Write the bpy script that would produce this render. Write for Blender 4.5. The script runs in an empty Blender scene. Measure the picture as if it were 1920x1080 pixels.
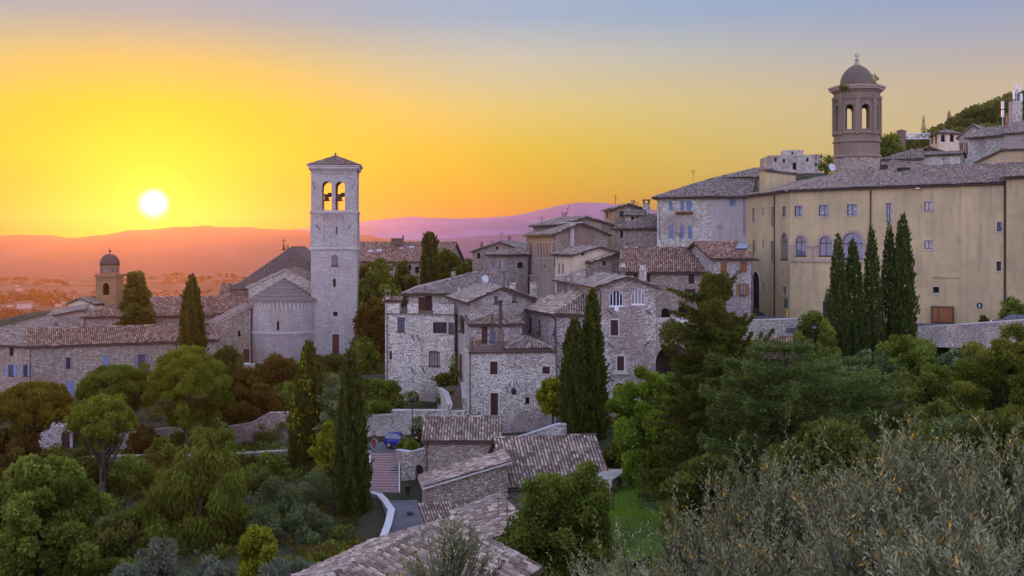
import bpy, bmesh, math, random
import numpy as np
from mathutils import Vector, Matrix
R = math.radians
rng = np.random.default_rng(7)
random.seed(7)
scene = bpy.context.scene
COL = scene.collection
FPX, HOR = 2000.0, 455.0          # focal length and eye level, in pixels of a 1920 wide frame

# ------------------------------------------------------------------ camera
cam_d = bpy.data.cameras.new('camera')
cam = bpy.data.objects.new('camera', cam_d); COL.objects.link(cam)
cam.location = (0, 0, 0); cam.rotation_euler = (R(90), 0, 0)
cam_d.sensor_width = 36; cam_d.lens = 36 * FPX / 1920
cam_d.shift_y = -(540 - HOR) / 1920
cam_d.clip_start = 0.3; cam_d.clip_end = 60000
scene.camera = cam

# ------------------------------------------------------------------ view, sky, sun
scene.view_settings.view_transform = 'Standard'
scene.view_settings.look = 'None'
scene.view_settings.exposure = 0.0
scene.view_settings.gamma = 1.0
scene.cycles.use_denoising = True
scene.cycles.max_bounces = 6
scene.cycles.diffuse_bounces = 3
scene.cycles.transmission_bounces = 2
scene.cycles.volume_bounces = 0
scene.cycles.sample_clamp_indirect = 4.0

SUN_AZ = math.atan((288 - 960) / FPX)                 # from +Y towards +X
SUN_EL = math.atan((HOR - 383) / FPX * math.cos(SUN_AZ))
SUN = Vector((math.sin(SUN_AZ) * math.cos(SUN_EL), math.cos(SUN_AZ) * math.cos(SUN_EL), math.sin(SUN_EL)))

def lin(r, g, b):
    f = lambda c: c / 12.92 if c <= .04045 else ((c + .055) / 1.055) ** 2.4
    return (f(r / 255), f(g / 255), f(b / 255), 1)

class NT:
    """small node-tree writer"""
    def __init__(s, tree): s.t = tree; s.n = tree.nodes; s.l = tree.links; s.n.clear()
    def node(s, typ, **kw):
        n = s.n.new(typ)
        for k, v in kw.items(): setattr(n, k, v)
        return n
    def put(s, sock, v):
        if isinstance(v, bpy.types.NodeSocket): s.l.new(v, sock)
        else: sock.default_value = v
    def math(s, op, a, b=0.0, c=None, clamp=False):
        n = s.node('ShaderNodeMath', operation=op, use_clamp=clamp)
        s.put(n.inputs[0], a); s.put(n.inputs[1], b)
        if c is not None: s.put(n.inputs[2], c)
        return n.outputs[0]
    def smooth(s, v, a, b):
        n = s.node('ShaderNodeMapRange', interpolation_type='SMOOTHSTEP')
        s.put(n.inputs[0], v); s.put(n.inputs[1], a); s.put(n.inputs[2], b)
        return n.outputs[0]
    def ramp(s, v, stops, interp='LINEAR'):
        n = s.node('ShaderNodeValToRGB'); cr = n.color_ramp; cr.interpolation = interp
        while len(cr.elements) > 1: cr.elements.remove(cr.elements[-1])
        cr.elements[0].position, cr.elements[0].color = stops[0]
        for p, c in stops[1:]:
            e = cr.elements.new(p); e.color = c
        s.put(n.inputs[0], v); return n.outputs[0]
    def mix(s, f, a, b, mode='MIX'):
        n = s.node('ShaderNodeMix', data_type='RGBA', blend_type=mode)
        s.put(n.inputs[0], f); s.put(n.inputs[6], a); s.put(n.inputs[7], b)
        return n.outputs[2]

world = bpy.data.worlds.new('World'); scene.world = world; world.use_nodes = True
w = NT(world.node_tree)
tc = w.node('ShaderNodeTexCoord'); sep = w.node('ShaderNodeSeparateXYZ')
w.l.new(tc.outputs['Generated'], sep.inputs[0])
dx, dy, dz = sep.outputs
hyp = w.math('SQRT', w.math('ADD', w.math('MULTIPLY', dx, dx), w.math('MULTIPLY', dy, dy)))
hyp = w.math('MAXIMUM', hyp, 1e-4)
hd = w.math('ADD', w.math('MULTIPLY', dx, math.sin(SUN_AZ)), w.math('MULTIPLY', dy, math.cos(SUN_AZ)))
azim = w.math('ARCCOSINE', w.math('DIVIDE', hd, hyp, clamp=False))
up = w.math('MAXIMUM', dz, 0.0)
def sc(c, k): return (c[0] * k, c[1] * k, c[2] * k, 1)
u5 = w.math('MULTIPLY', up, 2.5, clamp=True)         # 0..0.4 of sin(elevation)
near = w.ramp(u5, [(0, lin(200, 108, 0)), (.04, lin(212, 130, 0)), (.09, lin(220, 168, 0)), (.19, lin(230, 202, 0)), (.30, lin(228, 202, 10)),
                   (.40, lin(180, 190, 108)), (.50, lin(124, 170, 180)), (.62, lin(112, 166, 216)), (1, lin(160, 176, 220))])
midr = w.ramp(u5, [(0, lin(214, 140, 20)), (.06, lin(214, 168, 10)), (.13, lin(216, 192, 10)), (.22, lin(222, 203, 60)), (.315, lin(222, 208, 128)), (.42, lin(200, 202, 182)),
                   (.52, lin(150, 182, 210)), (1, lin(155, 174, 220))])
far = w.ramp(u5, [(0, lin(230, 176, 100)), (.10, lin(226, 196, 126)), (.22, lin(217, 198, 154)), (.34, lin(208, 190, 166)), (.43, lin(176, 178, 190)), (.52, lin(150, 170, 205)), (1, lin(146, 168, 220))])
K = 4.5                                             # unseen rear and overhead sky, brightened to fill the shaded facades
rear = w.ramp(u5, [(0, sc(lin(190, 170, 184), 1.0 * K)), (.3, sc(lin(176, 171, 202), 1.32 * K)), (.75, sc(lin(163, 169, 206), 1.1 * K)), (1, sc(lin(156, 167, 212), .7 * K))])
side = w.mix(w.smooth(azim, 0.03, 0.34), near, midr)
side = w.mix(w.smooth(azim, 0.30, 0.80), side, far)
back = w.smooth(azim, 1.0, 1.9)
sky = w.mix(back, side, rear)
sky = w.mix(w.smooth(dz, 0.3, 0.75), sky, sc(lin(162, 170, 206), .5 * K))
# the sun itself and its aureole
cosv = w.node('ShaderNodeVectorMath', operation='DOT_PRODUCT')
w.l.new(tc.outputs['Generated'], cosv.inputs[0]); cosv.inputs[1].default_value = SUN
ang = w.math('ARCCOSINE', w.math('MINIMUM', cosv.outputs['Value'], 1.0))
sky = w.mix(w.math('MULTIPLY', w.math('SUBTRACT', 1.0, w.smooth(ang, 0.0, 0.12)), .8), sky, (1.05, .80, 0.0, 1))
sky = w.mix(w.math('SUBTRACT', 1.0, w.smooth(ang, 0.009, 0.040)), sky, (1.5, 1.25, .03, 1))
sky = w.mix(w.math('SUBTRACT', 1.0, w.smooth(ang, 0.0040, 0.0165)), sky, (5, 4.6, 3.4, 1))
bg = w.node('ShaderNodeBackground'); w.put(bg.inputs[0], sky); bg.inputs[1].default_value = 1.0
nish = w.node('ShaderNodeTexSky', sky_type='NISHITA', sun_disc=False, sun_elevation=SUN_EL,
              sun_rotation=SUN_AZ, air_density=1.0, dust_density=2.0, altitude=400)
bg2 = w.node('ShaderNodeBackground'); w.l.new(nish.outputs[0], bg2.inputs[0]); bg2.inputs[1].default_value = 0.006
add = w.node('ShaderNodeAddShader'); w.l.new(bg.outputs[0], add.inputs[0]); w.l.new(bg2.outputs[0], add.inputs[1])
wo = w.node('ShaderNodeOutputWorld'); w.l.new(add.outputs[0], wo.inputs[0])

sun_d = bpy.data.lights.new('sun', 'SUN'); sun_d.energy = 2.6; sun_d.angle = R(0.5); sun_d.color = (1.0, .43, .06)
sun = bpy.data.objects.new('sun', sun_d); COL.objects.link(sun)
sun.rotation_euler = (-SUN).to_track_quat('-Z', 'Y').to_euler()

# ------------------------------------------------------------------ pixel -> place
def P(px, py, d): return Vector(((px - 960) * d / FPX, d, (HOR - py) * d / FPX))
def XY(px, d): return Vector(((px - 960) * d / FPX, d))
def Z(py, d): return (HOR - py) * d / FPX

# ------------------------------------------------------------------ materials
def base(name):
    m = bpy.data.materials.new(name); m.use_nodes = True
    t = NT(m.node_tree); b = t.node('ShaderNodeBsdfPrincipled'); o = t.node('ShaderNodeOutputMaterial')
    t.l.new(b.outputs[0], o.inputs[0]); b.inputs['Roughness'].default_value = .9
    b.inputs['Specular IOR Level'].default_value = .25
    return m, t, b
def coords(t, scale=(1, 1, 1), src='Object'):
    c = t.node('ShaderNodeTexCoord'); mp = t.node('ShaderNodeMapping'); mp.inputs['Scale'].default_value = scale
    t.l.new(c.outputs[src], mp.inputs[0]); return mp.outputs[0]
def noise(t, vec, scale, detail=3, rough=.55):
    n = t.node('ShaderNodeTexNoise'); t.l.new(vec, n.inputs['Vector'])
    n.inputs['Scale'].default_value = scale; n.inputs['Detail'].default_value = detail; n.inputs['Roughness'].default_value = rough
    return n.outputs[0]
def bump(t, b, h, strength=.5, dist=.05):
    n = t.node('ShaderNodeBump'); n.inputs['Strength'].default_value = strength; n.inputs['Distance'].default_value = dist
    t.l.new(h, n.inputs['Height']); t.l.new(n.outputs[0], b.inputs['Normal'])
def stone(name, cols, mortar, sx=3.9, sz=8.6, edge=.07, stain=.35, pink=None):
    m, t, b = base(name); v = coords(t, (sx, sx, sz))
    wn = noise(t, v, 1.3, 2)
    vm = t.node('ShaderNodeVectorMath', operation='ADD'); t.l.new(v, vm.inputs[0])
    cm = t.node('ShaderNodeCombineXYZ'); t.put(cm.inputs[0], t.math('MULTIPLY', wn, .5)); t.put(cm.inputs[2], t.math('MULTIPLY', wn, .7))
    t.l.new(cm.outputs[0], vm.inputs[1])
    vo = t.node('ShaderNodeTexVoronoi'); t.l.new(vm.outputs[0], vo.inputs['Vector'])
    ve = t.node('ShaderNodeTexVoronoi', feature='DISTANCE_TO_EDGE'); t.l.new(vm.outputs[0], ve.inputs['Vector'])
    for x in (vo, ve): x.inputs['Scale'].default_value = 1.0; x.inputs['Randomness'].default_value = .85
    rs = t.node('ShaderNodeSeparateColor'); t.l.new(vo.outputs['Color'], rs.inputs[0])
    n = len(cols); col = t.ramp(rs.outputs[0], [(i / (n - 1), (*c, 1)) for i, c in enumerate(cols)])
    if pink:
        pm = t.smooth(noise(t, coords(t), .13, 3), .5, .62)
        col = t.mix(t.math('MULTIPLY', pm, .75), col, t.mix(rs.outputs[1], (*pink, 1), sc(pink, .6)))
    mk = t.smooth(ve.outputs['Distance'], edge * .25, edge * 1.3)
    col = t.mix(mk, (*mortar, 1), col)
    st = noise(t, coords(t, (.45, .45, .22)), 1.0, 5, .65)
    col = t.mix(t.math('MULTIPLY', t.smooth(st, .45, .75), stain), col, (.11, .10, .10, 1))
    t.put(b.inputs['Base Color'], col)
    bump(t, b, t.math('ADD', mk, t.math('MULTIPLY', rs.outputs[2], .6)), .9, .05)
    return m
def plaster(name, c, c2, stain=(.2, .19, .18), amt=.35, bumpd=.01):
    m, t, b = base(name)
    n1 = noise(t, coords(t, (1, 1, .6)), .35, 5, .6); n2 = noise(t, coords(t, (1.6, 1.6, .16)), 1.1, 4, .7); n3 = noise(t, coords(t), 9, 3)
    col = t.mix(t.smooth(n1, .35, .65), (*c, 1), (*c2, 1))
    pv = t.node('ShaderNodeTexVoronoi', distance='CHEBYCHEV'); t.l.new(coords(t, (.16, .16, .30)), pv.inputs['Vector']); ps = t.node('ShaderNodeSeparateColor'); t.l.new(pv.outputs['Color'], ps.inputs[0])
    pe = t.math('MULTIPLY', t.smooth(ps.outputs[0], .72, .74), t.smooth(n3, .25, .5))
    col = t.mix(t.math('MULTIPLY', pe, .26), col, sc(c2, .78))                      # old repairs
    col = t.mix(t.math('MULTIPLY', t.smooth(n2, .48, .70), amt), col, (*stain, 1))
    t.put(b.inputs['Base Color'], t.mix(t.math('MULTIPLY', n3, .22), col, (*c2, 1)))
    bump(t, b, n3, .4, bumpd); return m
def tiles(name, cols, lichen=(.30, .29, .26), amt=.5):
    m, t, b = base(name)
    uv = t.node('ShaderNodeUVMap'); uv.uv_map = 'tile'
    fl = t.node('ShaderNodeVectorMath', operation='FLOOR'); t.l.new(uv.outputs[0], fl.inputs[0])
    wn = t.node('ShaderNodeTexWhiteNoise', noise_dimensions='2D'); t.l.new(fl.outputs[0], wn.inputs['Vector'])
    n = len(cols); col = t.ramp(wn.outputs['Value'], [(i / (n - 1), (*c, 1)) for i, c in enumerate(cols)])
    fr = t.node('ShaderNodeVectorMath', operation='FRACTION'); t.l.new(uv.outputs[0], fr.inputs[0]); fx = t.node('ShaderNodeSeparateXYZ'); t.l.new(fr.outputs[0], fx.inputs[0])
    l1 = noise(t, coords(t), .55, 5, .65); l2 = noise(t, coords(t), 7, 4, .7)
    col = t.mix(t.math('MULTIPLY', t.smooth(l1, .40, .66), amt), col, t.mix(wn.outputs['Value'], (*lichen, 1), sc(lichen, .55)))
    col = t.mix(t.math('MULTIPLY', t.smooth(l2, .50, .72), .45), col, (.07, .06, .055, 1))
    col = t.mix(t.math('MULTIPLY', t.math('LESS_THAN', fx.outputs[0], .3), .75), col, (.05, .042, .036, 1))   # channel tiles coloured darker
    t.put(b.inputs['Base Color'], col); bump(t, b, l2, .35, .02); return m
def plain(name, c, rough=.7, var=.25, metal=0, scale=6, spec=.3):
    m, t, b = base(name); n = noise(t, coords(t), scale, 3)
    t.put(b.inputs['Base Color'], t.mix(t.math('MULTIPLY', n, var * 1.6), (*c, 1), sc(c, .45)))
    b.inputs['Roughness'].default_value = rough; b.inputs['Metallic'].default_value = metal
    b.inputs['Specular IOR Level'].default_value = spec; return m
def wood(name, c, sx=14, rough=.7):
    m, t, b = base(name); n = noise(t, coords(t, (sx, sx, .8)), 1.0, 3)
    t.put(b.inputs['Base Color'], t.mix(t.smooth(n, .3, .7), sc(c, .6), (*c, 1)))
    b.inputs['Roughness'].default_value = rough; bump(t, b, n, .4, .01); return m
def glass(name, c=(.055, .07, .10)):
    m, t, b = base(name); n = noise(t, coords(t), 1.5, 2)
    t.put(b.inputs['Base Color'], t.mix(n, (*c, 1), sc(c, 2.2)))
    b.inputs['Roughness'].default_value = .06; b.inputs['Specular IOR Level'].default_value = .9; return m
def leafy(name, c1, c2, trans=.35, gloss=.0, glint=None):
    m = bpy.data.materials.new(name); m.use_nodes = True; t = NT(m.node_tree)
    at = t.node('ShaderNodeAttribute'); at.attribute_name = 'tint'
    col = t.mix(at.outputs['Fac'], (*c1, 1), (*c2, 1))
    if glint: col = t.mix(t.math('GREATER_THAN', at.outputs['Fac'], .985), col, (*glint, 1))      # scattered leaves coloured orange as sun glints
    d = t.node('ShaderNodeBsdfDiffuse'); t.put(d.inputs[0], col)
    tr = t.node('ShaderNodeBsdfTranslucent'); t.put(tr.inputs[0], t.mix(.45, col, (.30, .26, .02, 1)))
    mx = t.node('ShaderNodeMixShader'); mx.inputs[0].default_value = trans
    t.l.new(d.outputs[0], mx.inputs[1]); t.l.new(tr.outputs[0], mx.inputs[2]); out = mx.outputs[0]
    if gloss:
        g = t.node('ShaderNodeBsdfGlossy'); g.inputs['Roughness'].default_value = .42; t.put(g.inputs[0], (.8, .8, .8, 1))
        m2 = t.node('ShaderNodeMixShader'); m2.inputs[0].default_value = gloss
        t.l.new(out, m2.inputs[1]); t.l.new(g.outputs[0], m2.inputs[2]); out = m2.outputs[0]
    o = t.node('ShaderNodeOutputMaterial'); t.l.new(out, o.inputs[0]); return m

M = dict(
    rubble=stone('grey_rubble', [(0.289, 0.258, 0.227), (0.502, 0.447, 0.386), (0.615, 0.545, 0.461), (0.776, 0.711, 0.599), (0.440, 0.376, 0.322)], (0.183, 0.165, 0.159), pink=(0.439, 0.305, 0.268)),
    rubble_w=stone('pale_rubble', [(0.357, 0.322, 0.284), (0.632, 0.573, 0.486), (0.757, 0.680, 0.571), (0.800, 0.800, 0.687), (0.520, 0.453, 0.379)], (0.232, 0.213, 0.201), stain=.3, pink=(0.488, 0.366, 0.329)),
    rubble_b=stone('brown_rubble', [(0.245, 0.192, 0.146), (0.378, 0.297, 0.230), (0.467, 0.370, 0.286), (0.589, 0.496, 0.400), (0.334, 0.244, 0.192)], (0.171, 0.140, 0.122), pink=(0.415, 0.256, 0.207)),
    ashlar=stone('tower_stone', [(0.387, 0.361, 0.338), (0.466, 0.438, 0.403), (0.519, 0.483, 0.445), (0.559, 0.520, 0.481), (0.440, 0.405, 0.373)], (0.293, 0.275, 0.268), 2.8, 8.5, .06, .25, pink=(0.561, 0.439, 0.403)),
    brickold=stone('old_brick', [(.15, .10, .08), (.24, .16, .12), (.30, .21, .16), (.20, .14, .11)], (.20, .16, .13), 4.5, 13, .06, .45),
    dressed=plaster('dressed_stone', (0.561, 0.525, 0.488), (0.439, 0.403, 0.366)),
    ochre=plaster('ochre_plaster', (.54, .42, .23), (.44, .345, .195), (.24, .205, .155), .6), belfry=plaster('belfry_plaster', (.30, .17, .075), (.23, .135, .065)), archstone=plaster('arch_stone', (.40, .31, .25), (.33, .25, .20)), tanbrick=stone('tan_brick', [(.22, .16, .115), (.30, .225, .165), (.35, .27, .20), (.26, .19, .14)], (.25, .20, .15), 4.5, 13, .06, .45), rubble_p=stone('pinkish_rubble', [(.21, .175, .155), (.42, .37, .34), (.52, .455, .42), (.62, .565, .53), (.34, .275, .25)], (.20, .165, .15), pink=(.46, .33, .28)),
    cream=plaster('cream_plaster', (0.634, 0.512, 0.366), (0.537, 0.427, 0.317)),
    greyplas=plaster('grey_plaster', (0.488, 0.427, 0.415), (0.390, 0.342, 0.329)),
    coping=plain('pale_coping', (.62, .62, .64), .8, .25, scale=3),
    tile=tiles('weathered_tiles', [(0.113, 0.076, 0.058), (0.203, 0.137, 0.106), (0.303, 0.220, 0.174), (0.456, 0.361, 0.286), (0.154, 0.098, 0.073)], (0.224, 0.211, 0.191), .6),
    tile_g=tiles('grey_tiles', [(0.120, 0.092, 0.077), (0.217, 0.170, 0.140), (0.313, 0.251, 0.211), (0.479, 0.395, 0.326), (0.166, 0.119, 0.097)], (0.238, 0.224, 0.205), .65),
    tile_r=tiles('red_tiles', [(0.131, 0.065, 0.044), (0.224, 0.108, 0.072), (0.333, 0.181, 0.124), (0.518, 0.362, 0.265), (0.170, 0.082, 0.055)], (0.238, 0.211, 0.185), .35),
    tile_p=tiles('pale_tiles', [(0.148, 0.091, 0.066), (0.252, 0.172, 0.129), (0.403, 0.317, 0.249), (0.614, 0.505, 0.404), (0.183, 0.119, 0.089), (0.354, 0.275, 0.214)], (0.264, 0.247, 0.224), .4),
    slab=tiles('stone_slabs', [(0.139, 0.109, 0.107), (0.187, 0.147, 0.142), (0.215, 0.173, 0.167), (0.166, 0.128, 0.125)], (0.208, 0.179, 0.167), .3),
    eave=wood('eave_timber', (.13, .085, .06)),
    brown=wood('brown_shutter_wood', (.115, .05, .034)),
    orangewood=wood('chestnut_wood', (.30, .12, .045)),
    redwood=wood('dark_red_wood', (.075, .028, .026)),
    blue=wood('blue_shutter_paint', (.20, .29, .46)),
    lilac=wood('grey_violet_shutter_paint', (.24, .21, .29)),
    greyblue=wood('grey_blue_door_paint', (.17, .19, .26)),
    white=plain('white_frame_paint', (.72, .72, .74), .5, .15),
    iron=plain('dark_iron', (.035, .03, .03), .55, .3, .3),
    copper=plain('brown_downpipe', (.085, .05, .042), .5, .3, .2),
    steel=plain('grey_metal', (.42, .43, .45), .35, .2, .6),
    bronze=plain('bell_bronze', (.045, .042, .032), .5, .3, .5),
    glass=glass('window_glass'), glass_skytint=glass('sky_tinted_window_glass', (.065, .09, .14)), glass_dark=glass('dark_window_glass', (.02, .022, .028)), curtain=glass('curtained_glass', (.16, .15, .14)), skyglass=glass('skylight_glass', (.13, .16, .23)),  # bluish pane colours stand in for the reflected eastern sky
    dark=plain('dark_interior', (.012, .010, .010), .95, .2),
    bark=wood('bark', (.085, .065, .05), 5, .95), bark_p=wood('pale_bark', (.30, .27, .23), 5, .9),
)
M['pinkplas'] = plaster('pink_plaster', (.42, .28, .25), (.33, .23, .21))
M['terracotta'] = plain('terracotta', (.36, .17, .11), .85, .35)
# ------------------------------------------------------------------ objects, parts, labels
OFF = {}
def root(name, label, cat, loc, group=None):
    o = bpy.data.objects.new(name, None); COL.objects.link(o); o.location = loc; o.empty_display_size = .3
    o['label'] = label; o['category'] = cat; o['kind'] = 'thing'
    if group: o['group'] = group
    OFF[o.name] = Vector(loc); return o
def link_mesh(name, me, mats, parent=None):
    o = bpy.data.objects.new(name, me); COL.objects.link(o)
    for m in (mats if isinstance(mats, (list, tuple)) else [mats]): me.materials.append(m)
    if parent is not None: o.parent = parent
    return o
def tag(o, label=None, cat=None, group=None, kind=None):
    if label: o['label'] = label
    if cat: o['category'] = cat; o['kind'] = kind or 'thing'
    if group: o['group'] = group
    if kind: o['kind'] = kind
    return o
class G:
    """collects faces in world space, then becomes ONE mesh object"""
    def __init__(s): s.v = []; s.f = []; s.mi = []; s.uv = []
    def face(s, pts, mi=0, uv=None):
        i = len(s.v); s.v += [tuple(p) for p in pts]; s.f.append(tuple(range(i, i + len(pts)))); s.mi.append(mi)
        s.uv.append(uv if uv else [(0, 0)] * len(pts))
    def grid(s, rings, close=True, mi=0, caps=True):
        """skin a list of rings of points"""
        n = len(rings[0]); i = len(s.v)
        for r in rings: s.v += [tuple(p) for p in r]
        for a in range(len(rings) - 1):
            for k in range(n if close else n - 1):
                k2 = (k + 1) % n
                s.f.append((i + a * n + k, i + a * n + k2, i + (a + 1) * n + k2, i + (a + 1) * n + k)); s.mi.append(mi); s.uv.append([(0, 0)] * 4)
        if caps and close:
            for a, rev in ((0, True), (len(rings) - 1, False)):
                fc = tuple(range(i + a * n, i + a * n + n)); s.f.append(fc[::-1] if rev else fc); s.mi.append(mi); s.uv.append([(0, 0)] * n)
    def box(s, c, size, rot=0, mi=0, tilt=None):
        mt = Matrix.Rotation(rot, 3, 'Z')
        if tilt is not None: mt = mt @ tilt
        c = Vector(c); h = Vector(size) / 2
        q = [c + mt @ Vector((sx * h.x, sy * h.y, sz * h.z)) for sz in (-1, 1) for sx, sy in ((-1, -1), (1, -1), (1, 1), (-1, 1))]
        s.hexa(q, mi)
    def hexa(s, q, mi=0):
        i = len(s.v); s.v += [tuple(p) for p in q]
        for f in ((3, 2, 1, 0), (4, 5, 6, 7), (0, 1, 5, 4), (1, 2, 6, 5), (2, 3, 7, 6), (3, 0, 4, 7)):
            s.f.append(tuple(i + k for k in f)); s.mi.append(mi); s.uv.append([(0, 0)] * 4)
    def tube(s, pts, rad, n=8, mi=0):
        pts = [Vector(p) for p in pts]; rings = []
        if not isinstance(rad, (list, tuple)): rad = [rad] * len(pts)
        for k, p in enumerate(pts):
            d = (pts[min(k + 1, len(pts) - 1)] - pts[max(k - 1, 0)]).normalized()
            a = d.cross(Vector((0, 0, 1)) if abs(d.z) < .95 else Vector((1, 0, 0))).normalized(); b = d.cross(a)
            rings.append([p + (a * math.cos(2 * math.pi * j / n) + b * math.sin(2 * math.pi * j / n)) * rad[k] for j in range(n)])
        s.grid(rings, True, mi)
    def lathe(s, c, prof, n=24, a0=0, a1=2 * math.pi, mi=0, caps=True):
        full = abs(a1 - a0 - 2 * math.pi) < 1e-6; m = n if full else n + 1; c = Vector(c)
        s.grid([[c + Vector((r * math.cos(a0 + (a1 - a0) * j / n), r * math.sin(a0 + (a1 - a0) * j / n), z)) for j in range(m)] for r, z in prof], full, mi, caps)
    def build(s, name, mats, parent=None, off=None, smooth=False, uv=False):
        me = bpy.data.meshes.new(name)
        o0 = Vector(off) if off is not None else (OFF.get(parent.name, Vector((0, 0, 0))) if parent else Vector((0, 0, 0)))
        me.from_pydata([(v[0] - o0[0], v[1] - o0[1], v[2] - o0[2]) for v in s.v], [], s.f)
        if any(s.mi): me.polygons.foreach_set('material_index', s.mi)
        if uv:
            l = me.uv_layers.new(name='tile'); l.data.foreach_set('uv', [c for u in s.uv for p in u for c in p])
        if smooth: me.polygons.foreach_set('use_smooth', [True] * len(me.polygons))
        o = link_mesh(name, me, mats, parent)
        if parent is not None: OFF[o.name] = o0
        elif off is not None: o.location = o0; OFF[o.name] = o0
        return o

# ------------------------------------------------------------------ roofs
def clip2(poly, a, b, c):
    """keep a*x+b*y+c <= 0"""
    out = []
    for i in range(len(poly)):
        p, q = poly[i], poly[(i + 1) % len(poly)]
        fp, fq = a * p[0] + b * p[1] + c, a * q[0] + b * q[1] + c
        if fp <= 1e-9: out.append(p)
        if (fp < -1e-9 and fq > 1e-9) or (fp > 1e-9 and fq < -1e-9):
            t = fp / (fp - fq); out.append((p[0] + t * (q[0] - p[0]), p[1] + t * (q[1] - p[1])))
    return out
def tile_field(poly, pu=.24, pv=.36, h=.11, step=.035, seg=6, jit=.012, mi=0, sag=.0):
    """real corrugated, overlapping tiles covering a planar 3D polygon; returns (verts, faces, uvs)"""
    poly = [Vector(p) for p in poly]; n = Vector((0, 0, 0))
    for i in range(len(poly)): n += poly[i].cross(poly[(i + 1) % len(poly)])
    n.normalize()
    if n.z < 0: n = -n; poly = poly[::-1]
    v = (Vector((0, 0, 1)) - n * n.z)
    v = v.normalized() if v.length > 1e-4 else Vector((0, 1, 0))
    u = v.cross(n).normalized(); o = poly[0]
    uvp = [((p - o).dot(u), (p - o).dot(v)) for p in poly]
    u0, u1 = min(p[0] for p in uvp), max(p[0] for p in uvp); v0, v1 = min(p[1] for p in uvp), max(p[1] for p in uvp)
    nu = max(1, round((u1 - u0) / pu)); nv = max(1, round((v1 - v0) / pv)); du = (u1 - u0) / nu; dv = (v1 - v0) / nv
    U = np.linspace(u0, u1, nu * seg + 1); ph = (np.arange(nu * seg + 1) % seg) / seg
    prof = h * (np.interp(ph, [0, 1 / 6, 2 / 6, .5, 4 / 6, 1], [0, .78, 1, .78, 0, 0]) if seg > 4 else np.interp(ph, [0, .25, .5, .75, 1], [0, .95, .95, 0, 0])) if seg > 2 else h * np.array([0, 1])[np.arange(nu * seg + 1) % 2]
    col = np.minimum(np.arange(nu * seg + 1) // seg, nu - 1)
    rows, vv = [], []
    cu = rng.normal(0, jit * .6, nu + 1); wav = rng.normal(0, 1, 4)
    for k in range(nv):
        j = rng.normal(0, jit, nu)[col]
        jv = rng.normal(0, pv * .07, nu)[col] if k else 0 * j
        for e in (0, 1):
            vk = v0 + dv * (k + e) + (jv if e == 0 else 0)
            lift = step * (1 - e) + j + cu[col]
            rows.append((U + 0, np.broadcast_to(vk, U.shape), prof + lift))
    A = np.array(rows); nr, nc = A.shape[0], A.shape[2]
    bend = sag * np.sin(A[:, 0] * .6 + wav[0]) * np.sin(A[:, 1] * .5 + wav[1])
    X = np.array(o) + A[:, 0, :, None] * np.array(u) + A[:, 1, :, None] * np.array(v) + (A[:, 2] + bend)[:, :, None] * np.array(n)
    V = X.reshape(-1, 3); idx = np.arange(nr * nc).reshape(nr, nc)
    F = np.stack([idx[:-1, :-1], idx[:-1, 1:], idx[1:, 1:], idx[1:, :-1]], -1).reshape(-1, 4)
    tu = (np.arange(nc - 1) // seg + (np.where(np.arange(nc - 1) % seg >= seg - (2 if seg > 4 else 1), .1, .5) if seg > 2 else .5)); row_of = (np.arange(nr - 1) // 2 + .5)
    C = np.stack(np.broadcast_arrays(tu[None, :], row_of[:, None]), -1).reshape(-1, 2) + rng.integers(0, 500, 2)
    rect = len(poly) == 4 and all(min(abs(p[0] - u0), abs(p[0] - u1)) < .02 and min(abs(p[1] - v0), abs(p[1] - v1)) < .02 for p in uvp)
    if rect: return V.tolist(), F.tolist(), C
    bm = bmesh.new(); bv = [bm.verts.new(p) for p in V.tolist()]
    lay = bm.loops.layers.uv.new('tile')
    ctr = sum((Vector(p) for p in poly), Vector()) / len(poly)
    # drop what is clearly outside before the exact cut
    Fc = A[:, :2].transpose(0, 2, 1).reshape(-1, 2)[F].mean(1)
    keep = np.ones(len(F), bool); m = .6
    for i in range(len(poly)):
        a, b = np.array(uvp[i]), np.array(uvp[(i + 1) % len(uvp)]); e = b - a
        if np.hypot(*e) < 1e-6: continue
        nn = np.array([e[1], -e[0]]) / np.hypot(*e); sgn = 1 if (np.array([(ctr - o).dot(u), (ctr - o).dot(v)]) - a) @ nn < 0 else -1
        keep &= ((Fc - a) @ nn) * sgn < m
    for f, c in zip(F[keep].tolist(), C[keep].tolist()):
        bf = bm.faces.new([bv[k] for k in f])
        for l in bf.loops: l[lay].uv = c
    for i in range(len(poly)):
        a, b = poly[i], poly[(i + 1) % len(poly)]
        if (b - a).length < 1e-5: continue
        pn = (b - a).cross(n).normalized()
        if (ctr - a).dot(pn) > 0: pn = -pn
        bmesh.ops.bisect_plane(bm, geom=bm.verts[:] + bm.edges[:] + bm.faces[:], plane_co=a, plane_no=pn, clear_outer=True)
    loose = [x for x in bm.verts if not x.link_faces]; bmesh.ops.delete(bm, geom=loose, context='VERTS')
    bm.verts.index_update()
    V2 = [tuple(x.co) for x in bm.verts]; F2 = [[x.index for x in f.verts] for f in bm.faces]; C2 = [tuple(f.loops[0][lay].uv) for f in bm.faces]
    bm.free(); return V2, F2, C2
def add_tiles(g, poly, mi=0, **kw):
    V, F, C = tile_field(poly, **kw); i = len(g.v); g.v += V
    for f, c in zip(F, C): g.f.append(tuple(i + k for k in f)); g.mi.append(mi); g.uv.append([tuple(c)] * len(f))
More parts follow.
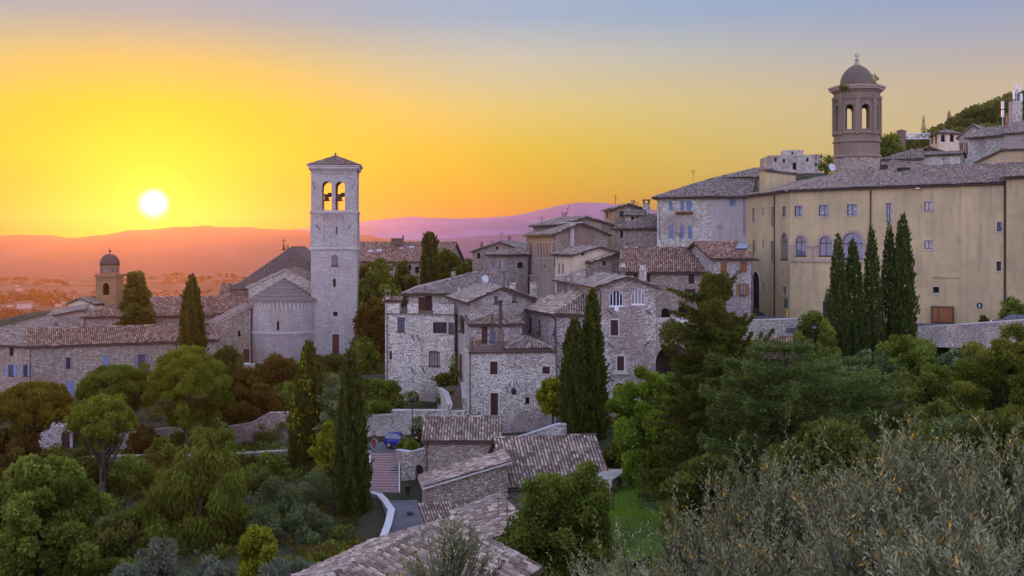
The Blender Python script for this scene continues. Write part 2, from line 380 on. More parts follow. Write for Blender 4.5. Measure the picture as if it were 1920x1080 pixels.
def slab(g, poly, th, mi=1):
    """solid slab under a planar polygon"""
    poly = [Vector(p) for p in poly]; n = Vector((0, 0, 0))
    for i in range(len(poly)): n += poly[i].cross(poly[(i + 1) % len(poly)])
    if n.z < 0: poly = poly[::-1]
    low = [p - Vector((0, 0, th)) for p in poly]
    g.face(poly, mi); g.face(low[::-1], mi)
    for i in range(len(poly)):
        k = (i + 1) % len(poly); g.face([poly[i], low[i], low[k], poly[k]], mi)
def ridge_tiles(g, a, b, r=.13, mi=0):
    a, b = Vector(a), Vector(b); L = (b - a).length; d = (b - a) / max(L, 1e-6); s = d.cross(Vector((0, 0, 1))).normalized(); up = s.cross(d)
    n = max(1, int(L / .42))
    for k in range(n):
        p, q = a + d * (L * k / n), a + d * (L * (k + 1) / n + .04); c = (random.random() * 400, random.random() * 400)
        j = random.uniform(-.015, .015)
        ring = lambda o, rr: [o + s * rr * math.cos(t) + up * (rr * math.sin(t) * .9 + j) for t in (0, .8, 1.57, 2.34, 3.14)]
        A, B = ring(p, r * 1.08), ring(q, r * .92)
        for m in range(4): g.face([A[m], A[m + 1], B[m + 1], B[m]], mi, [c] * 4)

# ------------------------------------------------------------------ walls with real openings
def at_wall(Pa, e, px, py):
    """pixel -> (distance along the wall, height)"""
    k = (px - 960) / FPX; u = (k * Pa.y - Pa.x) / (e.x - k * e.y); y = Pa.y + u * e.y
    return u, (HOR - py) * y / FPX
def wall_face(g, Pa, Pb, z0, z1, holes, reveal=.28, mi=0, mr=0):
    """rectangular wall from Pa to Pb with openings (u0,u1,z0,z1,arch rise); outward side is to the right of Pa->Pb"""
    Pa, Pb = Vector(Pa), Vector(Pb); L = (Pb - Pa).length; e = (Pb - Pa) / L; nin = Vector((-e.y, e.x))
    pt = lambda u, z, dpt=0: (Pa.x + e.x * u + nin.x * dpt, Pa.y + e.y * u + nin.y * dpt, z)
    us = sorted({0, L, *[h[0] for h in holes], *[h[1] for h in holes]}); zs = sorted({z0, z1, *[h[2] for h in holes], *[h[3] for h in holes]})
    us = [u for u in us if -1e-6 <= u <= L + 1e-6]; zs = [z for z in zs if z0 - 1e-6 <= z <= z1 + 1e-6]
    for a, b in zip(us, us[1:]):
        for c, d in zip(zs, zs[1:]):
            if b - a < 1e-5 or d - c < 1e-5: continue
            mu, mz = (a + b) / 2, (c + d) / 2
            if any(h[0] < mu < h[1] and h[2] < mz < h[3] for h in holes): continue
            g.face([pt(a, c), pt(b, c), pt(b, d), pt(a, d)], mi)
    for u0, u1, a, b, rise in holes:
        zs_ = b - rise; prof = [(u0, a), (u1, a)]
        if rise > 0:
            n = 12; mid, hw = (u0 + u1) / 2, (u1 - u0) / 2
            arc = [(mid + hw * math.cos(math.pi * k / n), zs_ + rise * math.sin(math.pi * k / n)) for k in range(n + 1)]
            for k in range(n):
                cn = (u1, b) if k < n / 2 else (u0, b); p, q = arc[k], arc[k + 1]
                g.face([pt(*p), pt(*cn), pt(*q)], mi)
            prof += arc
        else: prof += [(u1, b), (u0, b)]
        for k in range(len(prof)):
            p, q = prof[k], prof[(k + 1) % len(prof)]
            if abs(p[0] - q[0]) + abs(p[1] - q[1]) < 1e-6: continue
            g.face([pt(*p), pt(*p, reveal), pt(*q, reveal), pt(*q)], mr)
def outline(u0, u1, a, b, rise, n=12):
    if rise <= 0: return [(u0, a), (u1, a), (u1, b), (u0, b)]
    mid, hw = (u0 + u1) / 2, (u1 - u0) / 2
    return [(u0, a), (u1, a)] + [(mid + hw * math.cos(math.pi * k / n), b - rise + rise * math.sin(math.pi * k / n)) for k in range(n + 1)]
def opening(par, Pa, e, u0, u1, a, b, rise, kind, surround=None):
    """what fills an opening: frame, panes, shutters, doors"""
    nin = Vector((-e.y, e.x)); W, H = u1 - u0, b - a
    pt = lambda u, z, dp=0: Vector((Pa.x + e.x * u + nin.x * dp, Pa.y + e.y * u + nin.y * dp, z))
    def bar(g, ua, ub, za, zb, d0, d1, mi=0):
        g.hexa([pt(ua, za, d0), pt(ub, za, d0), pt(ub, za, d1), pt(ua, za, d1), pt(ua, zb, d0), pt(ub, zb, d0), pt(ub, zb, d1), pt(ua, zb, d1)], mi)
    def sheet(g, ol, dp, dp2):
        g.face([pt(u, z, dp) for u, z in ol]); g.face([pt(u, z, dp2) for u, z in ol][::-1])
        for k in range(len(ol)):
            p, q = ol[k], ol[(k + 1) % len(ol)]; g.face([pt(*p, dp), pt(*p, dp2), pt(*q, dp2), pt(*q, dp)])
    ol = outline(u0, u1, a, b, rise)
    if surround:
        g = G()
        smat = 'dressed'
        if kind == 'passage': smat = 'archstone'
        if isinstance(surround, tuple): surround, smat = surround
        t = surround
        O = outline(u0 - t, u1 + t, a, b + t, rise + t if rise else 0)
        I = ol
        if rise:
            for k in range(1, len(ol) - 1):
                p, q, r_, s_ = O[k], O[k + 1], I[k + 1], I[k]
                g.face([pt(*s_, -.03), pt(*p, -.03), pt(*q, -.03), pt(*r_, -.03)]); g.face([pt(*p, -.03), pt(*p, .02), pt(*q, .02), pt(*q, -.03)])
            k = len(ol) - 1; g.face([pt(*I[0], -.03), pt(*I[k], -.03), pt(*O[k], -.03), pt(*O[0], -.03)]); g.face([pt(*O[0], -.03), pt(*O[k], -.03), pt(*O[k], .02), pt(*O[0], .02)])
        else:
            bar(g, u0 - t, u0, a, b, -.035, .03); bar(g, u1, u1 + t, a, b, -.035, .03); bar(g, u0 - t, u1 + t, b, b + t, -.04, .03)
            if kind != 'door': bar(g, u0 - t - .05, u1 + t + .05, a - .1, a, -.09, .03)
        sur = g.build('window_surround' if kind not in ('door', 'passage') else 'door_surround', M[smat], par)
    if kind in ('through', 'passage'): return
    isdoor = kind.startswith('door')
    if kind == 'dark':
        g = G(); sheet(g, ol, .22, .26); g.build('window', M['dark'], par); return  # near-black sheet stands in for the unlit depth behind the opening
    if isdoor:
        g = G(); sheet(g, ol, .16, .24); mat = M[kind.split('_')[1]] if '_' in kind else M['redwood']
        d = g.build('door', mat, par); OFF[d.name] = OFF.get(par.name, Vector())
        if W > .5:
            h = G(); pl = 3 if W < 1.2 else 5
            for k in range(1, pl): bar(h, u0 + W * k / pl - .012, u0 + W * k / pl + .012, a + .05, b - rise - .05, .145, .158)
            bar(h, u0 + W * .06, u1 - W * .06, a + H * .45, a + H * .5, .13, .158); h.build('door_planks', mat, d)
            h2 = G(); bar(h2, u1 - .16, u1 - .1, a + H * .46, a + H * .49, .09, .13); h2.build('handle', M['iron'], d)
        return
    fm = {'white': M['white'], 'shut': M['brown'], 'orange': M['orangewood']}.get(kind, M['brown'])
    if kind == 'blue': fm = M['blue']
    if kind == 'red': fm = M['redwood']
    g = G(); t = min(.07, W * .12)
    if rise:
        I = outline(u0 + t, u1 - t, a + t, b - t, max(rise - t, .05))
        for k in range(len(ol)):
            k2 = (k + 1) % len(ol); g.face([pt(*ol[k], .12), pt(*ol[k2], .12), pt(*I[k2], .12), pt(*I[k], .12)]); g.face([pt(*I[k], .12), pt(*I[k2], .12), pt(*I[k2], .18), pt(*I[k], .18)])
    else:
        bar(g, u0, u0 + t, a, b, .12, .18); bar(g, u1 - t, u1, a, b, .12, .18); bar(g, u0 + t, u1 - t, a, a + t, .12, .18); bar(g, u0 + t, u1 - t, b - t, b, .12, .18)
    closed = kind in ('shut', 'blue', 'orange', 'red')
    if not closed and W > .45:
        nm = 3 if kind in ('white', 'bars') else 1
        for k in range(1, nm + 1):
            uc = u0 + W * k / (nm + 1); bar(g, uc - .035, uc + .035, a + t, b - t - (rise * .12 if rise else 0), .115, .175)
        if kind in ('bars', 'big'): bar(g, u0 + t, u1 - t, b - rise - .05, b - rise + .05, .11, .175)
    if W > .5 and not closed: bar(g, u0 - .08, u1 + .08, a - .09, a, -.08, .1)
    win = g.build('window', fm, par); OFF[win.name] = OFF.get(par.name, Vector())
    if closed:
        for s in (0, 1):
            h = G(); ua, ub = (u0 + t, u0 + W / 2 - .012) if s == 0 else (u0 + W / 2 + .012, u1 - t)
            bar(h, ua, ub, a + t, b - t - rise * .6, .07, .115)
            n = max(4, int(H / .14))
            for k in range(n): bar(h, ua + .04, ub - .04, a + t + (H - 2 * t) * (k + .15) / n, a + t + (H - 2 * t) * (k + .75) / n, .05, .07) if H * (k + .75) / n < H - rise else None
            h.build('shutter', fm, win)
        return
    p = G(); sheet(p, ol, .15, .17); p.build('pane', M['glass_skytint' if kind == 'star' or (kind == 'big' and rise > 0) else random.choice(('glass', 'glass', 'glass_dark', 'curtain'))], win)
    if kind in ('star',):
        s = G()
        for k in range(7):
            uu, zz = u0 + W * random.uniform(.15, .85), a + H * random.uniform(.15, .7); r = .045 if W < 1.2 else .06
            s.face([pt(uu + r * math.cos(j * math.pi / 3), zz + r * math.sin(j * math.pi / 3), .145) for j in range(6)])
        s.build('white_sticker', M['white'], win)
    if kind in ('open_blue', 'open_lilac', 'open_brown', 'open_chestnut'):
        mat = {'open_blue': M['blue'], 'open_lilac': M['lilac'], 'open_brown': M['brown'], 'open_chestnut': M['orangewood']}[kind]
        for s in (0, 1):
            h = G(); w_ = W * .52
            ua, ub = (u0 - w_, u0 - .02) if s == 0 else (u1 + .02, u1 + w_)
            bar(h, ua, ub, a, b, -.07, -.03); n = max(4, int(H / .16))
            for k in range(n): bar(h, ua + .05, ub - .05, a + H * (k + .2) / n, a + H * (k + .75) / n, -.085, -.07)
            h.build('shutter', mat, win)
def zbisect(o, planes, off):
    """cut a wall mesh off above the roof planes (co, normal pointing up)"""
    bm = bmesh.new(); bm.from_mesh(o.data)
    for co, no in planes:
        bmesh.ops.bisect_plane(bm, geom=bm.verts[:] + bm.edges[:] + bm.faces[:], plane_co=Vector(co) - off, plane_no=no, clear_outer=True)
    bm.to_mesh(o.data); bm.free()
def edge_planes(foot, eave, pitch):
    """one inclined roof plane per footprint edge that has a pitch: z = z0 + gx*x + gy*y"""
    out = []
    n = len(foot)
    for i in range(n):
        if pitch[i] is None: continue
        a, b = Vector(foot[i]), Vector(foot[(i + 1) % n]); e = (b - a).normalized(); nin = Vector((-e.y, e.x)); t = math.tan(R(pitch[i]))
        z = eave[i] if isinstance(eave, (list, tuple)) else eave
        out.append((i, z - t * (nin.x * a.x + nin.y * a.y), t * nin.x, t * nin.y))
    return out
def gutter(par, a, b, r=.07):
    g = G(); g.tube([a, b], r, 6); g.build('gutter', M['copper'], par)
def pipe(par, pts, r=.055):
    g = G(); g.tube(pts, r, 6); g.build('downpipe', M['copper'], par)
def building(name, label, cat, foot, zb, eave, pitch, wallm='rubble', tilem='tile', over=.45, wins=None, rt=None, wall_mats=None,
             pu=.24, pv=.36, seg=6, edges=None, overs=None, gut=True, rake='eave', sag=.03, roof_th=.13):
    """foot: corners (x,y), front left, front right, then round the back. wins: {edge: [(x0,y0,x1,y1,kind[,rise,surround])...]} in photo pixels"""
    foot = [Vector(p) for p in foot]; n = len(foot); wins = wins or {}
    c = sum(foot, Vector((0, 0))) / n
    r = rt or root(name, label, cat, (c.x, c.y, zb))
    pl = edge_planes(foot, eave, pitch); ez = eave if isinstance(eave, (list, tuple)) else [eave] * n
    ztop = max(ez) + 12
    g = G(); todo = []
    for i in range(n):
        a, b = foot[i], foot[(i + 1) % n]; e = (b - a).normalized(); hs = []
        for wdef in wins.get(i, []):
            x0, y0, x1, y1, kind = wdef[:5]; rise = wdef[5] if len(wdef) > 5 else 0; sur = wdef[6] if len(wdef) > 6 else None
            ua, z0 = at_wall(a, e, x0, y1); ub, z1 = at_wall(a, e, x1, y1); um, zt = at_wall(a, e, (x0 + x1) / 2, y0); _, zm = at_wall(a, e, (x0 + x1) / 2, y1)
            L = (b - a).length; ua, ub = max(ua, .03), min(ub, L - .03)
            if ub - ua < .08: continue
            rs = (ub - ua) / 2 * rise; hs.append((ua, ub, zm, zt, rs)); todo.append((a, e, ua, ub, zm, zt, rs, kind, sur))
        wall_face(g, a, b, zb, ztop, hs, mi=(wall_mats or {}).get(i, 0) if not isinstance(wallm, str) else 0)
    mats = [M[wallm]] if isinstance(wallm, str) else [M[k] for k in wallm]
    ro = r.location
    wo_ = g.build('wall', mats, r)
    cut = [((0, 0, p[1] - .02), Vector((-p[2], -p[3], 1)).normalized()) for p in pl]
    zbisect(wo_, cut, Vector(ro))
    for t in todo: opening(r, *t)
    # roof
    big = []
    for i in range(n):
        o1 = (overs or [over] * n)[i - 1]; o2 = (overs or [over] * n)[i]
        a, b, d = foot[i - 1], foot[i], foot[(i + 1) % n]
        e1, e2 = (b - a).normalized(), (d - b).normalized(); n1, n2 = Vector((e1.y, -e1.x)), Vector((e2.y, -e2.x))
        # intersection of the two offset lines
        det = n1.x * n2.y - n1.y * n2.x
        c1, c2 = n1.dot(b) + o1, n2.dot(b) + o2
        big.append(((c1 * n2.y - c2 * n1.y) / det, (n1.x * c2 - n2.x * c1) / det) if abs(det) > 1e-4 else tuple(b + n1 * o1))
    rg = G(); polys = []
    for p in pl:
        poly = list(big)
        for q in pl:
            if q[0] == p[0]: continue
            poly = clip2(poly, p[2] - q[2], p[3] - q[3], p[1] - q[1])
            if len(poly) < 3: break
        if len(poly) < 3: continue
        po = []
        for x in poly:
            if not po or (Vector(x) - Vector(po[-1])).length > .02: po.append(x)
        if len(po) > 2 and (Vector(po[0]) - Vector(po[-1])).length < .02: po.pop()
        if len(po) < 3: continue
        p3 = [Vector((x, y, p[1] + p[2] * x + p[3] * y)) for x, y in po]; polys.append((p, p3))
        slab(rg, p3, roof_th, 1); add_tiles(rg, [q + Vector((0, 0, .07)) for q in p3], 0, pu=pu, pv=pv, seg=seg, sag=sag)
    key = lambda v: (round(v.x, 1), round(v.y, 1), round(v.z, 1)); seen = {}
    for p, p3 in polys:
        for i in range(len(p3)):
            a, b = p3[i], p3[(i + 1) % len(p3)]; k = tuple(sorted((key(a), key(b))))
            if k in seen: ridge_tiles(rg, a + Vector((0, 0, .12)), b + Vector((0, 0, .12)))
            seen[k] = 1
    rf = rg.build('roof', [M[tilem], M[rake]], r, uv=True)
    if gut:
        for p, p3 in polys:
            zmin = min(q.z for q in p3); low = [q for q in p3 if q.z < zmin + .03]
            if len(low) >= 2:
                m = max(((a, b) for a in low for b in low), key=lambda k: (k[0] - k[1]).length); dn = Vector((0, 0, -.06))
                if (m[0] - m[1]).length > 1.0: gutter(r, m[0] + dn, m[1] + dn)
    return r, polys
def quad(*pd): return [XY(px, d) for px, d in pd]
def rect(px0, d0, px1, d1, dep):
    a, b = XY(px0, d0), XY(px1, d1); e = (b - a).normalized(); q = Vector((-e.y, e.x)) * dep
    return [a, b, b + q, a + q]
def chimney(par, px, ytop, ybot, d, wpx, mat='rubble_b', cap='tent', sub=None):
    c = P(px, ybot, d); wd = wpx * d / FPX; zt = Z(ytop, d); H = zt - c.z; g = G(); hb = H * (.68 if cap else 1)
    g.box((c.x, c.y, c.z + hb / 2 - .4), (wd, wd * .9, hb + .8)); o = g.build('chimney', M[mat], par); OFF[o.name] = OFF[par.name]
    if cap == 'tent':
        k = G(); zb = c.z + hb
        for s in (-1, 1):
            k.hexa([Vector((c.x + s * wd * .62, c.y - wd * .5, zb)), Vector((c.x + s * wd * .5, c.y - wd * .5, zb)), Vector((c.x + s * wd * .5, c.y + wd * .5, zb)), Vector((c.x + s * wd * .62, c.y + wd * .5, zb)),
                    Vector((c.x + s * .05, c.y - wd * .5, zt)), Vector((c.x - s * .02, c.y - wd * .5, zt - .06)), Vector((c.x - s * .02, c.y + wd * .5, zt - .06)), Vector((c.x + s * .05, c.y + wd * .5, zt))])
        k.build('chimney_cap', M['tile'], o)
    elif cap == 'slab':
        k = G(); zb = c.z + hb
        for sx in (-1, 1):
            for sy in (-1, 1): k.box((c.x + sx * wd * .38, c.y + sy * wd * .34, zb + H * .1), (wd * .2, wd * .2, H * .2))
        k.box((c.x, c.y, zb + H * .24), (wd * 1.25, wd * 1.15, H * .08)); k.box((c.x, c.y, zb - .03), (wd * 1.15, wd * 1.05, .07)); k.build('chimney_cap', M['brickold'], o)
    elif cap == 'pots':
        k = G(); zb = c.z + hb
        for s in (-.3, 0, .3): k.tube([(c.x + s * wd, c.y, zb - .05), (c.x + s * wd, c.y, zt)], wd * .13, 6)
        k.box((c.x, c.y, zb - .02), (wd * 1.15, wd * 1.05, .08)); k.build('chimney_cap', M['dressed'], o)
    return o
def aerial(par, px, py, d, h=1.9):
    g = G(); b = P(px, py, d); g.tube([b - Vector((0, 0, .6)), b + Vector((0, 0, h))], .025, 4); a = random.uniform(-.6, .6)
    for k, w_ in ((.97, .5), (.86, .42), (.76, .3)): v = Vector((math.cos(a) * w_, math.sin(a) * w_, 0)); g.tube([b + Vector((0, 0, h * k)) - v, b + Vector((0, 0, h * k)) + v], .018, 4)
    g.build('aerial', M['iron'], par)
# ------------------------------------------------------------------ ground, hills, haze
CT = [(0,0,-4.2),(6,8,-6.2),(-6,8,-7),(10,20,-8.2),(22,25,-8),(-12,25,-14),(-6,45,-19.5),(8,40,-14),(20,40,-10),(40,45,-7.5),(-35,40,-20),
      *[tuple(P(*q)) for q in [(740,965,82),(720,923,86),(720,850,98),(750,840,101),(690,840,101),(960,810,96),(820,775,104),(745,770,107),(790,740,112),
       (625,668,150),(530,680,146),(430,700,140),(200,748,133),(0,760,130),(60,865,105),(190,1030,78),(300,852,108),(540,846,108),(300,912,103),(540,905,101),
       (90,1100,62),(360,1060,70),(580,1000,80),(660,1010,78),(1475,607,125),(1700,612,110),(1900,602,107),(1760,695,101),(1860,695,99),(1940,690,96),(1260,715,103),(1350,720,100),(1180,790,101),(1170,960,60),(880,1060,66),(960,1055,66),(1040,945,82),(1140,930,82),(1030,1110,54),(930,1120,52),(1120,1080,56),(1190,1000,55),(900,1010,76),
       (1200,900,78),(1140,918,78),(1110,935,72),(1180,935,74),(1060,930,66),(1095,822,92),(1340,900,70),(1250,990,52),(1700,700,92),(1600,700,95),(1850,720,78),(1850,800,50),(1500,920,42),(1100,575,150),(1300,560,138),(960,520,180),
       (750,532,220),(1700,305,205),(1900,300,165),(1500,325,235),(160,578,185),(-100,640,160),(420,600,165),(700,640,160),(700,700,120)]],
      (136,350,31),(166,380,43),(186,400,50),(240,420,68),(75,200,2),(105,300,6),(112,360,8),(125,420,8),(-60,250,-52),(-200,250,-62),(-200,400,-92),(-90,400,-88),(-120,200,-36),(0,400,-78),(-200,900,-112),(0,900,-112),(60,300,-10),
      (30,350,-30),(200,900,-70),(120,500,10),(300,600,70),(60,600,-60),(260,300,50),(120,170,12),(150,100,4)]
CT = np.array(CT, float)
PLAIN = -110.0
def gz(x, y):
    x = np.asarray(x, float); y = np.asarray(y, float); sh = np.broadcast(x, y).shape
    X, Y = [a.ravel() for a in np.broadcast_arrays(x, y)]
    d2 = (X[:, None] - CT[None, :, 0]) ** 2 + (Y[:, None] - CT[None, :, 1]) ** 2 + 4.0
    wt = d2 ** -1.7; z = (wt * CT[None, :, 2]).sum(1) / wt.sum(1)
    dist = np.hypot(X, Y); k = np.clip((dist - 520) / 700, 0, 1); k = k * k * (3 - 2 * k)
    z = z * (1 - k) + PLAIN * k
    return z.reshape(sh) if sh else float(z[0])
def gzf(x, y): return float(gz(np.array([x]), np.array([y]))[0])
def axis(n0, step, far, ratio=1.12):
    a = list(np.arange(0, n0 + .1, step)); s = step
    while a[-1] < far: s *= ratio; a.append(a[-1] + s)
    return a
ax = axis(130, 2.5, 9000); xs = np.array([-v for v in ax[:0:-1]] + ax)
ys = np.array([-v for v in axis(10, 2.5, 300, 1.5)[:0:-1]] + axis(260, 2.5, 9500))
XX, YY = np.meshgrid(xs, ys); ZZ = np.zeros_like(XX)
for i in range(len(ys)): ZZ[i] = gz(XX[i], YY[i])
ZZ -= np.where(np.hypot(XX, YY) < 500, .3, 0)
near_m = np.hypot(XX, YY) < 500
ZZ += np.where(near_m, rng.normal(0, .10, XX.shape), 0)
gv = np.stack([XX, YY, ZZ], -1).reshape(-1, 3); gi = np.arange(len(gv)).reshape(XX.shape)
gf = np.stack([gi[:-1, :-1], gi[:-1, 1:], gi[1:, 1:], gi[1:, :-1]], -1).reshape(-1, 4)
me = bpy.data.meshes.new('ground'); me.from_pydata(gv.tolist(), [], gf.tolist()); me.polygons.foreach_set('use_smooth', [True] * len(gf))
m, t, b = base('ground_earth_and_fields')
gp = t.node('ShaderNodeNewGeometry').outputs['Position']
def mp(t, v, s):
    n = t.node('ShaderNodeMapping'); n.inputs['Scale'].default_value = s; t.l.new(v, n.inputs[0]); return n.outputs[0]
n1 = noise(t, gp, .5, 5, .7); n2 = noise(t, gp, 6, 4, .7)
nearc = t.mix(t.smooth(n1, .38, .62), (.024, .032, .011, 1), (.055, .045, .028, 1))
nearc = t.mix(t.math('MULTIPLY', n2, .5), nearc, (.02, .03, .01, 1))
vo = t.node('ShaderNodeTexVoronoi', distance='CHEBYCHEV'); t.l.new(mp(t, gp, (1 / 170, 1 / 230, 0)), vo.inputs['Vector']); vo.inputs['Scale'].default_value = 1
sp = t.node('ShaderNodeSeparateColor'); t.l.new(vo.outputs['Color'], sp.inputs[0])
fld = t.ramp(sp.outputs[0], [(0, (.04, .034, .03, 1)), (.25, (.07, .05, .05, 1)), (.45, (.16, .11, .10, 1)), (.6, (.035, .033, .03, 1)), (.8, (.10, .07, .065, 1)), (1, (.18, .13, .115, 1))], 'CONSTANT')
wd = noise(t, mp(t, gp, (1 / 260, 1 / 420, 0)), 1, 6, .7)
fld = t.mix(t.smooth(wd, .50, .60), fld, (.025, .035, .02, 1))
sq = t.node('ShaderNodeVectorMath', operation='LENGTH'); t.l.new(gp, sq.inputs[0])
t.put(b.inputs['Base Color'], t.mix(t.smooth(sq.outputs['Value'], 220, 420), nearc, fld))
tag(link_mesh('ground', me, m), kind='structure')

def ridge_line(name, prof, d, depth, zfoot, col, wob=6.0):
    """a long hill: crest through the given skyline points, falling away to both sides"""
    px = np.array([p[0] for p in prof], float); py = np.array([p[1] for p in prof], float)
    xsn = np.linspace(px[0], px[-1], 260); crest = np.interp(xsn, px, py)
    k = np.ones(9) / 9; crest = np.convolve(np.pad(crest, 4, 'edge'), k, 'valid')
    rn = np.cumsum(rng.normal(0, .35, 260)); rn -= np.linspace(rn[0], rn[-1], 260); crest = crest + np.clip(rn, -2, 2) * .4
    rows = np.linspace(-1, 1.2, 34); V = []
    for r in rows:
        dd = d + r * depth; z = (HOR - crest) * d / FPX
        f = 1 - abs(r) ** 1.35 if r < 0 else 1 - (r / 1.2) ** 2
        nz = np.sin(xsn * .021 + r * 6) * np.cos(xsn * .037 - r * 9) + .6 * np.sin(xsn * .083 + r * 17)
        V.append(np.stack([(xsn - 960) * d / FPX * (1 + .0 * r), np.full_like(xsn, dd), zfoot + (z - zfoot) * f + nz * wob * (abs(r) > .05) * (1 - abs(r) * .5)], -1))
    V = np.array(V); idx = np.arange(V.shape[0] * V.shape[1]).reshape(V.shape[:2])
    F = np.stack([idx[:-1, :-1], idx[:-1, 1:], idx[1:, 1:], idx[1:, :-1]], -1).reshape(-1, 4)
    me = bpy.data.meshes.new(name); me.from_pydata(V.reshape(-1, 3).tolist(), [], F.tolist()); me.polygons.foreach_set('use_smooth', [True] * len(F))
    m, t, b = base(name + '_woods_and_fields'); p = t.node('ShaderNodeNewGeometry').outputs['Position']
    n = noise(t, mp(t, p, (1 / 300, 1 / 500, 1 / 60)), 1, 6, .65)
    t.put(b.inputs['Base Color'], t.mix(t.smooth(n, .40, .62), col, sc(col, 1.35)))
    return tag(link_mesh(name, me, m), kind='structure')
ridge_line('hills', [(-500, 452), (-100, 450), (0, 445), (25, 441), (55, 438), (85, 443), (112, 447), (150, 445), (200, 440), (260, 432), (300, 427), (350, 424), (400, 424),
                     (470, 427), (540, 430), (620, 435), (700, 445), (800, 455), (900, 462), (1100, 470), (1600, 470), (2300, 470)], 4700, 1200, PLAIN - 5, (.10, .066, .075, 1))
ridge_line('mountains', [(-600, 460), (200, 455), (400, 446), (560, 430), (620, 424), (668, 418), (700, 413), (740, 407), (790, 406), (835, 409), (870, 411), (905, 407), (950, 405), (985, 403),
                         (1010, 395), (1040, 384), (1065, 378), (1095, 377), (1140, 380), (1190, 388), (1260, 398), (1400, 410), (1700, 420), (2400, 430)], 5600, 1100, PLAIN - 5, (.17, .17, .34, 1))  # lavender of the haze is put into the mountain colour
ridge_line('foothills', [(-600, 524), (480, 522), (600, 505), (660, 480), (720, 464), (780, 452), (840, 447), (900, 444), (960, 440), (1020, 436), (1080, 430), (1160, 425), (1300, 425), (2300, 425)], 3400, 800, PLAIN - 5, (.09, .085, .16, 1), 4)  # foothill base colour carries the same haze lavender
tag(bpy.data.objects['mountains'], kind='structure')

hz = G(); lo, hi = float(min(ZZ.min(), PLAIN - 8)) - 1, 236.0
X0, Y0, Y1 = 9800, -700, 9900
hz.hexa([Vector(p) for p in [(-X0, Y0, lo), (X0, Y0, lo), (X0, Y1, lo), (-X0, Y1, lo), (-X0, Y0, hi), (X0, Y0, hi), (X0, Y1, hi), (-X0, Y1, hi)]])
hm = bpy.data.materials.new('haze'); hm.use_nodes = True; ht = NT(hm.node_tree)
pv_ = ht.node('ShaderNodeVolumePrincipled'); pv_.inputs['Color'].default_value = (.76, .42, .34, 1); pv_.inputs['Density'].default_value = 1.25e-4; pv_.inputs["Anisotropy"].default_value = .80
ho = ht.node('ShaderNodeOutputMaterial'); ht.l.new(pv_.outputs[0], ho.inputs['Volume'])
HAZE = hz.build('haze', hm); tag(HAZE, 'warm evening haze lying over the whole valley', 'haze', kind='stuff')
HAZE.visible_shadow = True
M['tile_d'] = tiles('dark_lichen_tiles', [(.10, .085, .075), (.15, .125, .11), (.19, .165, .15), (.12, .10, .09)], (.17, .16, .15), .5)
# ------------------------------------------------------------------ left: convent, little bell tower
W4 = 'rubble_b'
V2 = lambda x, y: Vector((x, y))
cv, _ = building('convent', 'long low stone convent with violet and blue shutters at the left edge', 'convent', rect(56, 130, 405, 139, 9), -23, -12.6, [20, None, 20, None], W4, 'tile_r', wins={0: [
    (124, 670, 132, 692, 'open_lilac'), (192, 667, 204, 688, 'blue'), (259, 664, 272, 686, 'open_lilac'), (310, 661, 323, 681, 'open_lilac'), (124, 714, 139, 742, 'blue')]}, over=.4)
b0 = XY(56, 130)
building('', '', '', [XY(-95, 134.5), b0, b0 + V2(-10, 57), XY(-95, 134.5) + V2(-10, 57)], -23, -12.6, [16, 14, None, 14], W4, 'tile', rt=cv, over=.4, seg=4,
         wins={0: [(17, 651, 25, 668, 'dark'), (16, 684, 26, 705, 'open_blue'), (44, 684, 52, 705, 'open_blue')]})
for px, py, d in ((26, 611, 148), (75, 622, 140), (105, 610, 150)): chimney(cv, px, py - 4, py + 6, d, 6, 'rubble_b', 'tent')
pipe(cv, [P(57, 650, 129.8), P(57, 745, 129.8)]); pipe(cv, [P(331, 643, 136.8), P(331, 720, 136.8)])
bw, _ = building('convent_hall', 'tiled convent hall behind the cypress with downpipe at its left corner', 'hall', rect(158, 150, 434, 153, 11), -20, -10.35, [22, None, 22, 22], W4, 'tile_r', over=.4, seg=4)
pipe(bw, [P(158, 594, 149.8), P(158, 616, 149.8)])
building('gabled_house', 'pale gabled house end poking up below the small domed belfry', 'house', rect(128, 186, 176, 184, 8), -20, -10.6, [None, 18, None, 18], 'cream', 'tile', over=.3, seg=4)
building('stone_barn', 'stone block with a sloping roof joining the convent hall', 'barn', quad((92, 163), (158, 158), (165, 172), (105, 178)), -22, -11.2, [None, None, None, 13], W4, 'tile', over=.3, seg=4)

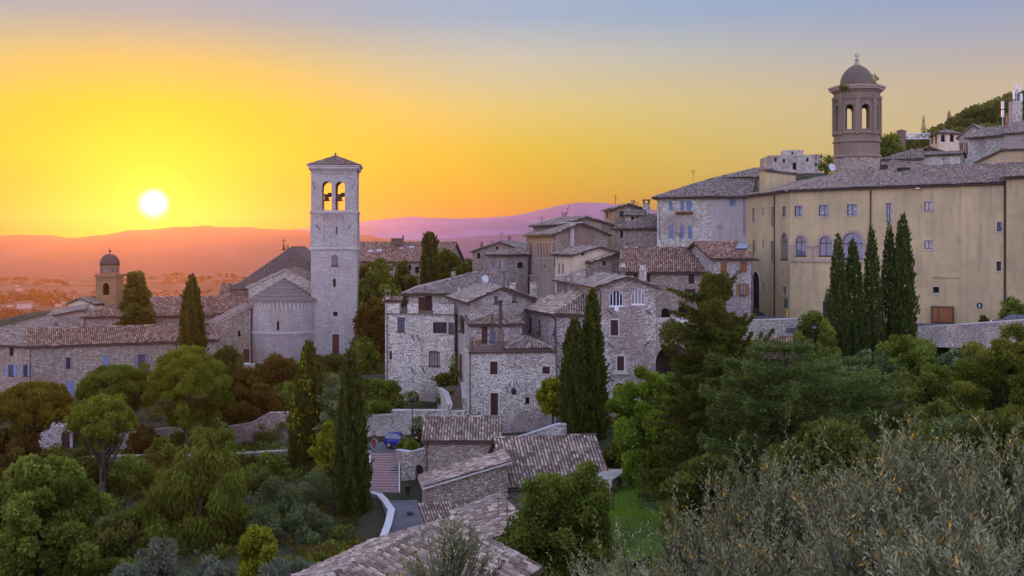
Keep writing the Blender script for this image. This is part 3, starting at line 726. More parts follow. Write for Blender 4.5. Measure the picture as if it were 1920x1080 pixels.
def small_belfry():
    d = 186; x0, x1 = XY(179.5, d), XY(218, d); s = (x1 - x0).length; c = (x0 + x1) / 2 + V2(0, s / 2); zt = Z(519, d); zo = Z(527, d)
    r = root('domed_belfry', 'small ochre belfry with a dark dome and round windows in the valley view', 'bell tower', (c.x, c.y, -22))
    f = [x0, x1, x1 + V2(0, s), x0 + V2(0, s)]; g = G()
    for i in range(4):
        hs = [(s * .34, s * .66, Z(553, d), Z(531, d), s * .16)] if i in (0, 2) else []
        wall_face(g, f[i], f[(i + 1) % 4], -22, zt, hs, reveal=.35)
    g.face([(p.x, p.y, zt) for p in f])
    for sx in (-1, 1): g.box((c.x + sx * s * .38, x0.y - .06, (zt - 14) / 2 - 7 + 3.5), (s * .12, .12, 9))
    g.build('wall', M['belfry'], r)
    g = G(); g.box((c.x, c.y, zt + .08), (s + .5, s + .5, .18)); g.box((c.x, c.y, zt + .3), (s + .25, s + .25, .25)); g.box((c.x, x0.y - .04, Z(530, d) + .3), (s * .5, .12, .1)); g.build('cornice', M['belfry'], r)
    g = G(); R_ = s * .445; z1 = Z(500, d)
    g.lathe((c.x, c.y, 0), [(R_, zt + .4), (R_, z1), (R_ + .14, z1 + .02), (R_ + .14, z1 + .2), (R_, z1 + .22)], 16); dr = g.build('drum', M['belfry'], r); OFF[dr.name] = OFF[r.name]
    g = G()
    for k in range(-2, 3):
        a = -math.pi / 2 + k * .62; p = V2(math.cos(a), math.sin(a)); q = V2(-p.y, p.x); o = V2(c.x, c.y) + p * (R_ + .02); zc = (zt + .4 + z1) / 2 + .1
        ring = [Vector((o.x + q.x * .3 * math.cos(t), o.y + q.y * .3 * math.cos(t), zc + .36 * math.sin(t))) for t in np.linspace(0, 2 * math.pi, 13)[:-1]]
        g.face(ring)
    g.build('round_window', M['glass'], dr)
    g = G(); zd = Z(476, d); g.lathe((c.x, c.y, 0), [(R_ * 1.06 * math.cos(t) ** .8 if t < 1.5 else .02, z1 + .2 + (zd - z1 - .2) * math.sin(t)) for t in np.linspace(0, 1.54, 10)], 20); g.build('dome', M['copper'], r, smooth=True)
    g = G(); g.tube([(c.x, c.y, zd - .1), (c.x, c.y, Z(466, d))], .06, 6); g.lathe((c.x, c.y, Z(471, d)), [(.02, -.25), (.22, -.1), (.24, .05), (.02, .25)], 10); g.build('finial', M['iron'], r)
    bell(r, c.x, c.y, Z(533, d), .55)
def bell(par, x, y, z, r):
    g = G(); g.lathe((x, y, z), [(.05, 0), (r * .45, -.03 * r), (r * .55, -r * .5), (r * .66, -r * 1.0), (r * .98, -r * 1.45), (r * .9, -r * 1.5), (.03, -r * 1.2)], 16); b = g.build('bell', M['bronze'], par, smooth=True); OFF[b.name] = OFF[par.name]
    g = G(); g.tube([(x - r * 1.5, y, z + .08), (x + r * 1.5, y, z + .08)], .1, 6); g.tube([(x, y, z - r), (x, y, z - r * 1.75)], .05, 6); g.build('yoke', M['iron'], b)
small_belfry()

# ------------------------------------------------------------------ church and its tall bell tower
ch, _ = building('church', 'stone church with round apse and steep dark roof beside the tall bell tower', 'church', rect(437, 157, 630, 158, 30), -22, -6.7, [38, 38, 38, 38], 'rubble', 'tile_d', over=.35, seg=4, gut=False)
building('', '', '', rect(466, 151, 602, 151, 9), -22, -6.2, [None, 25.5, None, 25.5], 'rubble', 'tile', rt=ch, over=.3, seg=4, gut=False, rake='dressed')
building('', '', '', rect(398, 146, 470, 148, 5), -22, -11.3, [None, None, None, 26], 'rubble_b', 'tile', rt=ch, over=.25, gut=False, rake='dressed', wins={0: [(446, 620, 451, 631, 'dark'), (456, 654, 468, 680, 'door_brown', 0, .12)]})
building('', '', '', quad((404, 151.5), (466, 152.5), (466, 159), (420, 159)), -22, -10.0, [27, None, None, None], 'rubble_b', 'tile_r', rt=ch, over=.25, gut=False, seg=4)
def apse(r):
    c = XY(533, 151); rad = 4.68; z0, z1 = -22, Z(566, 147); aw = math.pi
    g = G(); slit = (Z(620, 146.4), Z(602, 146.4)); nseg = 48; A = [aw + aw * k / nseg for k in range(nseg + 1)]
    pt = lambda a, z, rr=rad: (c.x + rr * math.cos(a), c.y + rr * math.sin(a), z); zs = [z0, slit[0], slit[1], z1]
    for k in range(nseg):
        for j in range(3):
            if j == 1 and k == 24: continue
            g.face([pt(A[k], zs[j]), pt(A[k + 1], zs[j]), pt(A[k + 1], zs[j + 1]), pt(A[k], zs[j + 1])])
    g.build('apse_wall', M['ashlar'], r)
    g = G(); g.face([pt(A[24], slit[0], rad - .3), pt(A[25], slit[0], rad - .3), pt(A[25], slit[1], rad - .3), pt(A[24], slit[1], rad - .3)])
    for k, q in ((24, 25), (25, 24)): g.face([pt(A[k], slit[0], rad), pt(A[k], slit[0], rad - .3), pt(A[k], slit[1], rad - .3), pt(A[k], slit[1], rad)])
    g.build('window', M['dark'], r)
    def block(g, a0, a1, za, zb, ra, rb):
        q = [pt(a0, za, rb), pt(a1, za, rb), pt(a1, za, ra), pt(a0, za, ra), pt(a0, zb, rb), pt(a1, zb, rb), pt(a1, zb, ra), pt(a0, zb, ra)]; g.hexa([Vector(p) for p in q])
    g = G(); n = 26                                     # hanging arcade under the eaves
    for k in range(n):
        a, da = aw + aw * (k + .5) / n, aw / n
        block(g, a - da * .5, a - da * .22, z1 - 1.05, z1 - .1, rad - .02, rad + .10)
        for m in range(6):
            t0, t1 = math.pi * m / 6, math.pi * (m + 1) / 6; f = lambda t: (a + da * .5 + da * .3 * math.cos(t), z1 - .75 + .42 * math.sin(t))
            (a0, za), (a1, zb) = f(t0), f(t1); g.face([pt(a0, za, rad + .1), pt(a1, zb, rad + .1), pt(a1, z1 - .1, rad + .1), pt(a0, z1 - .1, rad + .1)][::-1])
    g.lathe((c.x, c.y, 0), [(rad, z1 - .14), (rad + .22, z1 - .1), (rad + .25, z1 + .06), (rad, z1 + .08)], 48, aw, 2 * aw, caps=False); g.build('corbel_arcade', M['dressed'], r)
    g = G(); zc = Z(625, 146.5)
    for k in range(64): block(g, aw + aw * k / 64, aw + aw * (k + .55) / 64, zc - .28, zc - .06, rad - .02, rad + .12)
    g.lathe((c.x, c.y, 0), [(rad, zc - .06), (rad + .16, zc - .05), (rad + .16, zc + .1), (rad, zc + .14)], 48, aw, 2 * aw, caps=False); g.build('string_course', M['dressed'], r)
    g = G()
    for k in (.06, .28, .5 + .17, .88): block(g, aw + aw * k - .035, aw + aw * k + .035, z0, z1 - .9, rad - .02, rad + .09)
    g.build('pilaster', M['ashlar'], r)
    g = G(); zt = Z(523, 150)
    prof = [(rad + .42, z1 + .09)] 
    for k in range(1, 27):
        f = k / 26; rr = (rad + .42) * (1 - f) + .03; zz = z1 + .09 + (zt - z1) * f
        prof += [(rr + .045, zz - .005), (rr + .03, zz + .025)]
    g.lathe((c.x, c.y, 0), prof, 56, aw - .25, 2 * aw + .25, caps=False)
    m = 57; g.uv = [[(float(i % (m - 1)) + .5 + (i // (m - 1)) * .37, float(i // (m - 1)) + .5)] * 4 for i in range(len(g.f))]
    g.lathe((c.x, c.y, 0), [(rad, z1 + .02), (rad + .44, z1 + .04)], 56, aw - .25, 2 * aw + .25, mi=0, caps=False)
    g.build('apse_roof', M['slab'], r, uv=True)
    g = G(); p = P(532, 466, 165.5); g.tube([p + Vector((0, 0, -.1)), p + Vector((0, 0, 1.7))], .05, 6); g.tube([p + Vector((-.4, 0, 1.2)), p + Vector((.4, 0, 1.2))], .045, 6); g.tube([p + Vector((-.25, 0, .55)), p + Vector((.6, 0, .5))], .035, 6); g.lathe(p, [(.3, -.3), (.12, .1), (.18, .3), (.05, .42)], 10)
    g.build('roof_cross', M['iron'], r)
apse(ch)

def campanile():
    d = 149.5; x0, x1 = XY(583, d), XY(669, d + .6); e = (x1 - x0).normalized(); s = (x1 - x0).length; q = V2(-e.y, e.x) * s; f = [x0, x1, x1 + q, x0 + q]; c = (x0 + x1 + q) / 2 + x0 * 0
    c = (f[0] + f[2]) / 2; zt = Z(312, d)
    r = root('bell_tower', 'tall square stone bell tower with two open bell arches and tiled pyramid roof', 'bell tower', (c.x, c.y, -22))
    U = lambda px: (px - 583) * d / FPX
    arch = lambda a, b, y0, y1: (U(a), U(b), Z(y1, d), Z(y0, d), (U(b) - U(a)) / 2)
    belf = [arch(604, 621.3, 340, 394), arch(628.4, 645.8, 340, 394)]
    front = belf + [arch(620.5, 634, 477, 499), (U(624), U(629), Z(538, d), Z(523, d), 0), (U(624), U(632.5), Z(593, d), Z(585, d), 0), (U(622.5), U(635.5), Z(672, d), Z(627, d), 0)]
    g = G()
    wide = [(h[0] - .28, h[1] + .28, h[2] - .15, h[3] + .2, h[4] + .28) for h in belf]; wide = [(s - h[1], s - h[0], *h[2:]) for h in (wide[0][:1] + (wide[0][1] - .2,) + wide[0][2:], (wide[1][0] + .2,) + wide[1][1:])]
    for i in range(4): wall_face(g, f[i], f[(i + 1) % 4], -22, zt, front if i == 0 else (wide if i == 2 else belf), reveal=.38)
    for yy in (398, 472): g.face([(p.x + (c.x - p.x) * .05, p.y + (c.y - p.y) * .05, Z(yy, d)) for p in f])
    g.build('wall', M['ashlar'], r)
    opening(r, x0, e, *front[2][:4], front[2][4], 'bars', .12)
    opening(r, x0, e, *front[3][:4], 0, 'dark'); opening(r, x0, e, *front[4][:4], 0, 'dark'); opening(r, x0, e, *front[5][:4], 0, 'door_brown', .14)
    def course(name, py, out, h, dent=True):
        g = G(); z = Z(py, d); g.box((c.x, c.y, z), (s + 2 * out, s + 2 * out, h), math.atan2(e.y, e.x))
        if dent:
            n = 22
            for i in range(4):
                a, b = f[i], f[(i + 1) % 4]; ee = (b - a).normalized(); nn = V2(ee.y, -ee.x)
                for k in range(n): p = a + (b - a) * ((k + .5) / n) + nn * (out * .4); g.box((p.x, p.y, z - h / 2 - .1), (s / n * .5, out * .9, .2), math.atan2(ee.y, ee.x))
        return g.build(name, M['dressed'], r)
    course('string_course', 397, .22, .2); course('string_course', 465, .2, .2)
    course('cornice', 313.5, .36, .26)
    # corbel arcades and blind panels
    g = G(); gb = G()
    for i in range(4):
        a, b = f[i], f[(i + 1) % 4]; ee = (b - a).normalized(); nn = V2(ee.y, -ee.x); L = (b - a).length
        pt = lambda u, z, o=.14: (a.x + ee.x * u + nn.x * o, a.y + ee.y * u + nn.y * o, z)
        n = 15; w_ = L / n; zt2, zb2 = Z(315, d), Z(326, d)
        for k in range(n):
            m = (k + .5) * w_
            for j in range(6):
                fa = lambda t: (m + w_ * .36 * math.cos(t), zb2 + .28 + (zt2 - zb2) * .45 * math.sin(t)); p0, p1 = fa(math.pi * j / 6), fa(math.pi * (j + 1) / 6)
                g.face([pt(p0[0], zt2), pt(*p0), pt(*p1), pt(p1[0], zt2)][::-1])
            g.face([pt(m - w_ * .5, zb2), pt(m - w_ * .36, zb2), pt(m - w_ * .36, zt2), pt(m - w_ * .5, zt2)]); g.face([pt(m + w_ * .36, zb2), pt(m + w_ * .5, zb2), pt(m + w_ * .5, zt2), pt(m + w_ * .36, zt2)])
            g.face([pt(m - w_ * .5, zb2, 0), pt(m - w_ * .36, zb2, 0), pt(m - w_ * .36, zb2), pt(m - w_ * .5, zb2)][::-1])
        zs, zt3 = Z(463, d), Z(401, d); g_arc = g; g = gb                  # lesenes round two sunk panels
        for a0, b0 in ((0, .27), (.455, .545), (.73, 1)):
            u0, u1 = a0 * L, b0 * L; g.hexa([Vector(pt(u, z, o)) for z in (zs, zt3) for u, o in ((u0, .09), (u1, .09), (u1, 0), (u0, 0))])
        for a0, b0 in ((.27, .455), (.545, .73)):
            for k in range(3):
                m = L * (a0 + (b0 - a0) * (k + .5) / 3); w2 = L * (b0 - a0) / 3
                for j in range(6):
                    fa = lambda t: (m + w2 * .38 * math.cos(t), Z(410, d) + .5 * math.sin(t)); p0, p1 = fa(math.pi * j / 6), fa(math.pi * (j + 1) / 6)
                    g.face([pt(p0[0], zt3, .09), pt(*p0, .09), pt(*p1, .09), pt(p1[0], zt3, .09)][::-1])
                g.face([pt(m - w2 * .5, Z(413, d), .09), pt(m - w2 * .38, Z(413, d), .09), pt(m - w2 * .38, zt3, .09), pt(m - w2 * .5, zt3, .09)]); g.face([pt(m + w2 * .38, Z(413, d), .09), pt(m + w2 * .5, Z(413, d), .09), pt(m + w2 * .5, zt3, .09), pt(m + w2 * .38, zt3, .09)])
        g = g_arc
    g.build('corbel_arcade', M['ashlar'], r); gb.build('blind_arcade', M['ashlar'], r)
    g = G()
    for a, b in (((587, 342), (591, 354)), ((665, 342), (660, 354)), ((593, 421), (600, 431)), ((658, 421), (653, 430))):
        pa, pb = P(a[0], a[1], d - .12), P(b[0], b[1], d - .12); g.tube([pa, pb], .05, 5)
    g.hexa([Vector((x0.x + e.x * u, x0.y + e.y * u - .1 + o, z)) for z in (Z(438, d), Z(425, d)) for u, o in ((U(630), 0), (U(632), 0), (U(632), .12), (U(630), .12))])
    g.build('wall_anchor', M['iron'], r)
    zt = Z(311, d); o = .62; cc = [p + (p - c).normalized() * o * 1.25 for p in f]; ap = Vector((c.x, c.y, Z(292, d + s / 2)))
    rg = G()
    for i in range(4):
        a, b = cc[i], cc[(i + 1) % 4]; tri = [Vector((a.x, a.y, zt + .12)), Vector((b.x, b.y, zt + .12)), ap]
        add_tiles(rg, tri, 0, pu=.26); ridge_tiles(rg, tri[1], ap); rg.face([t - Vector((0, 0, .03)) for t in tri], 1)
    rg.face([(p.x, p.y, zt) for p in cc][::-1], 1)
    for i in range(4): a, b = cc[i], cc[(i + 1) % 4]; rg.face([(a.x, a.y, zt), (b.x, b.y, zt), (b.x, b.y, zt + .1), (a.x, a.y, zt + .1)], 1)
    rg.lathe(ap, [(.2, -.12), (.22, .05), (.1, .2), (.16, .35), (.02, .5)], 8); rg.build('roof', [M['tile'], M['dressed']], r, uv=True)
    for k, px in enumerate((612.6, 637.1)):
        p = P(px, 367, d + 1.0); bell(r, p.x, p.y, p.z, .5)
        g = G(); g.tube([p + Vector((-.65, 0, .12)), p + Vector((.65, 0, .12))], .11, 6); g.lathe(p + Vector((.42, 0, .15)), [(.02, .3), (.28, .25), (.34, 0), (.28, -.3), (.02, -.35)], 12)
        g.tube([p + Vector((-.3 + .2 * k, 0, 0)), p + Vector((-.34 + .2 * k, 0, -2.0))], .03, 5); g.build('bell_frame', M['iron'], r)
campanile()

# ------------------------------------------------------------------ far building behind the trees
lb, pol = building('long_house', 'long tiled house with four roof windows behind the tall trees', 'house', rect(640, 222, 838, 218, 14), -10, -3.74, [28, None, 28, None], 'rubble_b', 'tile_r', over=.5, seg=4, pu=.3,
                   wins={0: [(765, 497, 771, 507, 'dark'), (778, 500, 786, 512, 'dark')]})
fr = [p for p in pol if p[0][0] == 0][0][0]
for px in (691, 707, 750, 768):
    g = G(); h = G(); x, y = XY(px + 4, 224.5); z = fr[1] + fr[2] * x + fr[3] * y
    tl = Matrix.Rotation(R(28), 3, 'X'); g.box((x, y, z + .1), (.95, .85, .16), 0, 0, tl); o = g.build('skylight', M['coping'], lb); OFF[o.name] = OFF[lb.name]
    h.box((x, y, z + .15), (.72, .62, .12), 0, 0, tl); h.build('pane', M['skyglass'], o)
g = G(); p = P(745, 455, 225); g.box(p + Vector((0, 0, .35)), (2.4, 1.6, .9)); g.box(p + Vector((0, 0, .86)), (2.9, 2.0, .14)); g.box(p + Vector((1.2, 0, 1.2)), (.3, .3, .9)); g.build('dormer', M['tile_r'], lb)

# ------------------------------------------------------------------ middle: the cluster of stone houses
def terrace_block(r, foot, zb, zt, wall, wins, par_h=0, par_mat='rubble', floor='brickold', idx=(0, 1, 2, 3)):
    g = G(); n = len(foot); todo = []
    for i in range(n):
        a, b = foot[i], foot[(i + 1) % n]; e = (b - a).normalized(); hs = []
        for wd in wins.get(i, []):
            ua, z0 = at_wall(a, e, wd[0], wd[3]); ub, z1 = at_wall(a, e, wd[2], wd[3]); _, zt_ = at_wall(a, e, (wd[0] + wd[2]) / 2, wd[1])
            rs = (ub - ua) / 2 * (wd[5] if len(wd) > 5 else 0); hs.append((ua, ub, (z0 + z1) / 2, zt_, rs)); todo.append((a, e, ua, ub, (z0 + z1) / 2, zt_, rs, wd[4], wd[6] if len(wd) > 6 else None))
        wall_face(g, a, b, zb, zt, hs)
    g.build('wall', M[wall], r)
    for t in todo: opening(r, *t)
    g = G(); g.face([(p.x, p.y, zt) for p in foot]); g.build('terrace_floor', M[floor], r)
A = root('stone_house', 'stone house with a loggia terrace and wide hipped roof right of the hedge', 'house', (*XY(790, 114), -18))
fa = quad((722, 112), (853, 110.5), (905, 130), (790, 133)); zta = Z(587, 112)
terrace_block(A, fa, -21, zta, 'rubble_w', {0: [(745, 595, 759, 622, 'big'), (812, 604, 838, 625, 'big', 0, .12), (841, 605, 851, 625, 'big'), (804, 657, 825, 687, 'bars', .45, .14), (730, 658, 735, 674, 'shut')]})
a, b = fa[0], fa[1]; e = (b - a).normalized()
for px0, px1 in ((722, 749), (764, 784), (812, 853)):
    u0, _ = at_wall(a, e, px0, 580); u1, _ = at_wall(a, e, px1, 580); m_ = a + e * ((u0 + u1) / 2) + V2(-e.y, e.x) * .13; g = G(); g.box((m_.x, m_.y, zta + .5), (u1 - u0, .26, 1.0), math.atan2(e.y, e.x)); g.build('parapet', M['rubble_w'], A)
for px0, px1 in ((749, 764), (784, 812)):
    g = G(); u0, _ = at_wall(a, e, px0, 580); u1, _ = at_wall(a, e, px1, 580)
    for zz in (.08, .98): pa = a + e * u0 + V2(0, .12); pb = a + e * u1 + V2(0, .12); g.tube([(pa.x, pa.y, zta + zz), (pb.x, pb.y, zta + zz)], .03, 5)
    for k in range(9): pa = a + e * (u0 + (u1 - u0) * (k + .5) / 9) + V2(0, .12); g.tube([(pa.x, pa.y, zta + .05), (pa.x, pa.y, zta + .98)], .014, 4)
    g.build('railing', M['iron'], A)
g = G(); g.box((*((a + b) / 2 + V2(0, -.06)), zta - .06), ((b - a).length + .1, .16, .12), math.atan2(e.y, e.x)); g.build('string_course', M['brickold'], A)
building('', '', '', [V2(-11.3, 116.6), V2(-1.2, 115.2), V2(-1.2, 130.5), V2(-11.3, 132.2)], -10, -5.45, [15, None, 15, 15], 'rubble_w', 'tile_g', rt=A, over=.75, wins={0: [(784, 558, 797, 586, 'door_brown'), (797, 553, 810, 585, 'door_redwood')]})
building('', '', '', rect(722, 112.3, 748, 112.3, 2.4), -7.6, -6.15, [12, None, 12, None], 'rubble_w', 'tile_r', rt=A, over=.3, gut=False)
chimney(A, 727.5, 542, 580, 112.8, 9, 'rubble', 'slab'); chimney(A, 850, 502, 524, 124, 8, 'rubble_b', 'tent'); chimney(A, 878, 510, 520, 125, 5, 'rubble_b', 'slab'); chimney(A, 861, 540, 562, 113.4, 6, 'rubble', None)
for q in ([P(726, 590, 111.7), P(726, 712, 111.7)], [P(852.5, 566, 110), P(852.5, 660, 110)]): pipe(A, q)
g = G()
for x, y in ((774, 634), (784, 634), (773, 695), (793, 693), (840, 703)): g.tube([P(x - 2, y - 6, 111), P(x + 3, y + 6, 111)], .05, 5)
g.build('wall_anchor', M['iron'], A)

B_ = [XY(852, 113), XY(881, 104), XY(998, 112)]; B_.append(B_[2] + (B_[0] - B_[1]) * 1.25); B_[0] = B_[1] + (B_[0] - B_[1]) * 1.25
hb, _ = building('stone_house', 'narrow stone house with a low gable and two tiny attic windows above the tiled terrace', 'house', B_, -19, -5.75, [17, None, 17, None], 'rubble', 'tile_g', over=.5,
    wins={0: [(860, 592, 871, 622, 'big'), (863.5, 568, 867, 575, 'dark'), (859, 664, 866, 712, 'door_brown')], 1: [(926.5, 555, 935, 569, 'big'), (960.5, 553, 970, 566, 'big')]})
chimney(hb, 961, 520, 543, 114, 11, 'rubble', 'slab'); chimney(hb, 1000, 515, 552, 113.5, 13, 'rubble', 'slab')
g = G(); g.lathe((0, 0, 0), [(.02, 0), (.3, .06), (.42, .16)], 14); 
def dish(par, px, py, d, r=.45, rz=.5, mat='steel'):
    g = G(); c = P(px, py, d); rt_ = Matrix.Rotation(rz, 3, 'Z') @ Matrix.Rotation(R(75), 3, 'X')
    ring = lambda rr, h: [c + rt_ @ Vector((rr * math.cos(t), rr * math.sin(t), h)) for t in np.linspace(0, 2 * math.pi, 15)[:-1]]
    g.grid([ring(r, .12), ring(r * .7, .04), ring(.03, 0), ring(.03, -.02), ring(r * .7, .02), ring(r, .1)], True); g.tube([c, c + rt_ @ Vector((0, 0, .5))], .02, 5); g.tube([c, c - Vector((0, -.15, .6))], .03, 5)
    g.build('satellite_dish', M[mat], par)
dish(hb, 909, 523, 118, .42, .6)

fc = rect(881, 98, 1042, 99, 6.2); ztc = Z(659, 98.5)
Cc = root('stone_house', 'stone house with a tiled roof terrace, tall flue and dark red door and shutters', 'house', (*XY(960, 101), -18))
terrace_block(Cc, fc, -21, ztc, 'rubble_w', {0: [(919, 678, 933, 702, 'red', 0, .13), (1017, 673, 1031, 701, 'red', 0, .13), (920, 737, 934, 781, 'door_redwood', 0, .13), (985, 745, 993, 758, 'dark')]})
g = G(); a, b = fc[0], fc[1]; e = (b - a).normalized(); g.box((*((a + b) / 2 + V2(0, -.1)), ztc - .05), ((b - a).length + .3, .3, .14), math.atan2(e.y, e.x)); g.build('gutter', M['copper'], Cc)
g = G()
ue = at_wall(a, e, 952, 650)[0]
for zz in (.1, .9): g.tube([(*(a + V2(.1, .2)), ztc + zz), (*(a + e * ue + V2(0, .2)), ztc + zz)], .025, 5)
for k in range(34): p = a + e * (.1 + ue * k / 33.6) + V2(0, .2); g.tube([(p.x, p.y, ztc + .08), (p.x, p.y, ztc + .9)], .012, 4)
g.build('railing', M['iron'], Cc)
building('', '', '', rect(883, 103.4, 979, 104.6, 2.4), -11, Z(609, 103.4), [14, None, None, None], 'rubble_p', 'tile_p', rt=Cc, over=.3, gut=True, wins={0: [(903, 612, 914, 645, 'door_brown'), (918.5, 621, 929, 645, 'door_greyblue')]})
building('', '', '', rect(952, 98.35, 1033, 98.9, 4.2), -11.5, Z(655, 98.4), [24, 24, 24, 24], 'rubble', 'tile', rt=Cc, over=.15, gut=False)
o = chimney(Cc, 939, 617, 650, 100.5, 13, 'brickold', None); g = G(); g.tube([P(938.5, 618, 100.8), P(938.5, 566, 100.8)], .17, 8); g.lathe(P(938.5, 566, 100.8), [(.2, -.1), (.26, 0), (.26, .1), (.02, .25)], 10); g.build('flue', M['copper'], o)
g = G(); g.tube([P(923, 620, 103.1), P(923, 592, 103.1)], .08, 6); g.build('flue', M['copper'], Cc)
pipe(Cc, [P(881.5, 662, 97.7), P(881.5, 790, 97.7)], .07); chimney(Cc, 884, 632, 655, 98.6, 8, 'brickold', None)
g = G(); c = P(963, 733, 97.4)
for sx in (-1, 1): g.tube([c + Vector((sx * .75, .3, -.1)), c + Vector((sx * .2, -.1, .9))], .035, 5)
g.tube([c + Vector((0, .3, .9)), c + Vector((0, -.25, .75)), c + Vector((0, -.25, .3))], .03, 5); g.lathe(c + Vector((0, -.25, -.25)), [(.02, .6), (.2, .45), (.26, .35), (.18, 0), (.04, -.08)], 8); g.build('wall_lantern', M['iron'], Cc)
g = G(); p = P(886, 647, 99.2)
tp = root('flower_pot', 'round terracotta pot on the tiled roof terrace', 'pot', P(897, 648, 101)); g = G(); g.lathe(P(897, 648, 101), [(.2, -.02), (.32, .5), (.36, .5), (.36, .58), (.28, .56), (.2, .4)], 14); g.build('pot_body', M['terracotta'], tp); 

Dk = [XY(965, 116), XY(1042, 103), XY(1196, 102.6)]; Dk.append(Dk[2] + (Dk[0] - Dk[1])); Dk[3] = Dk[2] + V2(-3.9, 12.6)
hd, _ = building('stone_house', 'stone house with a large hipped roof of pale old tiles behind the twin cypress', 'house', Dk, -19, -6.8, [21, 21, None, 21], 'rubble_p', 'tile_p', over=.5,
    wins={0: [(979, 592, 983, 618, 'big'), (987, 595, 997, 621, 'big'), (1008, 599, 1013, 626, 'big'), (1019, 660, 1024, 680, 'red')]})
pipe(hd, [P(1031, 590, 103.2), P(1042, 601, 102.7), P(1042, 780, 102.7)], .07); dish(hd, 1035, 622, 103.4, .42, -1.0)
fe = [XY(1121, 101.4), XY(1229, 101.4)]; fe += [fe[1] + V2(-3, 22), fe[0] + V2(-3, 22)]
he, _ = building('stone_house', 'tall gabled stone house with two white framed arched windows under its eaves', 'house', fe, -20, -4.2, [None, 19, None, 19], 'rubble', 'tile_g', over=.5, overs=[.45, .5, .3, .5],
    wins={0: [(1143, 544, 1168, 574, 'white', 1.0), (1184, 542, 1209, 571, 'white', 1.0), (1145, 600, 1159, 629, 'red', 0, .13), (1157, 668, 1170, 695, 'red', 0, .15), (1150, 718, 1171, 760, 'bars', 1.0, .14)], 3: [(1108, 547, 1116, 565, 'shut')]})
chimney(he, 1105, 498, 526, 112, 13, 'brickold', 'tent'); chimney(he, 1071, 514, 528, 112, 5, 'rubble_b', 'tent'); pipe(he, [P(1117, 536, 101.6), P(1126, 546, 101.2), P(1126, 580, 101.2)])
g = G()
for x, y in ((1145, 586), (1218, 586), (1147, 648), (1215, 644), (1146, 711), (1216, 706), (1050, 645)): s = 1 if x != 1215 else -1; g.tube([P(x - 7, y - 5 * s, 101.1), P(x + 5, y + 5 * s, 101.1)], .05, 5)
g.build('wall_anchor', M['iron'], he)
g = G(); c = P(1164, 700, 101.1); g.box(c, (1.5, .25, .14)); g.build('planter_shelf', M['dressed'], he)
cl = G(); c = P(1156, 577, 101.0)
for k in range(4): cl.hexa([c + Vector(q) * .62 for q in [(-.32 + .16 * k, -.03 * (k % 2), -.5 + .1 * (k % 2)), (-.14 + .16 * k, -.05, -.42 - .14 * (k % 3)), (-.14 + .16 * k, .1, -.42), (-.32 + .16 * k, .1, -.5), (-.32 + .16 * k, -.06, .3), (-.14 + .16 * k, -.06, .33), (-.14 + .16 * k, .12, .33), (-.32 + .16 * k, .12, .3)]])
tag(cl.build('hanging_cloth', M['white'], None, off=c), 'white cloth hung out over the sill of an arched window', 'cloth')

# ------------------------------------------------------------------ higher rows of houses
hf, _ = building('stone_house', 'stone house with a bright red tiled roof and brown shutters behind the gabled house', 'house', rect(1168, 128.5, 1338, 127, 12), -12, -3.4, [24, None, 24, None], 'rubble_b', 'tile_r', over=.5,
    wins={0: [(1208, 512, 1219, 530, 'red'), (1291, 512, 1302, 532, 'red'), (1285, 542, 1304, 566, 'red'), (1188, 513, 1195, 524, 'shut'), (1240, 578, 1256, 606, 'dark', 1), (1272, 575, 1292, 606, 'dark')]})
chimney(hf, 1205, 497, 520, 126, 13, 'rubble', 'pots'); chimney(hf, 1168, 494, 512, 127, 9, 'brickold', 'pots'); chimney(hf, 1248, 466, 479, 133, 8, 'rubble_b', 'slab')
g = G(); x, y = XY(1239, 131); g.box((x, y, -3.4 + 2.6 * .44 + .2), (.9, .9, .12), 0, 0, Matrix.Rotation(R(24), 3, 'X')); g.build('skylight', M['skyglass'], hf)
F2 = [XY(1082, 141), XY(1113, 134), XY(1192, 137)]; F2.append(F2[2] + (F2[0] - F2[1])); 
building('stone_house', 'low stone house whose grey roof has a sunlit eave left of the red tiled roof', 'house', F2, -12, -2.35, [15, None, 15, None], 'rubble_b', 'tile_g', over=.5, seg=4, wins={1: [(1130, 490, 1136, 498, 'dark')]})
G_ = [XY(1279, 136.5), XY(1339, 124), XY(1411, 121.5)]; G_.append(G_[2] + (G_[0] - G_[1]))
hg, _ = building('stone_house', 'stone house with chestnut shutters and red tiled gable beside the yellow building', 'house', G_, -12, -1.78, [None, 20, None, 20], 'rubble_p', 'tile_r', over=.45,
    wins={1: [(1351, 492, 1363, 512, 'orange'), (1388, 491, 1400, 511, 'orange'), (1387, 532, 1398, 554, 'open_chestnut'), (1365, 545, 1375, 556, 'shut'), (1345, 580, 1362, 606, 'dark', 1)], 0: [(1308, 482, 1311, 488, 'dark')]})
pipe(hg, [P(1410, 486, 121), P(1409, 600, 121)])
g = G(); tl = Matrix.Rotation(R(20), 3, 'X'); p = P(1392, 462, 125); g.box(p, (1.3, 1.6, .14), -.4, 0, tl); g.build('skylight', M['glass'], hg)
hh, _ = building('stone_mansion', 'tall stone mansion with bright blue shutters and a small balcony ledge', 'house', rect(1232, 152, 1402, 148.5, 14), -12, 6.6, [21, None, 21, 21], 'rubble_w', 'tile_g', over=.7, seg=4, pu=.3, wins={0:
    [(1254, 377, 1261, 395, 'blue'), (1275.6, 377, 1283, 395, 'blue'), (1287, 377, 1297, 395, 'blue'), (1368.5, 373, 1379, 386, 'blue'), (1255, 423.5, 1262, 447, 'blue'), (1275.6, 423.5, 1282, 447, 'blue'), (1290, 423.5, 1297.6, 447, 'blue')]})
a, b = XY(1232, 152), XY(1402, 148.5); e = (b - a).normalized(); nn = V2(e.y, -e.x)
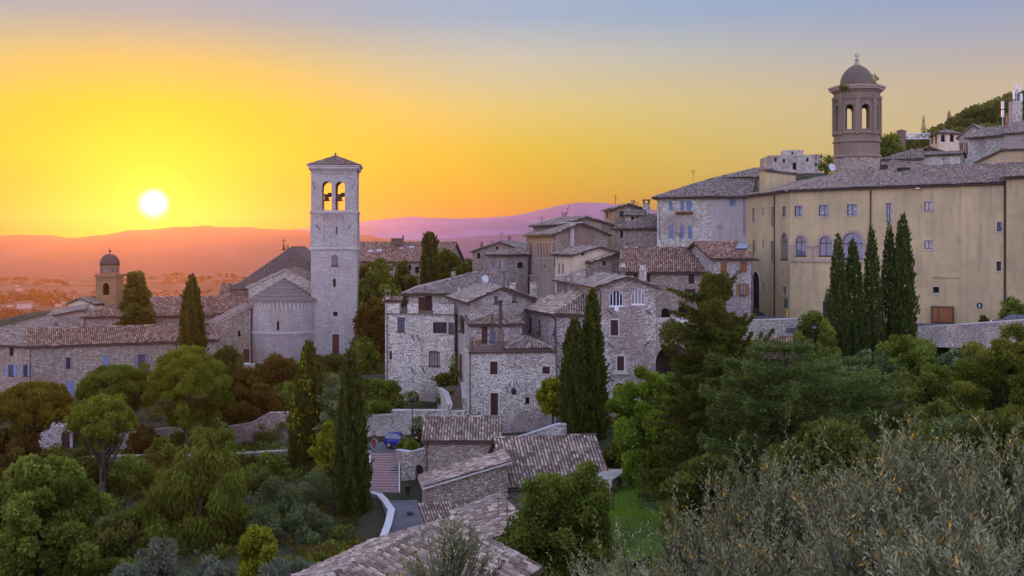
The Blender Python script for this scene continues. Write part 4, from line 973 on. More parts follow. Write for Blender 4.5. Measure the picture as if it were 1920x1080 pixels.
g = G(); u0 = at_wall(a, e, 1334, 420)[0]; L = (b - a).length
q = lambda u, z, o: Vector((a.x + e.x * u + nn.x * o, a.y + e.y * u + nn.y * o, z))
ud0, ud1 = at_wall(a, e, 1367.5, 380)[0], at_wall(a, e, 1380, 380)[0]; zd0, zd1 = Z(387, 150), Z(372, 150)
for ua, ub, za, zb in ((u0, ud0, -4, 6.3), (ud0, ud1, -4, zd0), (ud0, ud1, zd1, 6.3), (ud1, L, -4, 6.3)): g.hexa([q(ua, za, .05), q(ub, za, .05), q(ub, za, 0), q(ua, za, 0), q(ua, zb, .05), q(ub, zb, .05), q(ub, zb, 0), q(ua, zb, 0)])
g.build('plaster_render', M['greyplas'], hh)
g = G(); z = Z(398, 150); ua, ub = at_wall(a, e, 1267, 400)[0], at_wall(a, e, 1300, 400)[0]; g.hexa([q(ua, z, .6), q(ub, z, .6), q(ub, z, -.02), q(ua, z, -.02), q(ua, z + .18, .6), q(ub, z + .18, .6), q(ub, z + .18, -.02), q(ua, z + .18, -.02)])
for k in range(7): u = ua + (ub - ua) * (k + .5) / 7; g.hexa([q(u - .08, z - .35, .12), q(u + .08, z - .35, .12), q(u + .08, z - .35, -.02), q(u - .08, z - .35, -.02), q(u - .08, z, .55), q(u + .08, z, .55), q(u + .08, z, -.02), q(u - .08, z, -.02)])
g.build('balcony_ledge', M['terracotta'], hh)
pipe(hh, [P(1234, 371, 151.6), P(1236, 380, 151.4), P(1237, 450, 151.4)]); pipe(hh, [P(1395, 366, 148), P(1395, 440, 148)])
building('', '', '', rect(1345, 157, 1430, 154, 9), 2, Z(333, 156), [18, None, 18, 18], 'rubble_b', 'tile_g', rt=hh, over=.4, seg=4, gut=False)
I_ = [XY(1133, 176), XY(1152, 168), XY(1206, 170)]; I_.append(I_[2] + (I_[0] - I_[1]))
hi_, _ = building('stone_house', 'topmost little stone house with a broad chimney left of the blue shuttered mansion', 'house', I_, -8, 5.35, [16, None, 16, None], 'rubble_b', 'tile_g', over=.5, seg=4, wins={0: [(1137, 398, 1140, 410, 'dark'), (1144, 397, 1148, 412, 'orange')], 1: [(1162, 396, 1170, 406, 'big')]})
chimney(hi_, 1212, 373, 399, 168, 12, 'rubble', 'slab'); chimney(hi_, 1187, 375, 384, 172, 6, 'rubble_b', 'slab')
g = G(); g.tube([P(1154, 384, 171), P(1154, 366, 171)], .04, 4); g.tube([P(1151, 368, 171), P(1157, 368, 171)], .03, 4); g.tube([P(1152, 372, 171), P(1156, 372, 171)], .03, 4); g.build('aerial', M['iron'], hi_)
i2, _ = building('stone_house', 'stone house with stepped grey roofs under the broad chimney', 'house', rect(1152, 160, 1234, 158, 9), -8, 2.2, [24, None, 24, 24], 'rubble_b', 'tile_g', over=.45, seg=4, wins={0: [(1163, 433, 1168, 446, 'dark')]})
building('', '', '', rect(1172, 163, 1206, 162.5, 4), 1, Z(404, 163), [20, None, 20, None], 'rubble', 'tile_g', rt=i2, over=.25, seg=4, gut=False, wins={0: [(1183, 406, 1189, 413, 'dark'), (1192, 401, 1198, 411, 'dark')]})
J_ = [XY(987, 170), XY(1040, 146), XY(1140, 150)]; J_.append(J_[2] + (J_[0] - J_[1]) * 1.1)
hj, _ = building('stone_house', 'stone house whose row of tall narrow windows glows in the last sunlight', 'house', J_, -10, 1.25, [19, None, 19, None], 'rubble_b', 'tile_g', over=.6, seg=4, wins={0:
    [(993, 455, 998, 479, 'orange')] + [(1007.5 + 5.6 * k, 455, 1011 + 5.6 * k, 483, 'orange', 0, .1) for k in range(6)] + [(1020, 495, 1023, 503, 'dark', 1)]})
for px, d in ((1006, 162), (1027.5, 152.3), (1039.5, 145.8)): pipe(hj, [P(px, 442, d), P(px, 500, d)])
g = G(); p0, p1 = P(1073, 462, 147), P(1073, 418, 147); g.hexa([p0 + Vector((-.27, 0, 0)), p0 + Vector((.27, 0, 0)), p0 + Vector((.27, .5, 0)), p0 + Vector((-.27, .5, 0)), p1 + Vector((-.27, 0, 0)), p1 + Vector((.27, 0, 0)), p1 + Vector((.27, .5, 0)), p1 + Vector((-.27, .5, 0))]); g.box(P(1072, 417.5, 147.3), (3, .7, .12)); g.build('chimney', M['greyplas'], hj)
J3 = [XY(1000, 167), XY(1050, 158.5), XY(1146, 161)]; J3.append(J3[2] + (J3[0] - J3[1]))
j3, _ = building('stone_house', 'house with a wide grey roof and one small chimney rising against the purple mountain', 'house', J3, -10, 2.7, [15, None, 15, None], 'rubble_b', 'tile_g', over=.6, seg=4)
chimney(j3, 1058, 398, 410, 164, 8, 'rubble_b', 'slab'); g = G(); g.tube([P(1063, 402, 164), P(1066, 385, 164)], .03, 4); g.tube([P(1061, 390, 164), P(1066, 394, 164)], .025, 4); g.build('aerial', M['iron'], j3)
J2 = [XY(1041, 139.5), XY(1075, 135), XY(1170, 138)]; J2.append(J2[2] + (J2[0] - J2[1]))
building('stone_house', 'small house with a cream wall and paired arched slits below the sunlit windows', 'house', J2, -10, -1.5, [14, None, 14, None], 'cream', 'tile_g', over=.45, seg=4, wins={0: [(1046.5, 494, 1050, 513, 'dark', 1), (1053.5, 494, 1057, 513, 'dark', 1)], 1: [(1090, 472, 1096, 479, 'dark')]})
hk, _ = building('stone_house', 'grey gabled stone house at the far left end of the upper row', 'house', rect(886, 178, 990, 176, 14), -9, -1.45, [None, 18, None, 18], 'rubble_b', 'tile_g', over=.4, seg=4, wins={0: [(894.5, 474.5, 900.5, 485, 'dark'), (930, 462, 934, 468, 'dark')]})
chimney(hk, 923, 451, 464, 180, 5, 'rubble', 'slab'); chimney(hk, 955, 444, 452, 181, 5, 'rubble', 'slab')
L_ = [XY(914, 170), XY(946, 163.5), XY(990, 165)]; L_.append(L_[2] + (L_[0] - L_[1]))
hl, _ = building('plastered_house', 'low house with a sunlit cream wall and dark arched door beside the grey gable', 'house', L_, -9, -1.85, [14, 14, None, 14], 'rubble_p', 'tile_g', over=.4, seg=4, wins={1: [(970, 491, 981, 503, 'dark', 1)], 0: [(922, 490, 925, 502, 'dark'), (935, 490, 938, 504, 'orange')]})

# ------------------------------------------------------------------ right: yellow building, octagonal tower, upper town
Mf = [XY(1400, 141), XY(1481, 126), XY(1640, 118.5), XY(1886, 109.5)]; Mf += [Mf[3] + V2(14, 14), V2(46, 146)]
hm_, _ = building('yellow_building', 'huge ochre yellow plastered building with arched windows behind the cypress row', 'building', Mf, -13, 6.2, [14, 14, 14, None, 14, None], 'ochre', 'tile', over=.45, wins={
    0: [(1410.5, 390, 1415, 416.5, 'dark', 0, .08), (1429, 389, 1432, 403, 'dark'), (1446, 388, 1450.5, 426, 'dark', 0, .06), (1410, 451, 1414.5, 476, 'dark'), (1429, 451, 1432, 465, 'dark'), (1445, 452, 1450, 490, 'dark', 0, .06), (1466.5, 387, 1474, 406, 'star', 0, .08),
        (1465, 437, 1477, 486, 'bars', 1.0, (.22, 'archstone')), (1468, 538, 1474, 553, 'dark', 0, .08), (1430, 531, 1433, 546, 'dark'), (1410, 510, 1424, 592, 'dark', 1.0, .2)],
    1: [(1490, 386, 1505, 405.5, 'star', 0, .07), (1535, 384, 1553.5, 405, 'star', 0, .07), (1588, 383, 1607, 404, 'star', 0, .07), (1492, 443, 1511, 480, 'big', 1.0, (.32, 'archstone')), (1536, 443, 1560, 480, 'big', 1.0, (.32, 'archstone')), (1579, 436, 1618, 487, 'big', 1.0, (.32, 'archstone')), (1542, 565, 1556, 612, 'door_brown', 0, .1)],
    2: [(1662, 381, 1672, 417, 'star', 0, .07), (1662, 452, 1672, 492, 'dark', 0, .07), (1733, 378, 1749, 395, 'big', 0, .07), (1733, 451, 1749, 467, 'big', 0, .07), (1749, 538, 1761, 549, 'dark', 0, .06), (1869, 416, 1879, 434, 'big', 0, .07), (1868, 490, 1877, 508, 'big', 0, .07)]})
for px, ys, dd in ((1453, 358, 131), (1633, 352, 118.4), (1884, 345, 109.2)):
    a_, b_ = (Mf[0], Mf[1]) if px < 1481 else ((Mf[1], Mf[2]) if px < 1640 else (Mf[2], Mf[3])); e_ = (b_ - a_).normalized(); u_, _ = at_wall(a_, e_, px, 400); p_ = a_ + e_ * u_ + V2(e_.y, -e_.x) * .1
    pipe(hm_, [(p_.x, p_.y, 5.9), (p_.x, p_.y, -9.2 if px < 1600 else -8.3)], .08)
g = G(); a_, b_ = Mf[1], Mf[2]; e_ = (b_ - a_).normalized(); n_ = V2(e_.y, -e_.x)
for px0, px1, yy, h_ in ((1482, 1625, 489, .35), (1482, 1490, 461, .25), (1513, 1534, 461, .25), (1562, 1577, 461, .25)):
    u0, u1 = at_wall(a_, e_, px0, yy)[0], at_wall(a_, e_, px1, yy)[0]; mm = a_ + e_ * ((u0 + u1) / 2) + n_ * .07; g.box((mm.x, mm.y, at_wall(a_, e_, (px0 + px1) / 2, yy)[1]), (u1 - u0, .18, h_), math.atan2(e_.y, e_.x))
for px in (1487, 1523, 1567):
    u0 = at_wall(a_, e_, px, 470)[0]; mm = a_ + e_ * u0 + n_ * .05; g.box((mm.x, mm.y, Z(476, 124)), (.4, .13, 1.6), math.atan2(e_.y, e_.x))
g.build('string_course', M['archstone'], hm_)
g = G(); a_, b_ = Mf[2], Mf[3]; e_ = (b_ - a_).normalized(); n_ = V2(e_.y, -e_.x)
for px0, px1, yy in ((1748, 1800, 519),): u0, u1 = at_wall(a_, e_, px0, yy)[0], at_wall(a_, e_, px1, yy)[0]; mm = a_ + e_ * ((u0 + u1) / 2) + n_ * .06; g.box((mm.x, mm.y, at_wall(a_, e_, 1775, yy)[1]), (u1 - u0, .14, .16), math.atan2(e_.y, e_.x))
for px in (1727, 1800): u0 = at_wall(a_, e_, px, 400)[0]; mm = a_ + e_ * u0 + n_ * .02; g.box((mm.x, mm.y, -1.5), (.1, .06, 15), math.atan2(e_.y, e_.x))
g.build('wall_rib', M['ochre'], hm_)
fl = G()
for px, py in ((1476, 357), (1720, 353)): fl.box(P(px, py, 126 if px < 1500 else 115), (.5, .25, .12))
fl.build('floodlight', M['steel'], hm_)
for px, py, d, wd in ((1658, 313, 128, 14), (1694, 318, 125, 22)):
    g = G(); c = P(px, py, d); rr = wd / 2 * d / FPX; g.lathe(c, [(rr, -.8), (rr, .1), (rr * 1.15, .1), (rr * 1.15, .2), (rr * .6, .28), (.02, .3)], 14); g.build('roof_vent', M['iron'], hm_)
dish(hm_, 1559, 314, 135, .5, .4); g = G(); g.box(P(1827, 323, 121), (.7, .7, .8)); g.box(P(1827, 316, 121), (.9, .9, .12)); g.build('roof_vent', M['steel'], hm_)
building('', '', '', quad((1424, 138.5), (1436, 136), (1492, 143), (1478, 152)), 5, Z(321, 137), [None, 8, None, None], 'ochre', 'tile', rt=hm_, over=.15, seg=4, gut=False)
r1, _ = building('ochre_wing', 'plain ochre wing with a lean-to roof at the far right of the yellow building', 'building', rect(1887, 109.0, 2010, 103, 10), -13, 6.7, [16, None, 16, None], 'ochre', 'tile', over=.4)
r2, _ = building('ochre_gable', 'ochre gable wall with one small window above the big building roof', 'building', rect(1806, 124, 1990, 115, 12), -2, [8.6, 10.2, 8.6, 8.6], [None, 2, None, 21], 'ochre', 'tile', over=.25, seg=4, gut=False, wins={0: [(1886, 318, 1895, 334, 'big')]})

def octagon_tower():
    d = 150; c = XY(1606.5, d); Rr = 42.5 * d / FPX * .98; a0 = -math.pi / 2 + math.pi / 8
    r = root('domed_tower', 'octagonal brick bell tower with a stone dome rising behind the yellow building', 'bell tower', (c.x, c.y, 0))
    def octo(k): a = a0 + k * math.pi / 4 + .12; return V2(c.x + Rr * math.cos(a), c.y + Rr * math.sin(a))
    pts = [octo(k) for k in range(8)]; zc = Z(170, d); zb = Z(300, d)
    g = G()
    for k in range(8):
        a, b = pts[k], pts[(k + 1) % 8]; L = (b - a).length
        wall_face(g, a, b, zb, zc, [(L * .26, L * .74, Z(245, d), Z(199, d), L * .24)], reveal=.75)
    g.face([(p.x, p.y, Z(250, d)) for p in pts]); g.face([(p.x, p.y, zc) for p in pts])
    g.build('wall', M['tanbrick'], r)
    g = G()
    for k in range(8):
        a = pts[k]; n_ = (a - c).normalized(); ang = math.atan2(n_.y, n_.x); p = a + n_ * .02
        g.box((p.x, p.y, (Z(182, d) + Z(255, d)) / 2), (.35, .6, Z(182, d) - Z(255, d)), ang)
    g.build('pilaster', M['tanbrick'], r)
    def oct_ring(z0, z1, o0, o1, mat, name):
        g = G(); ring = lambda z, o: [(c.x + (p.x - c.x) * (1 + o / Rr), c.y + (p.y - c.y) * (1 + o / Rr), z) for p in pts]
        g.grid([ring(z0, 0), ring(z0, o0), ring(z1, o1), ring(z1, 0)], True); return g.build(name, M[mat], r)
    oct_ring(Z(176, d), Z(172, d), .1, .35, 'tanbrick', 'cornice'); oct_ring(Z(171.5, d), Z(168, d), .55, .62, 'archstone', 'cornice'); oct_ring(Z(167.5, d), Z(164, d), .75, .8, 'archstone', 'cornice')
    oct_ring(Z(189, d), Z(185, d), .22, .3, 'tanbrick', 'string_course'); oct_ring(Z(253, d), Z(249, d), .25, .2, 'tanbrick', 'string_course'); oct_ring(Z(268, d), Z(264, d), .25, .12, 'tanbrick', 'string_course'); oct_ring(Z(296, d), Z(291, d), .3, .15, 'tanbrick', 'string_course')
    g = G(); g.lathe((c.x, c.y, 0), [(Rr * 1.0, -3), (Rr * 1.0, Z(297, d))], 16); g.build('tower_base', M['rubble_b'], r)
    g = G(); rd = 30 * d / FPX; z0, z1 = Z(164, d), Z(121, d); zd = Z(156, d)
    g.lathe((c.x, c.y, 0), [(rd * 1.08, z0), (rd * 1.08, zd - .25), (rd * 1.0, zd - .2), (rd * 1.0, zd)] + [(rd * math.cos(t) ** .92 if t < 1.52 else .05, zd + (z1 - zd) * (math.sin(t) * .82 + .18 * (t / 1.53) ** 2)) for t in np.linspace(.08, 1.53, 12)], 24)
    g.build('dome', M['slabdome'], r, smooth=False)
    g = G(); g.lathe((c.x, c.y, Z(122, d)), [(.5, -.1), (.35, .25), (.2, .5), (.32, .7), (.12, .95), (.1, 1.25), (.02, 1.3)], 10); p = Vector((c.x, c.y, Z(104, d)))
    for t in range(10): a, b = t * math.pi / 5, (t + 1) * math.pi / 5; g.tube([p + Vector((.24 * math.cos(a), 0, .24 * math.sin(a))), p + Vector((.24 * math.cos(b), 0, .24 * math.sin(b)))], .07, 5)
    g.tube([p + Vector((0, 0, -.35)), p + Vector((0, 0, -.2))], .06, 5); g.build('finial', M['archstone'], r)
M['slabdome'] = plaster('weathered_dome', (.17, .135, .105), (.125, .10, .08), (.07, .06, .045), .6, .03)
octagon_tower()
O_ = [XY(1425, 242), XY(1442, 232), XY(1541, 230)]; O_.append(O_[2] + (O_[0] - O_[1]))
co, _ = building('fortress', 'far flat topped fortress whose left end catches the orange light', 'fortress', O_, 2, Z(292, 232), [None, 1, None, None], 'rubble', 'dressedtile', over=.1, seg=4, gut=False, wins={1: [(1452, 296, 1456, 303, 'dark'), (1485, 305, 1494, 318, 'dark'), (1512, 296, 1516, 303, 'dark'), (1528, 306, 1532, 312, 'dark')]}) if False else (None, None)
def flat_block(r, foot, zb, zt, mat, wins):
    terrace_block(r, foot, zb, zt, mat, wins, floor='dressed')
co = root('fortress', 'far flat topped fortress whose left end catches the orange light', 'fortress', (*XY(1485, 232), 2))
flat_block(co, O_, 2, Z(291.5, 232), 'rubble', {1: [(1452, 296, 1456, 303, 'dark'), (1486, 305, 1493, 318, 'dark'), (1512, 296, 1516, 303, 'dark'), (1528, 306, 1532, 312, 'dark'), (1468, 297, 1472, 305, 'dark')]})
flat_block(co, rect(1468, 236, 1507, 235.5, 4), 10, Z(281.5, 236), 'rubble', {0: [(1484, 284, 1488, 289, 'dark')]})
P_ = [XY(1743, 224), XY(1760, 215), XY(1798, 217)]; P_.append(P_[2] + (P_[0] - P_[1]))
building('arcaded_house', 'small arcaded house with arched openings below the wooded hill', 'house', P_, 8, Z(249, 216), [20, 20, 20, 20], 'cream', 'tile', over=.5, seg=4, gut=False, wins={0: [(1745.5, 253, 1749, 270, 'dark', 1), (1753, 252, 1756.5, 270, 'dark', 1)], 1: [(1764.5, 252, 1772.5, 266, 'dark', 1), (1781, 251, 1789, 266, 'dark', 1)]})
building('stone_house', 'stone gable house with open brown shutters above the ochre gable wall', 'house', rect(1797, 187, 1852, 184, 12), 4, 18.5, [None, 40, None, 40], 'rubble_w', 'tile_g', over=.35, seg=4, gut=False, wins={0: [(1804, 268, 1811, 290, 'open_chestnut')]})
building('stone_house', 'stone house with dentilled eaves under the telecom mast', 'house', rect(1816, 176, 1892, 170, 9), 4, 17.3, [22, None, 22, None], 'rubble_w', 'tile_g', over=.5, seg=4, gut=False)
building('stone_house', 'pale stone house at the right edge directly below the mast chimney', 'house', rect(1883, 165, 2010, 158, 10), 4, 16.9, [22, None, 22, None], 'rubble_w', 'tile_g', over=.4, seg=4, gut=False)
building('stone_house', 'low roofed stone house tucked behind the yellow building roof right of the domed tower', 'house', rect(1652, 172, 1728, 170, 9), 4, 13.4, [20, None, 20, 20], 'rubble', 'tile_g', over=.4, seg=4, gut=False)
building('brick_house', 'pinkish gabled house end above the grey roofs right of the domed tower', 'house', quad((1697, 184), (1718, 176), (1768, 178), (1748, 188)), 4, 15.2, [14, None, 14, None], 'brickold', 'tile_r', over=.3, seg=4, gut=False, wins={1: [(1732, 277, 1739, 283, 'dark')]})
building('stone_house', 'long low stone house with a brown eave just behind the yellow building ridge', 'house', quad((1650, 150), (1745, 146), (1790, 156), (1700, 162)), 2, 10.4, [12, 12, None, None], 'rubble', 'tile', over=.4, seg=4, gut=False)
building('stone_house', 'pale stone house wall between the arcaded house and the brown eave', 'house', rect(1725, 172, 1800, 169, 6), 4, 14.0, [12, None, 12, None], 'rubble_w', 'tile_g', over=.3, seg=4, gut=False)
tw = root('round_turret', 'round brick turret with a conical tiled cap left of the truss bridge', 'turret', (*XY(1690, 218), 14)); c = XY(1690, 218); g = G(); rr = 8.5 * 218 / FPX; g.lathe((c.x, c.y, 0), [(rr, 10), (rr, Z(247, 218)), (rr * 1.12, Z(246.5, 218)), (rr * 1.12, Z(246, 218))], 16); g.build('wall', M['brickold'], tw)
g = G(); g.lathe((c.x, c.y, 0), [(rr * 1.2, Z(246, 218)), (.05, Z(242.5, 218))], 16); g.build('roof', M['tile'], tw, uv=True)
tb = root('truss_bridge', 'pale steel truss footbridge beside the round turret', 'bridge', P(1720, 262, 217)); g = G(); q0, q1 = 1699, 1744
pp = lambda px, py: P(px, py, 217)
for y in (251, 260.5): g.tube([pp(q0, y), pp(q1, y - .6)], .13, 4)
n = 8
for k in range(n):
    x0_, x1_ = q0 + (q1 - q0) * k / n, q0 + (q1 - q0) * (k + 1) / n
    g.tube([pp(x0_, 260.5), pp(x0_, 251)], .08, 4); g.tube([pp(x0_, 260 if k % 2 else 251), pp(x1_, 251 if k % 2 else 260)], .07, 4)
g.build('truss', M['coping'], tb); g = G(); g.box(P(1721.5, 260.8, 217.8), (4.9, 1.4, .1)); g.build('deck', M['steel'], tb)
ms = root('telecom_mast', 'telecom mast with panel antennas on a broad stone chimney', 'mast', P(1904, 235, 170)); g = G(); d = 170
g.box(P(1904, 213, d), (18 * d / FPX, 1.4, 46 * d / FPX)); g.build('stone_stack', M['rubble'], ms); g = G()
for px, y0, y1 in ((1906, 155, 192), (1911, 157, 192), (1901, 166, 192), (1915, 175, 195)): g.tube([P(px, y1, d), P(px, y0, d)], .07, 5)
for y in (170, 182): g.tube([P(1899, y, d), P(1917, y, d)], .05, 4)
g.build('pole', M['steel'], ms); g = G()
for px, y0, y1 in ((1901, 167, 186), (1906, 157, 167), (1912, 160, 172), (1915, 176, 190)): g.box(P(px, (y0 + y1) / 2, d - .2), (.32, .18, (y1 - y0) * d / FPX))
g.build('panel_antenna', M['white'], ms)
m2 = root('antenna_pole', 'thin antenna pole with a grey panel left of the telecom mast', 'antenna', P(1880, 235, 168)); g = G(); g.tube([P(1880, 236, 168), P(1880, 190, 168)], .07, 5); g.build('pole', M['steel'], m2); g = G(); g.box(P(1880, 197, 167.8), (.4, .2, 1.2)); g.box(P(1880, 213, 167.8), (.4, .2, 1.1)); g.build('panel_antenna', M['steel'], m2)
ck = root('chimney_pot', 'orange lit clay chimney pot beside the thin antenna pole', 'chimney pot', P(1887, 232, 169)); g = G(); g.lathe(P(1887, 228, 169), [(.2, -.6), (.24, .2), (.2, .9), (.26, 1.0), (.22, 1.1), (.1, 1.1)], 10); g.build('pot_body', M['terracotta'], ck)

# ------------------------------------------------------------------ foreground houses
hw, _ = building('cottage', 'small stone cottage with a pale corrugated tile roof in front of the red doored house', 'cottage', rect(795, 86, 936, 86, 5.5), -24, -15.95, [26, None, 26, None], 'rubble_b', 'tile_p', over=.22, pu=.235, wins={})
pipe(hw, [P(800.5, 828, 85.7), P(800.5, 900, 85.7)])
hx, _ = building('cottage', 'low stone cottage with a sloping verge and small white window above the lane', 'cottage', rect(799, 76, 952, 77, 3.2), -24, -17.35, [None, None, None, 14.5], 'rubble_b', 'tile_p', over=.3, gut=False, rake='dressed', wins={0: [(862, 936, 876, 951, 'white'), (914, 929, 938, 944, 'dark')]})
building('', '', '', rect(803, 73, 892, 74, 2.4), -24, -19.45, [19, None, None, None], 'rubble_b', 'tile_p', rt=hx, over=.15, gut=False, pu=.22)
hy, _ = building('barn', 'stone barn with a big corrugated tile roof beside the ivy mass', 'barn', rect(952, 79, 1142, 80.5, 9), -24, -18.1, [31, None, 31, None], 'rubble_b', 'tile_p', over=.25, pu=.27)
Zf = [XY(850, 67), XY(893, 60), XY(985, 61)]; Zf.append(Zf[2] + (Zf[0] - Zf[1]))
hz_, _ = building('shed', 'low shed with a shallow lichen covered tile roof in front of the barn', 'shed', Zf, -24, -17.0, [15, None, None, None], 'rubble_b', 'tile_p', over=.25, pu=.24, gut=False)
g = G()
for k in range(4): p = P(934 + 17 * k, 966, 61); g.tube([p, p + Vector((0, 0, 1.0))], .02, 4)
g.tube([P(934, 966, 61) + Vector((0, 0, .95)), P(985, 966, 61) + Vector((0, 0, .95))], .02, 4); g.build('railing', M['iron'], hz_)
ax_ = (V2(-2.6, 44.4) - V2(-9.8, 29.5)).normalized(); nr = V2(ax_.y, -ax_.x)
r0, r1_ = V2(-9.8, 29.5), V2(-2.6, 44.4)
hq, _ = building('farmhouse', 'nearest farmhouse roof of pale pan tiles at the bottom edge', 'farmhouse', [r0 - nr * 3.9, r0 + nr * 3.9, r1_ + nr * 3.9, r1_ - nr * 3.9], -22, -13.05, [None, 20, None, 20], 'rubble_b', 'tile_p', over=.25, pu=.24, pv=.38, gut=False)
for par_, px, py, d in ((A, 905, 512, 126), (hb, 945, 534, 110), (he, 1150, 512, 108), (hd, 1060, 548, 110), (hf, 1275, 466, 133), (hg, 1350, 450, 129), (hh, 1300, 346, 156), (hj, 1015, 432, 153), (cv, 150, 618, 138), (hk, 940, 452, 182), (lb, 800, 455, 225), (hl, 955, 468, 167), (hm_, 1530, 322, 128), (hm_, 1770, 318, 122), (i2, 1195, 404, 164)): aerial(par_, px, py, d, random.uniform(1.4, 2.4))
# ------------------------------------------------------------------ vegetation
M.update(
    lf_pine=leafy('pine_needles', (0.056, 0.088, 0.009), (0.254, 0.317, 0.037)), lf_cyp=leafy('cypress_foliage', (0.025, 0.039, 0.008), (0.102, 0.127, 0.025), .2),
    lf_bright=leafy('bright_leaves', (0.071, 0.129, 0.013), (0.296, 0.412, 0.047), .4), lf_mid=leafy('green_leaves', (0.051, 0.084, 0.013), (0.251, 0.322, 0.053)),
    lf_dark=leafy('dark_leaves', (0.037, 0.049, 0.012), (0.175, 0.189, 0.043)), lf_rust=leafy('russet_leaves', (0.054, 0.040, 0.012), (0.187, 0.128, 0.030)),
    lf_grey=leafy('grey_green_leaves', (0.053, 0.077, 0.031), (0.213, 0.284, 0.121), .25), lf_silver=leafy('silver_leaves', (0.108, 0.126, 0.084), (0.202, 0.226, 0.152), .2),
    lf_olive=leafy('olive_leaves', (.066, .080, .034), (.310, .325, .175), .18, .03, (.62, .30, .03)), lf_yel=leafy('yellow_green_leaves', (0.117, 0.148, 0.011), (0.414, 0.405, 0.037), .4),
    lf_sumac=leafy('sumac_leaves', (0.062, 0.098, 0.016), (0.302, 0.305, 0.045), .4), lf_cedar=leafy('cedar_needles', (0.030, 0.048, 0.013), (0.126, 0.167, 0.038), .2),
    lf_pine_r=leafy('russet_pine_needles', (0.080, 0.070, 0.011), (0.272, 0.213, 0.029)), lf_pine_d=leafy('dark_pine_needles', (0.041, 0.068, 0.010), (0.178, 0.242, 0.035)), lf_weep=leafy('birch_leaves', (0.060, 0.083, 0.013), (0.233, 0.278, 0.042), .4),
    lf_cyp2=leafy('green_cypress_foliage', (0.021, 0.039, 0.011), (0.093, 0.134, 0.030), .2), lf_cedar2=leafy('cedar_sprays', (0.033, 0.056, 0.016), (0.175, 0.233, 0.057), .2), lf_ivy=leafy('ivy_leaves', (.056, .090, .015), (.200, .250, .040), .3), lf_grass=leafy('grass_blades', (0.086, 0.206, 0.020), (0.210, 0.363, 0.037), .4),
    greenhouse=plain('greenhouse_roof', (.8, .76, .70), .25, .05, spec=.8),
    lf_spruce=leafy('spruce_needles', (0.026, 0.036, 0.007), (0.141, 0.155, 0.026), .25), lf_far=leafy('far_tree_leaves', (0.011, 0.011, 0.009), (0.021, 0.021, 0.014), .0),
    petal=plain('white_petals', (.72, .70, .72), .8, .1))
def unit(v): return v / np.maximum(np.linalg.norm(v, axis=-1, keepdims=True), 1e-9)
def leaf_mesh(name, pos, ax, L, W, tint, mat, parent=None, off=(0, 0, 0), fold=.0):
    """one small rhombic face per leaf"""
    n = len(pos); ax = unit(ax); rv = unit(rng.normal(0, 1, (n, 3))); b = unit(np.cross(ax, rv)); nn = np.cross(ax, b)
    L = np.broadcast_to(np.asarray(L, float), (n,))[:, None]; W = np.broadcast_to(np.asarray(W, float), (n,))[:, None]
    V = np.stack([pos, pos + ax * L * .5 + b * W * .5 + nn * W * fold, pos + ax * L, pos + ax * L * .5 - b * W * .5 + nn * W * fold], 1).reshape(-1, 3) - np.array(off)
    me = bpy.data.meshes.new(name); me.vertices.add(n * 4); me.vertices.foreach_set('co', V.ravel())
    me.loops.add(n * 4); me.loops.foreach_set('vertex_index', np.arange(n * 4, dtype=np.int32))
    me.polygons.add(n); me.polygons.foreach_set('loop_start', np.arange(0, n * 4, 4, dtype=np.int32)); me.polygons.foreach_set('loop_total', np.full(n, 4, np.int32))
    at = me.attributes.new('tint', 'FLOAT', 'FACE'); at.data.foreach_set('value', np.clip(tint, 0, 1).astype(np.float32))
    me.update(calc_edges=True); o = link_mesh(name, me, mat, parent)
    if parent is not None: OFF[o.name] = Vector(off)
    return o
def sph(n): return unit(rng.normal(0, 1, (n, 3)))
def clump_leaves(cs, rs, per, flat=.85, out=1.0, rnd=.7, upb=.15, shell=.45):
    """leaves gathered in clumps: positions, directions, tint"""
    P_, A_, T_ = [], [], []
    for c, r in zip(cs, rs):
        n = int(per * (r * r)); d = sph(n); rad = r * rng.random(n) ** shell
        P_.append(np.array(c) + d * rad[:, None] * np.array([1, 1, flat])); a = d * out + rng.normal(0, rnd, (n, 3)); a[:, 2] += upb; A_.append(a)
        T_.append(rng.uniform(.0, .75) + rng.normal(0, .16, n) + .12 * d[:, 2])
    return np.concatenate(P_), np.concatenate(A_), np.concatenate(T_)
def limbs(par, base, tops, r0, mat='bark', name='trunk', bend=.3, stem=None, trunk_top=None):
    g = G(); base = Vector(base); tt = Vector(trunk_top) if trunk_top is not None else Vector((sum(t[0] for t in tops) / len(tops), sum(t[1] for t in tops) / len(tops), base.z + (max(t[2] for t in tops) - base.z) * .55))
    mid = (base + tt) / 2 + Vector((random.uniform(-.1, .1), 0, 0)) * (tt - base).length * .3
    g.tube([base - Vector((0, 0, .6)), base + (mid - base) * .15, mid, tt], [r0 * 1.35, r0, r0 * .8, r0 * .55], 8)
    for t in tops:
        t = Vector(t); f = random.uniform(.45, .95); s = mid.lerp(tt, f) if f > .6 else base.lerp(mid, .6 + f * .6); m = s.lerp(t, .5) + Vector((0, 0, (t - s).length * .1 * bend)); g.tube([s, m, t], [r0 * .4, r0 * .25, r0 * .08], 5)
    return g.build(name, M[mat], par, smooth=True)
